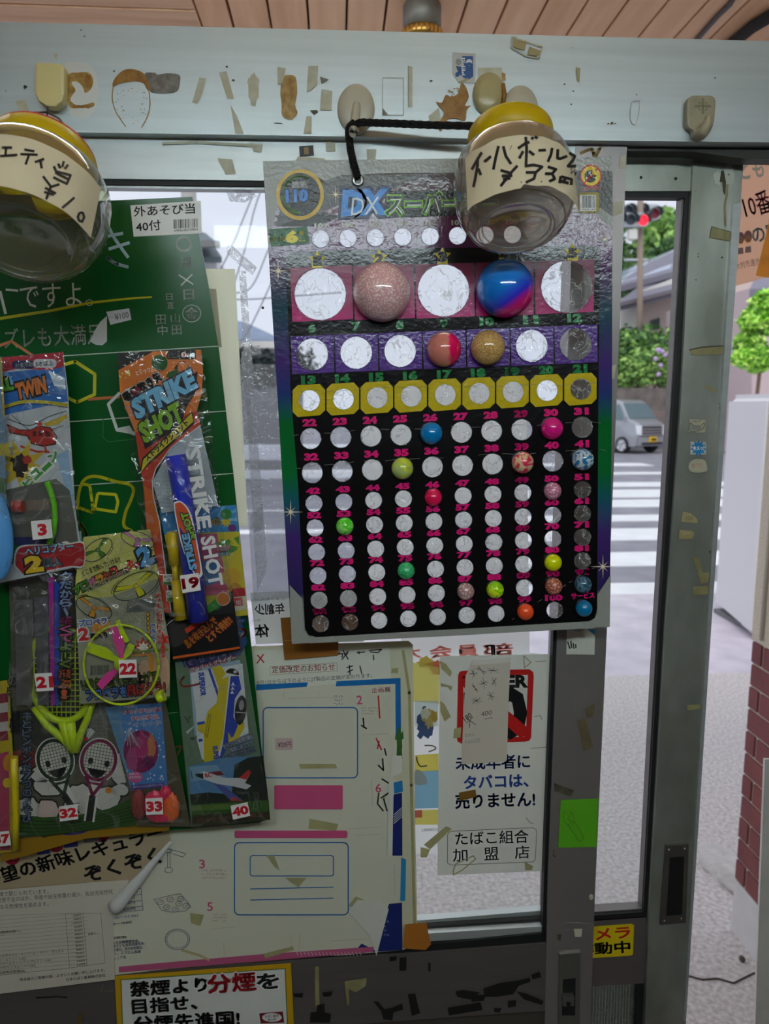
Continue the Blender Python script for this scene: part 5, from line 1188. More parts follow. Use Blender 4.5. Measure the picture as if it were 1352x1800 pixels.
for k in range(-6, 7):
    x = k * 32; e = math.sqrt(1 - (x / 225) ** 2) * 325; add_tube(bm, [at(*p, YR) for p in zq(A5, [(430 + x, 20 - e), (430 + x, 20 + e)])], .0007, 5)
for k in range(-8, 9):
    y = k * 38; e = math.sqrt(1 - (y / 330) ** 2) * 222; add_tube(bm, [at(*p, YR) for p in zq(A5, [(430 - e, 20 + y), (430 + e, 20 + y)])], .0007, 5)
mesh_obj('racket_strings', bm, LIME, rk)
bm = bmesh.new()
for pp, r in (([(240, 250), (330, 380), (440, 470), (520, 560)], .0038), ([(650, 200), (610, 330), (560, 450), (530, 560)], .0038), ([(440, 350), (470, 450), (500, 540)], .0052), ([(490, 350), (500, 450), (520, 560)], .0052)): add_tube(bm, [at(*p, YR) for p in zq(A5, pp)], r, 8)
mesh_obj('racket_throat', bm, LIME, rk)
film('film', zq(A5, [(60, -700), (690, -720), (955, 1080), (128, 1170)]), YB - .016, .004, BAGF2, t, seed=1)
sticker(t, '32', zq(A5, [(412, 946), (540, 928), (546, 1034), (418, 1050)]), YB - .024)
# ---- leftmost packet (37)
t = bag('pink and yellow packet cut by the left edge, sticker 37'); Y = YB - .006
pg = Page(Y).zoom(*A5); pg.base(ink((190, 170, 30)), [(-300, 120), (60, 60), (120, 1100), (110, 1260), (-300, 1300)], .0004)
pg.poly((176, 60, 96), [(-100, 600), (60, 560), (70, 1250), (-100, 1260)])
for k in range(5): pg.poly((196, 190, 186) if k % 2 else (140, 40, 60), [(-60, 170 + k * 66), (52, 150 + k * 66), (60, 216 + k * 66), (-60, 236 + k * 66)]); pg.n -= 1
pg.n += 1; pg.ell((206, 140, 30), 60, 640, 40, 60).ell((220, 190, 30), 50, 780, 30, 34); pg.build('printed_card', t)
bm = bmesh.new(); add_tube(bm, [at(*p, Y - .006) for p in zq(A5, [(100, 600), (104, 800), (110, 1000), (104, 1240)])], .004, 8); mesh_obj('yellow_stick', bm, mat('stick_yellow', (214, 190, 20), .4), t)
film('film', zq(A5, [(-300, 120), (70, 60), (125, 1260), (-300, 1300)]), YB - .014, .004, BAGF2, t, seed=2, nu=12)
sticker(t, '37', zq(A5, [(-52, 1130), (62, 1115), (76, 1215), (-40, 1230)]), YB - .021)
# ---- balloon packet (33)
t = bag('small blue packet of pink and orange balloons, sticker 33'); Y = YB - .008
pg = Page(Y).zoom(*A5); pg.base(ink((86, 80, 56)), [(735, 180), (1140, 120), (1335, 1086), (960, 1084)], .0004)
pg.poly((96, 150, 196), [(735, 252), (842, 240), (915, 834), (880, 700)]).poly((70, 130, 196), [(842, 240), (1130, 222), (1172, 800), (915, 834)])
rr = random.Random(3)
for k in range(70): pg.ell((214, 226, 240), rr.uniform(870, 1150), rr.uniform(400, 790), rr.uniform(2, 9), None, 0, 8); pg.n -= 1
pg.n += 1; pg.poly((130, 24, 84), ellipse(985, 560, 122, 150, 0)).poly((170, 70, 120), blob(925, 610, 40, 90, 3, .25)).poly((196, 116, 76), blob(1058, 520, 30, 80, 5, .25)).poly((176, 40, 110), blob(990, 520, 40, 110, 8, .3)).poly((100, 16, 80), blob(1040, 640, 40, 40, 11, .3))
pg.lines((214, 206, 214), [[(900, 400), (870 + k * 22, 500 + (k % 3) * 20)] for k in range(6)], 3)
for s, a, b, c in (('からん!', (870, 256), (935, 250), (150, 60, 60)), ('そまらってあそんでね!!', (858, 302), (1125, 280), (190, 30, 60)), ('あそんだあとは、', (922, 346), (1112, 330), (190, 30, 60)), ('お・か・た・づ・け!!', (905, 390), (1125, 374), (30, 50, 130))): pg.text(c, s, a, b, 30, .03, (226, 230, 236), .1)
pg.poly((206, 90, 150), ellipse(945, 740, 52, 40)).text(WH, 'たのしい', (905, 728), (970, 724), 18, .03).text(WH, 'おまけだよ', (903, 750), (985, 746), 16, .03).poly((70, 60, 140), [(918, 796), (1145, 776), (1152, 810), (918, 828)]).text((190, 190, 220), 'あかちゃんにはあげないでね!', (930, 818), (1140, 800), 18, .02)
pg.build('printed_card', t)
PK = mat('balloon_pink', (236, 50, 96), .3); OR = mat('balloon_orange', (250, 110, 40), .3)
for k, (x, y, rx, ry, m) in enumerate(((970, 930, 50, 110, mat('balloon_dull', (150, 60, 60), .4)), (1090, 940, 90, 110, PK), (1190, 950, 62, 110, OR), (1130, 1010, 90, 46, PK), (1160, 850, 40, 50, PK))):
    bm = bmesh.new(); bmesh.ops.create_icosphere(bm, subdivisions=4, radius=1); c = at(*zq(A5, [(x, y)])[0], Y - .007)
    for v in bm.verts:
        q = v.co.copy(); kk = 1 + .25 * noise.noise(Vector((q.x * 5, q.y * 3, q.z * 1.2 + k * 7))); v.co = c + Vector((q.x * rx / 3.976 / 1690 * kk, q.y * .005 * kk, q.z * ry / 3.976 / 1690 * kk))
    mesh_obj('balloon', bm, m, t, True)
film('film', zq(A5, [(740, 180), (1140, 120), (1335, 1086), (955, 1086)]), YB - .021, .003, BAGF2, t, seed=3)
sticker(t, '33', zq(A5, [(1016, 890), (1135, 884), (1140, 1000), (1022, 1004)]), YB - .026)
# ---- glider launcher packet (21)
t = bag('clear packet with magenta and blue blades and column of writing, sticker 21'); Y = YB - .022
pg = Page(Y).zoom(*A2); pg.vtext((130, 150, 196), 'クだから、', (522, 650), (522, 1005), 92, .03, BLK, .14).vtext((206, 70, 140), '軽くて', (524, 1005), (520, 1210), 92, .03, BLK, .14).vtext((110, 150, 30), 'よ〜く', (520, 1210), (516, 1420), 88, .03, BLK, .14).vtext((206, 90, 50), '飛ぶ!', (512, 1420), (508, 1665), 96, .03, BLK, .14)
pg.poly((170, 176, 190), [(510, 340), (645, 330), (655, 690), (600, 640), (520, 520)]).line((60, 120, 190), smooth_path([(520, 360), (560, 350), (570, 390), (545, 420)], 4), 14)
pg.build('printed_film', t)
bm = bmesh.new(); px_prism(bm, zq(A2, [(384, 700), (424, 700), (432, 1712), (402, 1712)]), Y + .004, .004); mesh_obj('launcher_blade', bm, mat('magenta_plastic', (196, 36, 170), .3), t)['label'] = 'magenta blade'
bm = bmesh.new(); px_prism(bm, zq(A2, [(430, 735), (476, 735), (468, 1712), (434, 1712)]), Y + .004, .004); mesh_obj('launcher_blade', bm, mat('blue_plastic', (36, 84, 200), .3), t)['label'] = 'blue blade'
for c, q in (((150, 96, 130), [(120, 880), (260, 870), (250, 1710), (130, 1710)]), ((60, 70, 150), [(270, 860), (382, 850), (385, 1710), (300, 1710)])):
    bm = bmesh.new(); px_prism(bm, zq(A2, q), Y + .006, .002); mesh_obj('foam_wing', bm, film_mat('tint_%d' % c[0], c, .35, .6, .2, bump=.1), t)
film('film', zq(A2, [(100, 690), (590, 650), (585, 1740), (60, 1745)]), YB - .026, .004, BAGF, t, seed=4)
sticker(t, '21', zq(A2, [(272, 1462), (410, 1455), (426, 1594), (290, 1603)]), YB - .034)
# ---- propeller packet (22)
t = bag('pale yellow packet with printed propellers and lime propeller inside, sticker 22'); Y = YB - .028
pg = Page(Y).zoom(*A2); pg.base(ink((150, 150, 128)), [(660, 380), (1188, 318), (1240, 620), (1345, 1250), (1345, 1640), (640, 1700), (596, 840)], .0004)
pg.poly((198, 196, 104), [(665, 380), (1188, 318), (1262, 700), (880, 850), (596, 880), (600, 700)])
pg.lines((176, 176, 96), [[(670, 600 + k * 34), (1200, 440 + k * 34)] for k in range(8)], 4)
pg.poly((96, 100, 96), [(1010, 880), (1240, 860), (1260, 960), (1000, 980)]).scribble((110, 110, 104), 920, 900, 1200, 1150, 9, 12, 3, 8).barcode(716, 1400, 860, 1476, 26, -10).scribble((80, 80, 80), 690, 1220, 900, 1260, 2, 10, 3)
def disc(cx, cy, rx, ry, rot, c):
    pg.line((30, 32, 26), ellipse(cx, cy, rx, ry, rot, 30), 7, True); pg.line((30, 32, 26), ellipse(cx, cy + 12, rx * 1.08, ry * 1.1, rot, 10, 20, 70), 5); pg.line((30, 32, 26), ellipse(cx, cy, rx * 1.1, ry * 1.12, rot, 10, 190, 240), 5)
    for k in range(3):
        a = 90 + k * 120; C, S2 = math.cos(R(rot)), math.sin(R(rot)); q = lambda r, b: (cx + rx * r * math.cos(R(b)) * C - ry * r * math.sin(R(b)) * S2, cy + rx * r * math.cos(R(b)) * S2 + ry * r * math.sin(R(b)) * C)
        pg.poly((30, 32, 26), [q(.05, a - 60), q(.6, a - 22), q(.97, a - 15), q(.97, a + 8), q(.5, a + 14), q(.05, a + 60)]); pg.poly(c, [q(.1, a - 50), q(.6, a - 18), q(.93, a - 12), q(.93, a + 5), q(.5, a + 10), q(.1, a + 50)])
    pg.ell(c, cx, cy, 20, 16, rot).line((30, 32, 26), ellipse(cx, cy, 20, 16, rot, 14), 4, True)
disc(775, 480, 128, 72, -35, (74, 130, 30)); disc(1090, 400, 136, 62, 18, (206, 120, 190)); disc(1078, 765, 190, 96, -24, (206, 200, 20)); disc(745, 940, 150, 76, 24, (214, 140, 30))
pg.text((30, 30, 30), 'どこまで飛んでいける!?', (660, 690), (958, 572), 46, .02)
for ch, c, k in zip('プロペラシューター', ((70, 130, 40), (70, 130, 40), (206, 80, 150), (220, 150, 30), (206, 40, 30), (206, 40, 30), (206, 40, 30), (206, 40, 30), (206, 40, 30)), range(9)):
    x, y = 598 + k * 60, 838 - k * 28; pg.text(c, ch, (x, y), (x + 54, y - 26), 66 if ch != 'ー' else 14, .045, BLK, .13); pg.n -= 2
pg.n += 2
pg.text((84, 160, 220), '2', (1128, 604), (1215, 570), 130, .06, BLK, .14).text((24, 24, 24), 'PROPELLER SHOOTER2', (700, 812), (1032, 652), 30, .03, (190, 190, 150), .1)
pg.ell((206, 140, 40), 800, 1090, 76, 70).text((60, 96, 180), 'プロペラ', (628, 1088), (848, 1066), 52, .05, WH, .14).text((206, 30, 40), '2', (632, 1196), (702, 1190), 92, .05, WH, .12).text((30, 30, 30), '枚入り', (716, 1192), (850, 1182), 54, .03, WH, .12)
pg.vtext((200, 30, 40), 'ダブルショットも', (1245, 820), (1272, 1150), 46, .03, (214, 206, 190), .12).vtext((50, 90, 180), 'できる!', (1205, 1062), (1218, 1236), 44, .03, (214, 206, 190), .12)
pg.polys((206, 40, 30), [star(1130, 1250, 80, 40, 8), star(1290, 1190, 60, 26, 6)]).poly((222, 214, 200), star(1136, 1256, 58, 30, 8))
for k in range(8): pg.ell(BLK, 1170 + k * 2.5, 990 + k * 36, 15, 20, 0, 12).ell((206, 150, 30), 1170 + k * 2.5, 990 + k * 36, 10, 15, 0, 12)
pg.poly((200, 160, 130), smooth_path([(1100, 1400), (1140, 1355), (1180, 1370), (1195, 1430), (1230, 1330), (1300, 1310), (1340, 1400), (1335, 1560), (1250, 1640), (1180, 1600), (1110, 1540)], 3, True)).line((60, 40, 30), smooth_path([(1195, 1430), (1210, 1500), (1180, 1590)], 4), 5).poly((200, 140, 40), [(1170, 1310), (1225, 1306), (1210, 1490), (1190, 1490)])
pg.poly((100, 130, 30), [(1035, 1282), (1335, 1262), (1335, 1278), (1036, 1298)]).poly((190, 130, 40), [(1040, 1312), (1225, 1300), (1225, 1314), (1042, 1326)])
pg.poly((206, 30, 36), [(1290, 1218), (1315, 1262), (1304, 1262), (1306, 1330), (1282, 1332), (1280, 1264), (1268, 1264)])
pg.text((150, 196, 30), 'いきおいよく押し上げて、', (648, 1592), (1272, 1520), 84, .03, BLK, .12).text((64, 110, 196), 'プロペラを', (690, 1672), (1010, 1640), 84, .03, BLK, .12).text((206, 50, 40), '飛ばそう!', (1010, 1640), (1312, 1612), 90, .03, BLK, .12)
pg.build('printed_card', t)
cx, cy = zq(A2, [(960, 1390)])[0]; YP = Y - .006
LG = mat('lime_plastic', (196, 222, 20)); PP = mat('pink_plastic', (236, 70, 160), .35)
bm = bmesh.new(); ring = [at(x, y, YP) for x, y in ellipse(cx, cy, 66, 70, 0, 40)]; add_tube(bm, ring + ring[:1], .0013, 6); pr = mesh_obj('propeller_ring', bm, LG, t)
for (x0, y0), (x1, y1), m, w1 in (((940, 1360), (700, 1260), LG, 12), ((965, 1340), (900, 1090), PP, 12), ((940, 1420), (790, 1570), PP, 10), ((980, 1340), (1040, 1230), LG, 8), ((930, 1040), (1010, 1210), LG, 6)):
    (a, b), (c, d) = zq(A2, [(x0, y0), (x1, y1)]); L = math.hypot(c - a, d - b); nx, ny = -(d - b) / L, (c - a) / L
    q = [(a + nx * 3, b + ny * 3), ((a + c) / 2 + nx * w1, (b + d) / 2 + ny * w1), (c + nx * w1 * .8, d + ny * w1 * .8), (c - nx * w1 * .6, d - ny * w1 * .6), ((a + c) / 2 - nx * w1 * .5, (b + d) / 2 - ny * w1 * .5), (a - nx * 3, b - ny * 3)]
    px_slab('propeller_blade', q, YP - .001, .0015, m, pr)['label'] = ('lime' if m is LG else 'pink') + ' propeller blade'
bm = bmesh.new(); add_lathe(bm, [(0, .004), (.006, .003), (.007, 0)], at(cx, cy, YP), (0, -1, 0), 20); mesh_obj('propeller_hub', bm, LG, pr)
bm = bmesh.new(); add_tube(bm, [at(*p, YP) for p in zq(A2, [(1250, 1650), (1300, 1630)])], .006, 10); mesh_obj('launcher_grip', bm, LG, t)
film('film', zq(A2, [(650, 375), (1190, 312), (1345, 1660), (632, 1705)]), YB - .038, .004, BAGF, t, seed=5)
sticker(t, '22', zq(A2, [(940, 1354), (1080, 1350), (1086, 1490), (944, 1496)]), YB - .046)
# ---- helicopter packet (3)
t = bag('twin helicopter packet with red header and red banner, sticker 3'); Y = YB - .030
pg = Page(Y).zoom(*A1); pg.base(ink((196, 200, 206)), [(-60, 560), (325, 525), (350, 720), (360, 900), (388, 1330), (430, 1630), (-60, 1730)], .0004)
pg.poly((40, 110, 190), [(-60, 640), (332, 600), (352, 780), (-60, 870)]).poly((120, 170, 220), [(20, 600), (80, 700), (20, 740)]).poly((206, 220, 236), [(250, 620), (335, 660), (340, 720), (280, 700)])
pg.poly((180, 24, 50), [(-60, 560), (325, 525), (332, 600), (250, 620), (90, 610), (-60, 650)])
pg.poly((30, 34, 90), rrect(62, 570, 180, 612, 20)).poly((214, 214, 220), rrect(172, 562, 292, 606, 20)).text((226, 226, 230), '対象年齢', (80, 608), (172, 600), 24, .03).text((30, 30, 50), '3才以上', (184, 602), (276, 594), 26, .03)
pg.text((90, 170, 40), 'CAL', (-70, 745), (72, 715), 60, .06, BLK, .16).text((226, 120, 30), 'TWIN', (92, 768), (240, 728), 74, .06, BLK, .16, .1)
pg.line((206, 190, 30), smooth_path([(20, 810), (120, 782), (240, 785), (350, 800)], 5), 16).line(BLK, smooth_path([(20, 822), (120, 795), (240, 798), (350, 812)], 5), 4)
pg.poly((206, 176, 30), [(225, 895), (345, 845), (350, 862), (300, 900), (240, 910)]).line(BLK, smooth_path([(40, 870), (150, 905), (250, 860), (345, 830)], 5), 4).line(BLK, smooth_path([(60, 850), (180, 940), (330, 905)], 5), 3)
HR = (186, 44, 34)
pg.poly(BLK, [(34, 896), (100, 925), (160, 925), (200, 905), (262, 915), (296, 960), (288, 1005), (220, 1015), (160, 1000), (140, 962), (50, 945)]).poly(HR, [(40, 902), (100, 930), (160, 930), (200, 910), (260, 920), (290, 962), (282, 1000), (220, 1008), (165, 995), (145, 957), (55, 940)])
pg.polys((90, 30, 34), [[(168, 935), (188, 932), (190, 960), (170, 964)], [(198, 932), (220, 930), (222, 960), (200, 962)], [(232, 930), (252, 936), (262, 962), (236, 964)]]).lines(HR, [[(105, 1012), (190, 1040), (255, 1042)], [(150, 1000), (140, 1022)], [(230, 1010), (240, 1040)]], 11).ell((206, 60, 40), 204, 898, 14, 12)
pg.poly((206, 176, 40), star(110, 1110, 140, 66, 9, 10)).poly((40, 30, 26), blob(105, 1110, 50, 56, 4, .3)).poly((170, 50, 36), blob(140, 1082, 24, 24, 8, .2)).ell((226, 230, 236), 92, 972, 14)
for k, ch in enumerate('ビューン'): x, y = 140 + k * 44, 1228 - k * 44; pg.text((60, 150, 50), ch, (x, y), (x + 36, y - 34), 40 if ch != 'ー' else 12, .05, WH, .16)
pg.poly((150, 186, 220), [(290, 1060), (352, 1030), (385, 1330), (330, 1200)]).poly((100, 98, 92), [(20, 1240), (290, 1180), (360, 1240), (390, 1400), (410, 1560), (-40, 1640)])
pg.zoom(*A2).poly((130, 112, 100), [(210, 90), (390, 80), (392, 160), (214, 168)]).scribble((92, 86, 80), 100, 170, 390, 300, 5, 12, 4, 3).poly((40, 44, 100), [(105, 380), (440, 370), (440, 440), (110, 470)]).poly((30, 110, 40), [(0, 470), (110, 420), (190, 500), (60, 600)])
pg.poly(WH, smooth_path([(108, 590), (125, 480), (200, 440), (440, 432), (520, 410), (560, 425), (664, 420), (666, 612), (560, 620), (400, 650), (210, 692), (190, 670), (130, 630)], 3, True)).poly((178, 26, 36), smooth_path([(122, 590), (136, 495), (205, 452), (440, 445), (560, 436), (660, 434), (660, 600), (560, 608), (400, 638), (215, 680), (140, 622)], 3, True))
pg.text((150, 206, 236), 'ヘリコプター', (206, 524), (582, 478), 60, .03, (30, 30, 60), .13).text((236, 196, 30), '2', (222, 656), (332, 640), 112, .07, BLK, .14).text((190, 214, 230), '機入', (350, 616), (492, 606), 64, .04, (30, 30, 60), .14)
pg.build('printed_card', t)
bm = bmesh.new(); add_tube(bm, [at(*p, Y - .006) for p in zq(A2, [(372, -60), (405, 30), (430, 120), (436, 230), (428, 330), (392, 430)])], .0028, 8); mesh_obj('pull_cord_handle', bm, mat('handle_green', (110, 206, 30), .35), t)
bm = bmesh.new(); c = at(*zq(A2, [(142, 135)])[0], Y - .004); add_tube(bm, [c + Vector((-.004, 0, 0)), c + Vector((.005, 0, 0))], .006, 14); mesh_obj('launcher_knob', bm, mat('knob_red', (190, 44, 30), .4), t)
film('film', zq(A1, [(-60, 555), (328, 522), (430, 1640), (-60, 1740)]), YB - .040, .004, BAGF, t, seed=6)
sticker(t, '3', zq(A2, [(244, 254), (404, 238), (418, 386), (260, 402)]), YB - .047)
# ---- packet cut by the left edge, and blue toy in it
t = bag('narrow packet at the left edge with light blue toy showing'); Y = YB - .040
pg = Page(Y).zoom(*A1); pg.base(ink((120, 150, 180)), [(-200, 560), (6, 550), (24, 860), (40, 1640), (-200, 1660)], .0004); pg.line((206, 180, 60), [(4, 555), (20, 860)], 10).poly((200, 180, 60), blob(20, 1030, 40, 40, 3, .4)).poly((60, 110, 60), [(-10, 1170), (30, 1180), (34, 1260), (-10, 1250)]); pg.build('printed_card', t)
bm = bmesh.new(); bmesh.ops.create_uvsphere(bm, u_segments=28, v_segments=18, radius=1); c = at(-6, 942, Y - .008)
for v in bm.verts: v.co = c + Vector((v.co.x * .0148, v.co.y * .009, v.co.z * .042))
mesh_obj('blue_toy', bm, mat('toy_light_blue', (90, 160, 226), .3), t, True)
film('film', zq(A1, [(-200, 560), (10, 548), (44, 1640), (-200, 1660)]), YB - .052, .002, BAGF, t, seed=7, nu=10)
# ---- glider packet (40)
t = bag('tall packet with yellow and blue foam glider, sticker 40'); Y = YB - .014
pg = Page(Y).zoom(*A4); pg.base(ink((96, 122, 96)), [(470, 780), (990, 508), (1240, 2168), (617, 2230)], .0004)
pg.poly((36, 66, 120), [(780, 600), (990, 508), (1060, 760), (1000, 870), (560, 960), (470, 780)]).line((180, 50, 50), smooth_path([(990, 650), (1045, 670), (1030, 710), (1000, 725)], 5), 16).line((190, 190, 190), smooth_path([(985, 690), (1030, 690), (1000, 712)], 5), 10).poly((30, 50, 90), rrect(975, 568, 1048, 610, 20)).text((150, 170, 200), 'パイ', (990, 606), (1030, 602), 24)
pg.poly((150, 176, 196), [(600, 980), (1000, 900), (1070, 1480), (980, 1560), (640, 1500)])
pg.poly((214, 216, 220), [(608, 1000), (800, 968), (1020, 930), (1068, 1480), (870, 1570), (830, 1700), (700, 1690), (660, 1540), (650, 1300)])
YW = (206, 186, 10); BB = (30, 60, 170)
pg.line(BB, [(755, 970), (800, 1100), (830, 1190)], 20).poly(YW, [(775, 962), (850, 946), (888, 1010), (850, 1060), (830, 1120)])
pg.poly(YW, [(835, 1080), (850, 1055), (922, 1025), (870, 1500), (805, 1715), (716, 1712), (712, 1490), (664, 1462), (664, 1420), (722, 1398), (742, 1312), (815, 1240)])
pg.lines(BB, [[(662, 1408), (720, 1396)], [(672, 1540), (704, 1536)]], 22)
pg.poly(WH, [(912, 1030), (926, 1030), (880, 1500), (868, 1490)]).poly(BB, [(926, 1030), (990, 1028), (1012, 1130), (960, 1210), (948, 1350), (985, 1425), (1000, 1440), (905, 1560), (880, 1640), (832, 1712), (866, 1560)]).poly(YW, [(985, 1420), (1035, 1390), (1035, 1440), (985, 1530), (910, 1560), (905, 1470), (940, 1530)])
pg.poly(BLK, ellipse(1005, 1300, 46, 118, 6)).poly((150, 150, 146), ellipse(1012, 1260, 20, 40, 6)).line((190, 190, 186), [(965, 1315), (1050, 1322)], 8).poly(BLK, smooth_path([(888, 1000), (915, 972), (955, 972), (985, 995), (990, 1022), (940, 1012)], 3, True)).poly((206, 206, 206), blob(962, 995, 14, 12, 3, .1))
pg.polys(WH, [star(945, 1095, 20, 7, 3, 30), star(942, 1128, 20, 7, 3, 30), star(938, 1160, 20, 7, 3, 30)]).text(BB, 'SUPERIOR', (672, 1004), (690, 1186), 40, .05).text(BB, 'SUPER', (784, 1586), (800, 1706), 36, .05).line(BLK, [(752, 1330), (770, 1340), (742, 1518), (724, 1505)], 3, True)
for k in range(4): pg.line((120, 110, 20), ellipse(757 - k * 8, 1365 + k * 42, 10, 14, 0, 12), 3, True)
pg.lines((40, 70, 50), [[(560, 1350), (600, 1400)], [(610, 1340), (580, 1400)]], 7).poly((190, 196, 190), [(570, 1470), (640, 1420), (630, 1440), (585, 1490)]).poly((24, 40, 30), blob(626, 1524, 18, 14, 3, .2))
pg.line((160, 50, 44), smooth_path([(560, 1030), (530, 1075), (560, 1112), (680, 1090)], 5), 16)
pg.text((30, 34, 90), 'GLIDER', (585, 975), (965, 865), 96, .06, (130, 120, 150), .1).text((206, 200, 206), 'コンバットグライダー', (616, 1000), (970, 898), 36, .03, (150, 30, 40), .16)
for s, a, b in (('カラフルな軽飛行機を', (876, 1612), (1108, 1520)), ('簡単に組立てて', (930, 1640), (1108, 1574)), ('遠くまで飛ばして遊ぼう!!', (838, 1712), (1122, 1626))): pg.text((226, 230, 236), s, a, b, 40, .02, (40, 70, 130), .15)
pg.zoom(*A6).poly((80, 130, 176), [(92, 700), (290, 650), (500, 640), (524, 840), (110, 880)]).poly((120, 160, 190), [(100, 700), (250, 690), (300, 760), (110, 780)])
pg.poly((20, 34, 20), [(104, 850), (200, 838), (330, 850), (345, 690), (420, 650), (500, 640), (530, 900), (110, 915)]).poly((50, 92, 24), [(110, 905), (530, 880), (534, 945), (114, 962)]).poly((84, 120, 40), [(110, 912), (400, 896), (390, 925), (112, 940)]).poly((52, 46, 24), [(114, 962), (534, 942), (538, 985), (117, 1028)]).text((150, 90, 60), '3Dカットパーツを組立', (140, 1000), (500, 968), 22, .02)
pg.poly((206, 206, 210), [(135, 745), (182, 724), (292, 760), (370, 760), (420, 716), (434, 730), (402, 788), (436, 802), (410, 822), (330, 804), (250, 792), (190, 772)]).poly(BLK, [(132, 738), (175, 735), (178, 765), (135, 752)]).poly((186, 40, 40), [(370, 760), (420, 716), (434, 730), (410, 770)]).poly((70, 80, 150), [(228, 785), (290, 805), (392, 884), (325, 884)]).poly((190, 60, 60), [(330, 860), (392, 884), (325, 884)]).line(BLK, [(108, 720), (118, 765)], 4).poly((120, 30, 40), [(205, 730), (270, 722), (290, 745), (250, 748)]).text((190, 40, 50), 'RC', (190, 760), (222, 752), 22, .05)
pg.build('printed_card', t)
film('film', zq(A4, [(470, 800), (990, 508), (1240, 2170), (610, 2240)]), YB - .018, .003, BAGF2, t, seed=8)
sticker(t, '40', zq(A6, [(323, 912), (416, 892), (430, 966), (337, 986)]), YB - .025)
# ---- splash balloon packet behind the blowpipe
t = bag('blue and yellow water-balloon packet behind the blowpipe packet'); Y = YB - .016
pg = Page(Y).zoom(*A3); pg.base(ink((206, 190, 40)), [(380, 1410), (1016, 1362), (1068, 1800), (1120, 2280), (700, 2320), (480, 1900)], .0004)
pg.poly((40, 140, 206), [(380, 1410), (1016, 1362), (1042, 1582), (420, 1610)]).polys((110, 180, 226), [[(860, 1480), (1020, 1390), (1024, 1420)], [(860, 1480), (1030, 1470), (1032, 1500)], [(860, 1480), (930, 1375), (900, 1378)]]).poly((214, 190, 30), star(935, 1500, 60, 26, 9)).ell((30, 120, 40), 935, 1440, 48, 44).poly((110, 40, 120), blob(985, 1555, 36, 30, 5, .05)).text((190, 160, 60), 'めり放', (790, 1550), (890, 1520), 60, .06, (30, 20, 20), .16)
pg.poly((206, 90, 130), [(640, 1610), (860, 1600), (900, 1800), (960, 2100), (760, 2120)]).poly((70, 140, 40), blob(940, 1720, 80, 60, 12, .6)).poly((70, 140, 40), [(1000, 1640), (1040, 1620), (1045, 1700)]).text(WH, 'の風船が', (860, 1750), (970, 1735), 40, .03, (206, 60, 110), .16).text(WH, '出てくるよ', (880, 1795), (970, 1780), 34, .03, (60, 140, 170), .16)
pg.poly((60, 130, 190), [(720, 1830), (860, 1820), (880, 2000), (760, 2040)]).ell((214, 170, 40), 980, 1960, 78, 80).ell((190, 140, 30), 1010, 2080, 60, 70).poly((180, 30, 40), [(985, 2060), (1090, 2050), (1098, 2120), (1000, 2130)]).poly((210, 204, 180), [(1000, 2130), (1100, 2120), (1108, 2230), (990, 2250)]).poly((206, 60, 60), [(996, 2140), (1070, 2132), (1076, 2200), (1000, 2206)]).text((226, 220, 210), '説', (1020, 2198), (1060, 2194), 40, .03)
pg.build('printed_card', t)
film('film', zq(A3, [(380, 1410), (1020, 1360), (1126, 2280), (690, 2325)]), YB - .020, .002, BAGF2, t, seed=9)
# ---- blowpipe packet (19)
t = bag('long orange blowpipe packet with blue tube inside, sticker 19'); Y = YB - .022
ORG = (222, 116, 24); RDO = (196, 60, 30)
pg = Page(Y).zoom(*A3)
pg.base(ink(ORG), [(30, 95), (725, 70), (742, 240), (732, 430), (690, 580), (722, 700), (480, 880), (350, 1060), (320, 1160), (330, 1300), (380, 1500), (430, 1900), (480, 2260), (330, 2260), (290, 1750), (240, 1150), (220, 1050), (180, 760), (100, 560), (52, 420)], .0005)
pg.poly(RDO, [(180, 760), (690, 580), (722, 700), (480, 880), (350, 1060), (320, 1160), (330, 1300), (380, 1500), (430, 1900), (480, 2260), (330, 2260), (290, 1750), (240, 1150), (220, 1050)]).poly((206, 100, 30), [(250, 1200), (330, 1250), (390, 1560), (300, 1760)])
pg.poly((24, 18, 16), [(30, 95), (330, 84), (170, 170), (40, 240)]).poly((24, 18, 16), rrect(440, 72, 685, 150, 16)).text(WH, '対象年齢', (455, 138), (555, 132), 32, .03).ell(WH, 584, 112, 22).text((200, 60, 30), '3', (577, 126), (592, 126), 28, .05).text(WH, '以上', (612, 130), (655, 127), 30, .03)
pg.line((30, 20, 16), ellipse(575, 215, 48, 48), 6, True).poly((30, 90, 30), [(435, 300), (450, 260), (530, 230), (540, 270), (480, 310)]).poly((30, 30, 26), [(500, 230), (520, 195), (535, 200), (525, 235)])
pg.text((226, 206, 90), 'ピッ', (85, 330), (150, 270), 60, .05).text((236, 226, 200), 'とくっつく!', (190, 285), (350, 240), 40, .02)
pg.poly(WH, blob(260, 420, 170, 50, 6, .25)).text((20, 18, 18), '吸盤吹き矢', (108, 508), (412, 318), 84, .02, WH, .10).text((206, 30, 60), '盤', (176, 466), (240, 426), 66, .03)
pg.poly((18, 16, 18), [(140, 560), (700, 250), (680, 430), (600, 560), (560, 700), (260, 900), (250, 860), (300, 720), (190, 740), (240, 640)])
pg.text((120, 190, 230), 'STRIKE', (200, 640), (690, 380), 150, .06, (16, 30, 60), .12, .12).text((130, 180, 30), 'SHOT', (262, 840), (585, 650), 150, .06, (16, 20, 16), .12, .14)
pg.poly((18, 16, 18), [(215, 1100), (236, 975), (655, 580), (676, 680), (300, 1020)]).poly((206, 190, 30), [(228, 1086), (246, 985), (648, 598), (662, 668), (292, 1006)]).text((24, 20, 14), 'ストライクショット', (282, 1000), (628, 690), 52, .05)
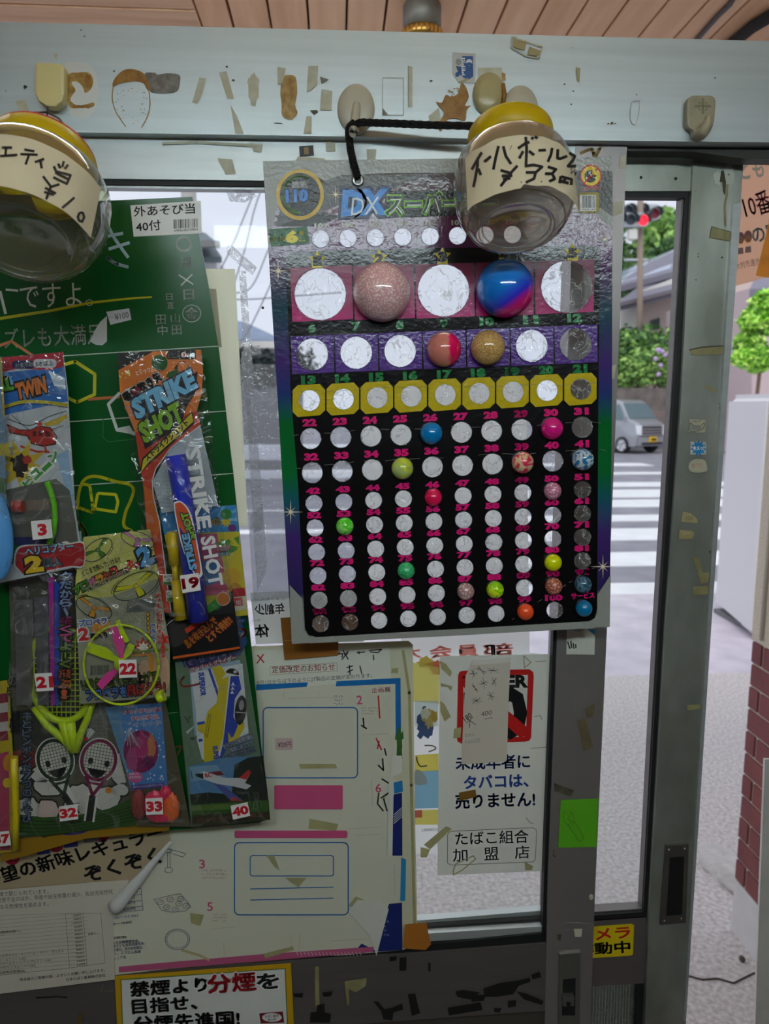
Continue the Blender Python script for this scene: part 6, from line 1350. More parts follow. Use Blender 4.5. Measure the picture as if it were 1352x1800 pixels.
pg.line((226, 226, 230), [(722, 700), (480, 880), (350, 1060), (320, 1160), (330, 1300), (380, 1500), (430, 1900), (475, 2240)], 7)
pg.zoom(*A4)
pg.poly((16, 15, 16), [(400, 600), (470, 545), (560, 560), (640, 610), (790, 470), (940, 350), (1000, 790), (1002, 822), (470, 912), (455, 800)])
pg.poly((206, 90, 30), [(470, 876), (1000, 795), (1000, 812), (470, 895)]).line((200, 200, 200), ellipse(540, 690, 140, 120, 0, 24, 150, 330), 5).poly((50, 48, 46), smooth_path([(430, 640), (500, 590), (570, 620), (590, 690), (560, 760), (470, 800), (430, 720)], 4, True))
pg.poly(RDO, [(560, 660), (690, 560), (730, 590), (580, 692)]).ell((206, 80, 40), 700, 580, 34, 30, -30).poly((40, 130, 40), [(742, 470), (800, 420), (850, 470), (810, 500), (750, 530)]).ell((216, 120, 30), 868, 418, 50, 50).line(WH, ellipse(868, 418, 52, 52), 4, True)
pg.text((226, 150, 60), '息を吹き込んで', (592, 812), (828, 606), 70, .03, (130, 20, 40), .13).text((226, 150, 60), 'とすぐ発射!!', (770, 762), (946, 600), 66, .03, (130, 20, 40), .13)
pg.poly((206, 206, 196), rrect(390, 222, 478, 308, 8)).text((60, 60, 60), 'BLOW', (402, 252), (462, 246), 18, .03).text((60, 60, 60), 'AIR', (416, 276), (450, 272), 18, .03).poly((70, 120, 40), [(392, 284), (476, 276), (478, 304), (394, 308)]).poly((206, 206, 196), rrect(414, 350, 500, 438, 8)).text((50, 130, 50), 'Q', (424, 402), (452, 398), 34, .05).poly((70, 120, 40), [(422, 410), (498, 400), (500, 432), (424, 438)])
pg.build('printed_card', t)
pg = Page(Y + .001).zoom(*A3); pg.base(ink((176, 186, 194)), [(320, 1170), (480, 880), (720, 700), (790, 1000), (870, 1370), (640, 1390), (400, 1430)], .0004); pg.scribble((120, 140, 160), 340, 1150, 470, 1390, 8, 9, 3, 3).scribble((140, 156, 170), 570, 980, 680, 1250, 9, 7, 3, 4); pg.build('insert_card', t)
bm = bmesh.new(); add_tube(bm, [at(309, 800, Y - .009), at(320, 860, Y - .010), at(333, 960, Y - .010), at(349, 1090, Y - .009)], .0098, 24); pipe = mesh_obj('blowpipe_tube', bm, mat('tube_blue', (44, 56, 190), .3), t)
bm = bmesh.new()
add_tube(bm, [at(303, 935, Y - .006), at(307, 992, Y - .006)], .0055, 12); add_tube(bm, [at(307, 992, Y - .006), at(309, 1020, Y - .006)], .003, 10); add_tube(bm, [at(309, 1020, Y - .006), at(318, 1088, Y - .006)], [.0045, .0065], 12)
mesh_obj('suction_dart', bm, mat('dart_yellow', (226, 190, 20), .35), t)
pg = Page(Y - .0215); pg.zoom(*A3)
pg.base(ink((222, 222, 222)), smooth_path([(500, 1370), (520, 1335), (560, 1332), (620, 1390), (660, 1500), (700, 1700), (735, 1900), (735, 1950), (690, 1965), (600, 1800), (540, 1600)], 4, True), .0003).poly((206, 80, 40), smooth_path([(510, 1375), (530, 1345), (562, 1345), (612, 1400), (650, 1510), (690, 1700), (722, 1900), (690, 1945), (610, 1800), (550, 1600)], 4, True)).poly((30, 50, 130), [(545, 1540), (600, 1620), (690, 1940), (640, 1880), (590, 1740)])
pg.text((130, 186, 40), 'SHOT', (682, 1635), (610, 1420), 54, .05, BLK, .14).text((110, 180, 226), 'STRIKE', (690, 1890), (625, 1600), 58, .05, BLK, .14)
pg.build('tube_label', t)
pg = Page(Y - .0215).zoom(*A3); WL = ink((214, 214, 214))
pg.text(WL, 'STRIKE', (600, 900), (700, 1560), 112, .035).text(WL, 'SHOT', (725, 1640), (800, 2040), 112, .035); pg.build('film_lettering', t)
film('film', zq(A3, [(25, 92), (730, 66), (1000, 2265), (330, 2300)]), YB - .0375, .004, BAGF, t, amp=.003, seed=10, nu=30, nv=56)
bm = bmesh.new(); add_lathe(bm, [(0, .0), (.0075, 0)], at(*zq(A3, [(382, 178)])[0], Y - .0006), (0, -1, 0), 20); mesh_obj('hang_hole', bm, GREEN, t)
sticker(t, '19', zq(A4, [(524, 234), (672, 212), (690, 350), (544, 373)]), YB - .046)
# ---- dark yellow packet end under the others
t = bag('dull yellow packet end hanging below the racket packet'); Y = YB - .004
pg = Page(Y).zoom(0, 1420, 3.976); pg.base(ink((150, 112, 26)), [(60, 60), (1240, -130), (1180, 160), (600, 215), (200, 330), (0, 380)], .0004)
pg.line((60, 60, 150), smooth_path([(390, 165), (480, 185), (580, 170), (630, 145)], 5), 12).line(WH, smooth_path([(395, 158), (480, 175), (600, 155)], 5), 5).text(WH, '号', (280, 206), (330, 202), 44, .02, BLK, .1); pg.build('printed_card', t)

# ================================================================ NOTICES ON AND BEHIND THE GLASS
def notice(pg, name, label, cat, group=None): return tag(pg.build(name), label, cat, group)
B1 = (300, 1120, 3.073); B2 = (700, 1080, 3.558); B3 = (0, 1420, 3.976)
TAPEY = mat('tape_yellowed', (176, 170, 122), .35, noise_amt=.15, noise_scale=60)
# outside the glass, seen from behind
YO = .0205
pg = Page(YO).zoom(*B2)
pg.base(paper((246, 246, 246), .85), [(-240, -1480), (800, -1500), (822, 240), (880, 245), (880, 1500), (20, 1500), (20, 110), (-230, 110)], .0003)
for s, a, b, c in (('部', (540, 262), (716, 250), (246, 186, 176)), ('員', (374, 268), (500, 258), (246, 186, 176)), ('会', (205, 275), (335, 262), (246, 186, 176)), ('大', (40, 280), (140, 270), (246, 186, 176))): pg.text(paper(c, .85), s, a, b, 72, .05, None, 0, 0, True)
pg.poly(paper((214, 110, 80), .5), blob(240, 330, 60, 40, 4, .3)).poly(paper((206, 180, 80), .5), blob(170, 300, 50, 40, 8, .3))
for c, q in (((236, 222, 130), [(90, 300), (255, 330), (255, 560), (90, 545)]), ((216, 224, 226), [(105, 540), (250, 540), (250, 700), (105, 700)]), ((238, 220, 110), [(105, 880), (252, 870), (252, 980), (105, 985)]), ((150, 196, 220), [(105, 985), (252, 975), (252, 1210), (105, 1215)]), ((236, 222, 120), [(105, 1225), (252, 1220), (252, 1315), (105, 1315)]), ((226, 130, 130), [(105, 1225), (150, 1222), (150, 1270), (105, 1272)])): pg.poly(paper(c, .5), q)
pg.poly(paper((70, 90, 130), .4), blob(165, 690, 50, 90, 5, .35)).poly(paper((214, 186, 120), .4), blob(190, 650, 40, 60, 9, .4)).poly(paper((236, 236, 220), .4), blob(168, 620, 30, 34, 2, .2)).poly(paper((206, 170, 80), .4), blob(226, 640, 24, 40, 7, .3))
pg.line(paper((120, 110, 100), .3), smooth_path([(165, 820), (215, 822), (235, 840), (190, 860)], 4), 8).line(paper((120, 110, 100), .3), smooth_path([(115, 890), (120, 920), (140, 950), (182, 945)], 4), 8).poly(paper((190, 190, 190), .4), smooth_path([(105, 980), (140, 975), (175, 1020), (178, 1060), (105, 1060)], 3, True))
pg.text(paper((120, 120, 120), .4), '(0888)', (150, 1362), (246, 1358), 22, 0, None, 0, 0, True)
notice(pg, 'backlit_poster', 'backlit poster outside the glass with mirrored pink lettering', 'poster')
pg = Page(YO + .001); pg.base(paper((232, 232, 232), .5), [(440, 1042), (520, 1038), (640, 1035), (640, 1128), (450, 1132)], .0003)
GR = paper((96, 96, 96), .3); pg.zoom(*A4)
pg.text(GR, '年創少', (1120, 545), (1352, 535), 84, .03, None, 0, 0, True).text(GR, '体', (1125, 728), (1235, 715), 100, .03, None, 0, 0, True).text(GR, 'しょうねんげん', (1075, 440), (1352, 425), 22, 0, None, 0, 0, True).text(GR, 'かい', (1095, 600), (1160, 596), 20, 0, None, 0, 0, True)
notice(pg, 'backlit_notice', 'pale notice outside the glass with mirrored grey writing', 'notice')
# bleached strip of paper beside the green board
pg = Page(.0130); pg.base(paper((246, 245, 232), .6), [(330, 472), (413, 473), (428, 760), (435, 925), (330, 930)], .0004); pg.poly(paper((196, 190, 170), .2), [(330, 505), (380, 508), (390, 610), (330, 610)])
notice(pg, 'faded_paper', 'faded cream paper strip behind the green board', 'paper')
# clear tape and film remnants on the glass
TC = film_mat('clear_tape', (240, 240, 242), .22, .8, .15, .5, 90, .3, 60)
for k, (q, lb) in enumerate((([(420, 476), (432, 476), (470, 1000), (452, 1040), (438, 800)], 'long clear film strip down the glass beside the faded paper'), ([(398, 434), (406, 430), (452, 470), (444, 484), (400, 448)], 'torn clear tape scrap under the eaves'), ([(424, 618), (436, 616), (446, 780), (426, 782)], 'short double tape ghost with a peeling corner'), ([(430, 614), (456, 606), (460, 622), (440, 626)], 'small hatched tape corner on the glass'), ([(398, 338), (440, 336), (452, 345), (430, 356), (404, 354)], 'wrinkled tape remnant at the glass top'), ([(440, 905), (462, 885), (462, 930), (440, 940)], 'folded tape scrap beside the packet'))):
    pg = Page(.0138 - k * .0002); pg.base(TC, q, .0001); tag(pg.build('tape_scrap'), lb, 'tape', 'clear tape scraps on the glass')
TX = film_mat('frosted_film', (232, 233, 238), .14, .8, .2, .08, 120, .4, 90)
pg = Page(.0142); pg.base(TX, [(418, 640), (508, 640), (516, 1050), (446, 1056)], .0001); tag(pg.build('frosted_film'), 'frosted grimy film on the glass left of the ball sheet', 'film')
# price-change notice (under) and big white sheet (over)
pg = Page(-.0010).zoom(*B1)
pg.base(paper((216, 214, 186), .12), [(330, 60), (440, 50), (1285, 20), (1308, 40), (1318, 800), (1334, 1650), (1255, 1690), (900, 1720), (340, 1700)], .0004)
pg.poly((222, 222, 208), [(445, 70), (1180, 45), (1195, 300), (460, 320)])
pg.lines((190, 30, 50), [[(468, 95), (505, 138)], [(502, 92), (466, 142)]], 7).line((160, 120, 110), [(535, 160), (898, 138), (900, 182), (538, 204)], 2, True).text((196, 40, 60), '定価改定のお知らせ', (548, 196), (888, 178), 38, .01).text((40, 40, 40), '0月1日から以下のようにJT製品の定価が変わります。', (468, 262), (1090, 222), 28, 0)
pg.lines((20, 20, 24), [[(905, 92), (930, 88), (925, 110)], [(930, 70), (960, 120)], [(960, 75), (925, 122)], [(935, 92), (958, 90)], [(895, 100), (915, 82)], [(1005, 85), (1050, 80)], [(1015, 75), (1020, 92)], [(1070, 72), (1140, 66), (1120, 84), (1078, 80)], [(1095, 95), (1097, 125)], [(950, 165), (985, 155)], [(965, 150), (970, 205)], [(955, 190), (985, 175)], [(1022, 155), (1034, 200)]], 6)
pg.poly(TAPEY, [(1195, 170), (1230, 165), (1228, 195), (1190, 195)]).line(TAPEY, [(1255, 70), (1290, 300), (1300, 800), (1320, 1640)], 16)
notice(pg, 'price_notice', 'yellowed price-change notice with red title under the white sheet', 'notice')
pg = Page(-.0022).zoom(*B1); WS = paper((220, 218, 198), .10); BLU = (20, 110, 180); DKB = (22, 40, 110)
pg.base(WS, [(460, 282), (735, 268), (1240, 222), (1246, 500), (1200, 760), (1250, 790), (1252, 830), (1200, 850), (1190, 1180), (1262, 1190), (1270, 1420), (1180, 1440), (1250, 1500), (1250, 1690), (900, 1700), (560, 1745), (0, 1790), (-330, 1830), (-330, 1000), (300, 900)], .0004)
pg.poly(BLU, [(462, 256), (742, 244), (735, 268), (462, 288)]).poly(BLU, [(896, 238), (1242, 220), (1245, 520), (1216, 556), (1214, 252), (892, 266)]).poly((60, 110, 50), blob(1236, 590, 20, 110, 4, .4)).poly((222, 222, 210), [(1200, 640), (1250, 640), (1250, 730), (1190, 760)]).poly((40, 130, 190), [(1205, 785), (1252, 775), (1255, 835), (1208, 845)])
pg.poly(DKB, [(1205, 850), (1250, 840), (1252, 1180), (1196, 1180)]).lines(WH, [[(1205, 960 + k * 12), (1250, 920 + k * 12)] for k in range(5)], 3).poly(DKB, [(1180, 1440), (1250, 1435), (1252, 1690), (1090, 1700), (980, 1712), (1032, 1655), (1100, 1690)]).poly((40, 140, 190), [(1245, 1190), (1272, 1200), (1268, 1425), (1240, 1425)])
pg.scribble((150, 160, 190), 1150, 1500, 1184, 1620, 5, 2, 3, 9)
pg.poly((190, 90, 130), [(0, 1755), (500, 1712), (1100, 1672), (1092, 1700), (560, 1745), (-280, 1812), (-280, 1780)]).lines((222, 200, 206), [[(680 + k * 20, 1700), (690 + k * 20, 1720)] for k in range(18)], 3)
for s, x, y in (('2', 1020, 338), ('6', 1122, 815), ('3', 170, 1225), ('5', 213, 1455)): pg.text((206, 80, 120), s, (x - 14, y + 24), (x + 16, y + 23), 46, .01)
pg.text((206, 80, 120), '企画展', (1086, 302), (1188, 296), 28, .01)
DS = (150, 120, 120)
def dash(a, b, n): pg.lines(DS, [[(a[0] + (b[0] - a[0]) * k / n, a[1] + (b[1] - a[1]) * k / n), (a[0] + (b[0] - a[0]) * (k + .5) / n, a[1] + (b[1] - a[1]) * (k + .5) / n)] for k in range(n)], 2)
for a, b, n in (((610, 300), (610, 330), 4), ((798, 295), (800, 340), 5), ((640, 330), (900, 325), 20), ((1040, 530), (1180, 520), 12), ((1085, 770), (1092, 920), 12), ((970, 1035), (1145, 1025), 14), ((1000, 1070), (1145, 1065), 12), ((985, 1510), (1120, 1505), 12), ((220, 1575), (350, 1566), 12), ((286, 1650), (290, 1725), 8), ((650, 1600), (652, 1700), 8), ((695, 1600), (698, 1700), 8), ((870, 1640), (1080, 1630), 16), ((1208, 1230), (1212, 1400), 12)): dash(a, b, n)
pg.lines((200, 60, 50), [[(1122, 315), (1130, 440)]], 8).lines((206, 40, 60), [[(1110, 545), (1140, 610)], [(1125, 560), (1118, 605)]], 7).lines((24, 24, 26), [[(1028, 475), (1060, 495)], [(1040, 435), (1045, 492)], [(1120, 690), (1150, 720), (1145, 655)], [(1155, 600), (1165, 640)], [(1140, 765), (1180, 790)], [(1125, 840), (1118, 900), (1150, 940)], [(1135, 870), (1180, 840)], [(1150, 870), (1170, 940)]], 8)
pg.scribble((170, 160, 160), 1030, 375, 1120, 420, 3, 10, 2, 3).scribble((150, 150, 150), 880, 310, 930, 370, 3, 4, 3, 4).scribble((180, 140, 140), 165, 1250, 300, 1310, 3, 14, 2, 5).scribble((180, 140, 140), 228, 1490, 300, 1540, 3, 8, 2, 6)
# plain panels where the printed figure stood: left as blank framed fields
pg.line(BLU, rrect(500, 380, 1010, 760, 26), 6, True).poly((206, 84, 130), rrect(560, 800, 930, 930, 8)).line(BLU, rrect(345, 1110, 960, 1500, 26), 6, True).poly((206, 84, 130), rrect(345, 1045, 955, 1085, 10)).line(BLU, rrect(430, 1180, 880, 1290, 14), 5, True).line(BLU, [(430, 1360), (880, 1350)], 5).line(BLU, [(430, 1420), (880, 1410)], 5)
pg.poly((206, 180, 176), rrect(565, 545, 660, 610, 8)).text((120, 80, 90), '¥20円', (580, 598), (652, 594), 30, .02)
for q in ([(750, 980), (905, 1010), (895, 1045), (745, 1035)], [(695, 685), (890, 685), (900, 708), (700, 710)], [(620, 1300), (735, 1300), (690, 1352)], [(520, 1180), (560, 1180), (590, 1260), (560, 1240)], [(105, 1490), (180, 1500), (160, 1560), (110, 1545)], [(500, 1710), (660, 1670), (668, 1690), (510, 1735)], [(1000, 1400), (1090, 1440), (1060, 1490), (960, 1450)]): pg.poly(TAPEY, q)
pg.line((190, 176, 130), [(60, 1690), (160, 1720), (210, 1745)], 14)
C1 = (70, 80, 110)
pg.zoom(*B3).line(C1, ellipse(1240, 920, 86, 72, 0), 4, True).line(C1, ellipse(1240, 920, 74, 60, 0), 3, True).line(C1, [(1075, 640), (1200, 610), (1262, 600), (1335, 690), (1300, 720), (1200, 730), (1130, 715)], 3, True)
for x, y in ((1120, 660), (1190, 640), (1262, 635), (1250, 670), (1300, 685), (1165, 695), (1225, 712)): pg.line(C1, ellipse(x, y, 22, 17, 0, 14), 3, True); pg.line(C1, [(x - 8, y + 4), (x + 12, y - 6)], 3)
pg.lines(C1, [[(1170, 310), (1172, 420)], [(1188, 310), (1190, 420)], [(1190, 290), (1300, 320), (1280, 345), (1195, 315)]], 3).line(C1, ellipse(1180, 435, 28, 18), 3, True).line(C1, ellipse(1176, 300, 22, 12), 3, True)
TB = (40, 80, 150)
pg.lines(TB, [[(835, 575), (985, 562), (1000, 715), (835, 730)], [(835, 620), (990, 605)], [(835, 662), (993, 648)], [(835, 700), (996, 686)]], 3)
for s, a, b in (('(1個)', (905, 600), (962, 594)), ('500円', (860, 640), (940, 634)), ('800円', (860, 680), (944, 674)), ('600円', (862, 722), (946, 716)), ('8:30〜17:30〕', (775, 782), (965, 762)), (':30〜19:00〕', (770, 826), (922, 808)), ('立財団)', (785, 924), (885, 914)), ('私立幼稚園連合会、', (785, 955), (975, 938)), ('県子ども会育成連合会、', (790, 980), (1015, 955)), ('文理社、西日本新聞社、', (792, 1006), (1000, 985)), ('ン、エフエム長崎', (800, 1030), (985, 1015)), ('シニア会', (795, 1066), (882, 1052))): pg.text(TB, s, a, b, 22, .01)
white = notice(pg, 'white_poster', 'large white poster with blue edges, pink numerals and torn right side', 'poster')
pg = Page(-.0042).zoom(*B1); CURL = mat('curled_paper', (214, 214, 204), .6)
pg.base(CURL, [(1180, 760), (1205, 770), (1198, 1185), (1170, 1180)], .0006); pg.build('torn_strip', white); pg = Page(-.0042).zoom(*B1).base(CURL, [(1010, 1420), (1130, 1430), (1178, 1470), (1112, 1722), (1080, 1620), (960, 1480)], .0005); pg.build('torn_flap', white)
# snack poster, cigarette price list with its curled corner
pg = Page(-.0050).zoom(*B3)
pg.base(ink((176, 158, 128), .5), [(-200, 340), (0, 300), (200, 240), (620, 190), (1170, 140), (1196, 240), (800, 700), (-200, 720)], .0004)
for s, (x, y) in (('14', (85, 350)), ('10', (392, 262)), ('8', (712, 190))): pg.ell((160, 24, 60), x, y, 52, 50).text((226, 214, 206), s, (x - 38, y + 18), (x + 20, y + 10), 40, .02).text((226, 214, 206), '円', (x + 22, y + 12), (x + 40, y + 10), 16)
pg.poly((50, 66, 150), [(250, 262), (345, 240), (350, 320), (262, 330)]).text((190, 190, 210), 'けられ', (268, 306), (330, 292), 22, .02).poly((40, 50, 130), [(440, 220), (540, 212), (546, 270), (450, 280)]).poly((120, 110, 110), [(580, 205), (690, 195), (690, 240), (590, 248)])
pg.text(BLK, '待望の新味レギュラー', (-100, 560), (1155, 215), 110, .035, None, 0, -.14).text(BLK, 'ぞくぞく', (615, 525), (1130, 380), 110, .035, None, 0, -.14)
pg.line((120, 110, 90), [(-100, 580), (200, 552), (610, 522)], 2)
notice(pg, 'snack_poster', 'beige snack poster with heavy black lettering at lower left', 'poster')
pg = Page(-.0056).zoom(*B3)
pg.base(ink((206, 200, 186), .6), [(-200, 596), (0, 576), (600, 526), (900, 505), (850, 640), (790, 740), (802, 1200), (0, 1300), (-200, 1325)], .0004)
for s, a, b in (('法律で禁じられています。', (-40, 624), (340, 600)), ('発育不全のほか、早産や出生体重の減少、乳幼児突然死', (-20, 664), (790, 604)), ('になる危険性を高めます。', (-30, 712), (340, 688))): pg.text((50, 50, 50), s, a, b, 34, 0)
pg.line((120, 116, 108), [(-100, 760), (300, 742), (560, 735), (730, 740)], 2)
LN = (96, 92, 84)
for k in range(14): pg.lines(LN, [[(-100, 794 + k * 27), (480, 745 + k * 27), (610, 736 + k * 27)]], 1.6); pg.n -= 1
pg.n += 1; pg.lines(LN, [[(458, 742), (486, 1120)], [(580, 738), (608, 1102)], [(704, 730), (734, 1085)], [(-100, 1180), (486, 1120), (734, 1085)]], 2.4)
for k, s in enumerate(('290円', '490円', '1,000円', '450円', '410円', '400円', '400円', '360円', '350円', '400円', '550円', '500円', '430円', '320円')): pg.text((60, 60, 60), s, (512 + k * 2 - (14 if len(s) > 4 else 0), 762 + k * 26.5), (568 + k * 2, 758 + k * 26.5), 17, .01)
pg.text((60, 60, 60), '変更なし', (616, 892), (690, 884), 18, .01)
for s, a, b in (('クス/キャメル・メンソール・ライト・ボックス', (-10, 1048), (445, 1010)), ('ク・メンソール(K)', (-10, 1082), (185, 1064)), ('ラ/クールミント/アップルミント)(K)', (-10, 1106), (360, 1076)), ('/ブラウンフレーバー)(K)', (-10, 1134), (250, 1112)), ('定価等全銘柄(※)', (-10, 1166), (175, 1150)), ('(全銘柄を除く)', (-20, 886), (145, 872)), ('引き続きご愛顧の程、よろしくお願い申し上げます。', (140, 1214), (735, 1144)), ('日本たばこ産業株式会社', (465, 1212), (738, 1180))): pg.text((60, 60, 60), s, a, b, 22, .005)
pl2 = notice(pg, 'price_list', 'cigarette price list with ruled table and curled corner, lower left', 'notice')
bm = bmesh.new(); p0, p1_ = at(*zq(B3, [(800, 700)])[0], -.010), at(*zq(B3, [(1192, 240)])[0], -.009); N = 18; rows = []
for j in range(13):
    t_ = j / 12; c = p0.lerp(p1_, t_); r = .0085 * (1 - t_ * .8); ax = (p1_ - p0).normalized(); sd = ax.cross(Vector((0, -1, 0))).normalized()
    rows.append([bm.verts.new(c + (sd * math.cos(a) + Vector((0, -1, 0)) * math.sin(a)) * r) for a in [math.pi * 1.15 - k / N * math.pi * 1.9 for k in range(N + 1)]])
for j in range(12):
    for k in range(N): bm.faces.new((rows[j][k], rows[j][k + 1], rows[j + 1][k + 1], rows[j + 1][k]))
cu = mesh_obj('curled_corner', bm, mat('curl_white', (214, 216, 214), .55), pl2, True); cu.modifiers.new('thickness', 'SOLIDIFY').thickness = .0003
# smoking-area sign
pg = Page(-.0034).zoom(190, 1680, 2.551)
pg.base(ink((206, 160, 20), .4), [(30, 92), (820, 35), (835, 340), (45, 400)], .0005).poly((60, 110, 40), [(56, 106), (796, 56), (808, 340), (66, 400)]).poly((222, 224, 218), [(60, 110), (792, 60), (804, 340), (70, 400)])
for s, a, b, h, c in (('禁煙より', (102, 184), (446, 160), 66, BLK), ('分煙', (450, 170), (664, 154), 82, (196, 30, 40)), ('を', (672, 150), (766, 144), 66, BLK), ('目指せ、', (112, 262), (400, 240), 66, BLK), ('分煙先進国!', (118, 340), (590, 312), 66, BLK)): pg.text(c, s, a, b, h, .035, (236, 236, 236), .09)
pg.poly((120, 24, 34), [(678, 258), (784, 250), (790, 300), (684, 304)]).ell(WH, 735, 277, 44, 20).text((90, 30, 30), 'たばこ組合', (704, 278), (766, 274), 12, .02).text((90, 30, 30), '加入店', (716, 292), (754, 289), 11, .02)
notice(pg, 'smoking_sign', 'yellow-bordered sign about smoking areas on the bottom rail', 'sign')
# no-sale-to-minors sign on the glass
pg = Page(.0130).zoom(*B2)
WP = paper((236, 236, 228), .28)
pg.base(WP, [(260, 262), (955, 248), (940, 830), (905, 1605), (245, 1632), (255, 900)], .0005)
RS = (196, 30, 28)
pg.poly(RS, [(375, 380), (385, 358), (410, 352), (820, 343), (845, 360), (848, 390), (832, 770), (820, 790), (795, 796), (400, 810), (372, 795), (366, 770)]).poly((214, 212, 204), [(408, 390), (812, 378), (800, 740), (790, 765), (405, 778)])
pg.text(BLK, 'UNDER', (410, 462), (803, 454), 72, .05).text(BLK, '20', (430, 760), (786, 756), 282, .06).poly(RS, [(405, 400), (440, 390), (806, 705), (800, 760), (760, 770), (405, 450)])
NB = (24, 60, 140)
pg.text(NB, '未成年者に', (362, 972), (824, 962), 88, .03).text(NB, 'タバコは、', (415, 1092), (814, 1076), 80, .03).text(NB, '売りません!', (360, 1216), (856, 1200), 92, .035)
pg.line((60, 60, 60), [(308, 1380), (318, 1362), (340, 1356), (845, 1334), (862, 1345), (866, 1370), (858, 1530), (846, 1548), (330, 1568), (308, 1555)], 3, True)
pg.text(BLK, 'たばこ組合', (360, 1444), (816, 1428), 82, .012)
for s, x in (('加', 345), ('盟', 540), ('店', 732)): pg.text(BLK, s, (x, 1548 - (x - 345) * .05), (x + 90, 1544 - (x - 345) * .05), 80, .012)
pg.poly(mat('tape_brown', (128, 92, 36), .4), [(380, 1115), (430, 1105), (484, 1096), (490, 1142), (386, 1166)])
for q in ([(260, 290), (300, 310), (335, 360), (325, 390), (270, 340)], [(265, 430), (340, 450), (330, 480), (310, 455), (268, 452)], [(262, 540), (290, 560), (330, 640), (290, 670), (265, 610)], [(350, 715), (395, 705), (390, 770), (345, 775)], [(160, 1440), (300, 1325), (335, 1340), (200, 1470)], [(140, 1455), (200, 1470), (180, 1520), (140, 1520)], [(790, 1545), (845, 1575), (835, 1600), (795, 1600)]): pg.poly(TAPEY, q)
pg.line(TAPEY, [(785, 258), (830, 300), (790, 335)], 6, True).line(TAPEY, [(345, 1600), (360, 1560), (470, 1510), (485, 1530), (400, 1600), (345, 1630)], 7, True).lines((150, 146, 136), [[(860, 295), (925, 292)], [(850, 640), (890, 632), (900, 660)], [(800, 1270), (820, 1300), (850, 1310)], [(830, 838), (935, 830)], [(935, 770), (925, 830)]], 4)
notice(pg, 'tobacco_sign', 'white no-sale-to-minors tobacco sign on the lower glass', 'sign')
pg = Page(.0110).zoom(*B2)
pg.base(paper((216, 206, 190), .1), [(465, 288), (704, 270), (690, 560), (680, 915), (600, 925), (396, 938), (410, 600), (422, 385)], .0004)
pg.poly((226, 220, 206), [(465, 288), (700, 270), (704, 300), (468, 318)])
PEN = (50, 48, 50); rr = random.Random(12); L = []
for cx, cy in ((470, 370), (520, 350), (590, 350), (480, 460), (535, 430), (600, 420), (490, 540), (580, 510)):
    for _ in range(5):
        a = rr.uniform(0, 6.28); r = rr.uniform(14, 38); L.append([(cx - r * math.cos(a), cy - r * math.sin(a)), (cx + r * math.cos(a), cy + r * math.sin(a))])
pg.lines(PEN, L, 2.2)
pg.text(PEN, '400', (518, 640), (585, 628), 30, -.005, None, 0, .2).line(PEN, [(540, 655), (590, 645)], 3).text(PEN, '180', (420, 670), (465, 640), 32, .01).lines(PEN, [[(430, 650), (485, 690)], [(450, 660), (445, 710)], [(470, 640), (425, 680)]], 4)
pg.text((120, 116, 110), 'おかし', (420, 770), (482, 760), 22, -.005).text((120, 116, 110), 'やおん注文', (418, 815), (516, 796), 26, -.005)
notice(pg, 'memo_slip', 'pencilled paper slip taped over the tobacco sign', 'note')
# tapes
def tape(label, q, m, Y, fold=None):
    pg = Page(Y); pg.base(m, q, .0002)
    if fold: pg.line(mat('tape_fold', (190, 150, 100), .4), fold, 1)
    tag(pg.build('packing_tape'), label, 'tape', 'brown packing tapes')
BT = mat('tape_brown_shiny', (150, 96, 40), .3)
tape('brown packing tape under the lower left corner of the ball sheet', [(493, 1086), (640, 1078), (642, 1120), (595, 1128), (594, 1152), (500, 1160)], BT, -.0034, [(500, 1126), (560, 1122)])
tape('orange-brown tape at the lower right corner of the white poster', [(712, 1625), (750, 1622), (753, 1640), (758, 1660), (748, 1670), (708, 1667)], mat('tape_orange', (176, 110, 40), .3), -.0060)
# green sticky note, camera sticker, stickers on the outer stile
pg = Page(-.0009).zoom(*B2); pg.base(mat('sticky_green', (92, 176, 24), .6), [(1018, 1162), (1252, 1152), (1240, 1455), (1000, 1460)], .0004)
rr = random.Random(2); DG = (60, 104, 30)
pg.lines(DG, [[(1040 + rr.uniform(-10, 50), 1225 + k * 9), (1060 + rr.uniform(0, 36), 1238 + k * 9)] for k in range(10)], 2.5).line(DG, smooth_path([(1060, 1320), (1100, 1370), (1130, 1418), (1160, 1400), (1130, 1340), (1095, 1290)], 5), 3).line(DG, ellipse(1068, 1275, 32, 50, -20), 2.5, True)
notice(pg, 'sticky_note', 'bright green sticky note with pencil doodle on the door stile', 'note')
pg = Page(-.0009).zoom(700, 1540, 2.0736); pg2 = Page(Y2 + .0014).zoom(700, 1540, 2.0736)
pg2.base(mat('sticker_yellow', (226, 200, 20), .4), [(660, 188), (850, 175), (860, 180), (856, 285), (848, 290), (656, 302)], .0004)
pg2.text((206, 30, 30), 'カメラ', (652, 238), (846, 224), 40, .03).text(BLK, '作動中', (650, 290), (846, 278), 42, .04)
notice(pg2, 'camera_sticker', 'yellow camera-warning sticker on the outer door rail', 'sticker'); pg.bm.free()
pg = Page(-.0009).zoom(*B2); pg.base(paper((216, 216, 204), .05), [(1056, 80), (1232, 92), (1228, 252), (1052, 250)], .0003); pg.poly((40, 110, 150), [(1180, 92), (1232, 92), (1230, 130), (1205, 110)]).poly((150, 170, 176), [(1060, 85), (1180, 92), (1130, 110)]).lines((30, 30, 34), [[(1060, 170), (1075, 215)], [(1080, 165), (1085, 210)], [(1095, 180), (1100, 215)], [(1110, 185), (1112, 212)]], 8)
notice(pg, 'torn_sticker', 'torn white sticker with blue corner just below the ball sheet', 'sticker')
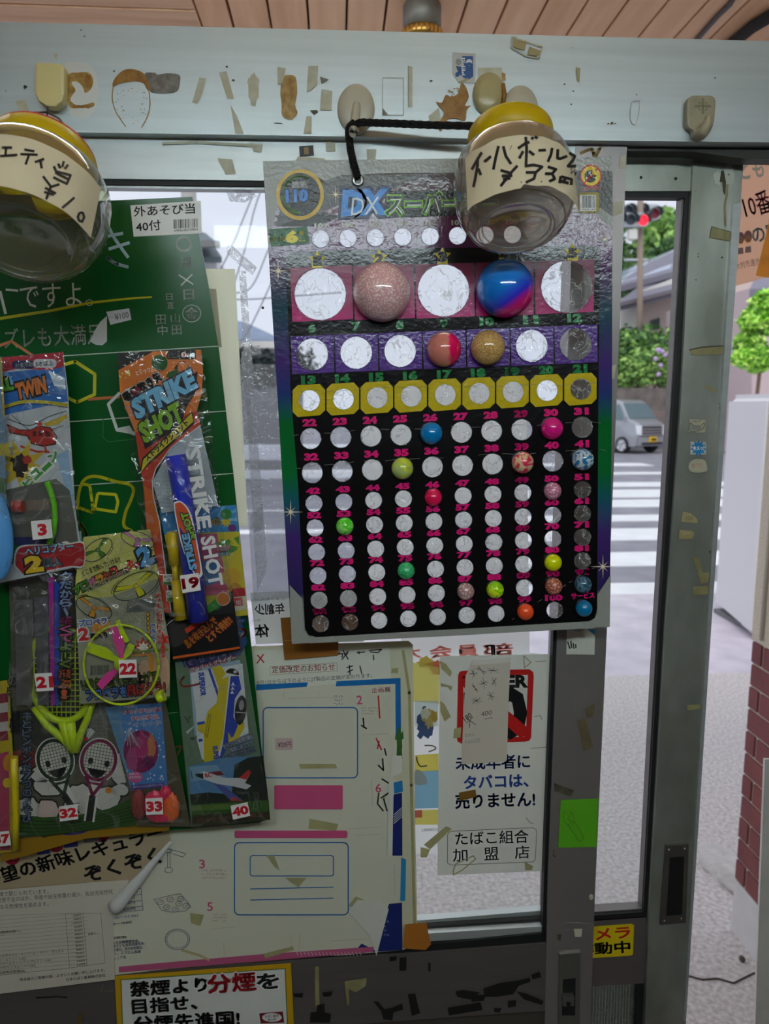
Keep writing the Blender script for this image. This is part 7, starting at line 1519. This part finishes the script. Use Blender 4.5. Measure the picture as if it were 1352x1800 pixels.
YK = Y2 - .0052; Z8 = (1050, 700, 3.913)
def st(label, f):
    pg = Page(YK).zoom(*Z8); f(pg); notice(pg, 'small_sticker', label, 'sticker', 'small stickers on the outer stile')
st('uppermost sticker on the outer stile, brown ribbon drawing', lambda g: g.base(ink((176, 172, 150)), [(634, 145), (748, 148), (744, 238), (630, 235)], .0002).line((70, 66, 60), smooth_path([(640, 170), (690, 200), (735, 170), (730, 205), (690, 225), (640, 225), (640, 170)], 3), 4).poly((140, 140, 134), [(650, 185), (715, 185), (710, 215), (648, 218)]).lines((60, 60, 60), [[(665, 158), (690, 163)], [(695, 160), (715, 155)]], 4))
st('blue spiky burst sticker', lambda g: g.base(ink((190, 196, 190)), [(642, 300), (750, 302), (748, 388), (640, 386)], .0002).poly((30, 130, 190), star(696, 344, 56, 36, 11)).text(WH, 'キメっ!', (662, 360), (734, 356), 30, .05))
st('pale oval sticker with pink scribble under the blue burst', lambda g: g.base(ink((186, 182, 158)), smooth_path([(634, 500), (634, 450), (670, 420), (735, 424), (756, 470), (745, 505), (690, 514)], 3, True), .0002).text((190, 120, 110), 'なつ?', (650, 482), (718, 474), 32, .01))
st('tan torn price sticker', lambda g: g.base(ink((170, 160, 116)), [(590, 782), (640, 790), (690, 835), (690, 862), (575, 850)], .0002).text((80, 70, 40), '1101', (612, 842), (660, 838), 30, .0))
st('tan blank sticker remnant below the torn price', lambda g: g.base(ink((162, 150, 104)), [(566, 905), (655, 912), (668, 935), (650, 972), (560, 968)], .0002).poly((182, 170, 130), [(590, 920), (640, 922), (635, 940), (588, 938)]))
# dead fly speck on the glass
bm = bmesh.new(); bmesh.ops.create_icosphere(bm, subdivisions=2, radius=.0014, matrix=Matrix.Translation(at(462, 541, .0145))); tag(mesh_obj('dirt_speck', bm, SOOT, None, True), 'dark speck on the glass left of the ball sheet', 'speck')

# yellow children's-refuge banner outside to the right
YN = .62
pg = Page(YN); pg.base(paper((252, 226, 206), .9), [(1290, 270), (1480, 262), (1480, 440), (1352, 486), (1318, 496), (1284, 505)], .0006)
pg.zoom(1050, 260, 3.913); NV = paper((176, 206, 214), .9); MG = paper((250, 196, 220), .9); SK = paper((250, 220, 180), .8)
pg.text(NV, 'こども', (900, 230), (1150, 195), 130, .03).text(MG, '110番', (975, 500), (1210, 440), 160, .02).text(NV, 'の家', (1078, 660), (1270, 620), 120, .03).text(paper((130, 120, 116), .8), '大村市連合防犯協会', (958, 840), (1260, 768), 50, .0)
for x, y in ((985, 640), (1038, 630)): pg.poly(paper((130, 120, 130), .8), ellipse(x, y - 22, 28, 40)).ell(SK, x, y, 22, 28).poly(paper((140, 140, 150), .8), [(x - 22, y + 92), (x - 18, y + 50), (x + 18, y + 45), (x + 22, y + 88)]).line(paper((120, 80, 60), .3), [(x - 8, y + 12), (x + 8, y + 10)], 4)
ban = notice(pg, 'banner', 'yellow safe-house banner hanging outside at the right edge', 'banner')
px_slab('folded_edge', [(1352, 392), (1356, 300), (1420, 296), (1420, 490), (1346, 488), (1329, 484)], YN - .004, .0008, paper((246, 220, 150), .85), ban)
px_slab('upper_rod', [(1285, 262), (1480, 254), (1480, 262), (1285, 271)], YN, .01, mat('banner_rod', (190, 190, 190), .4), ban)
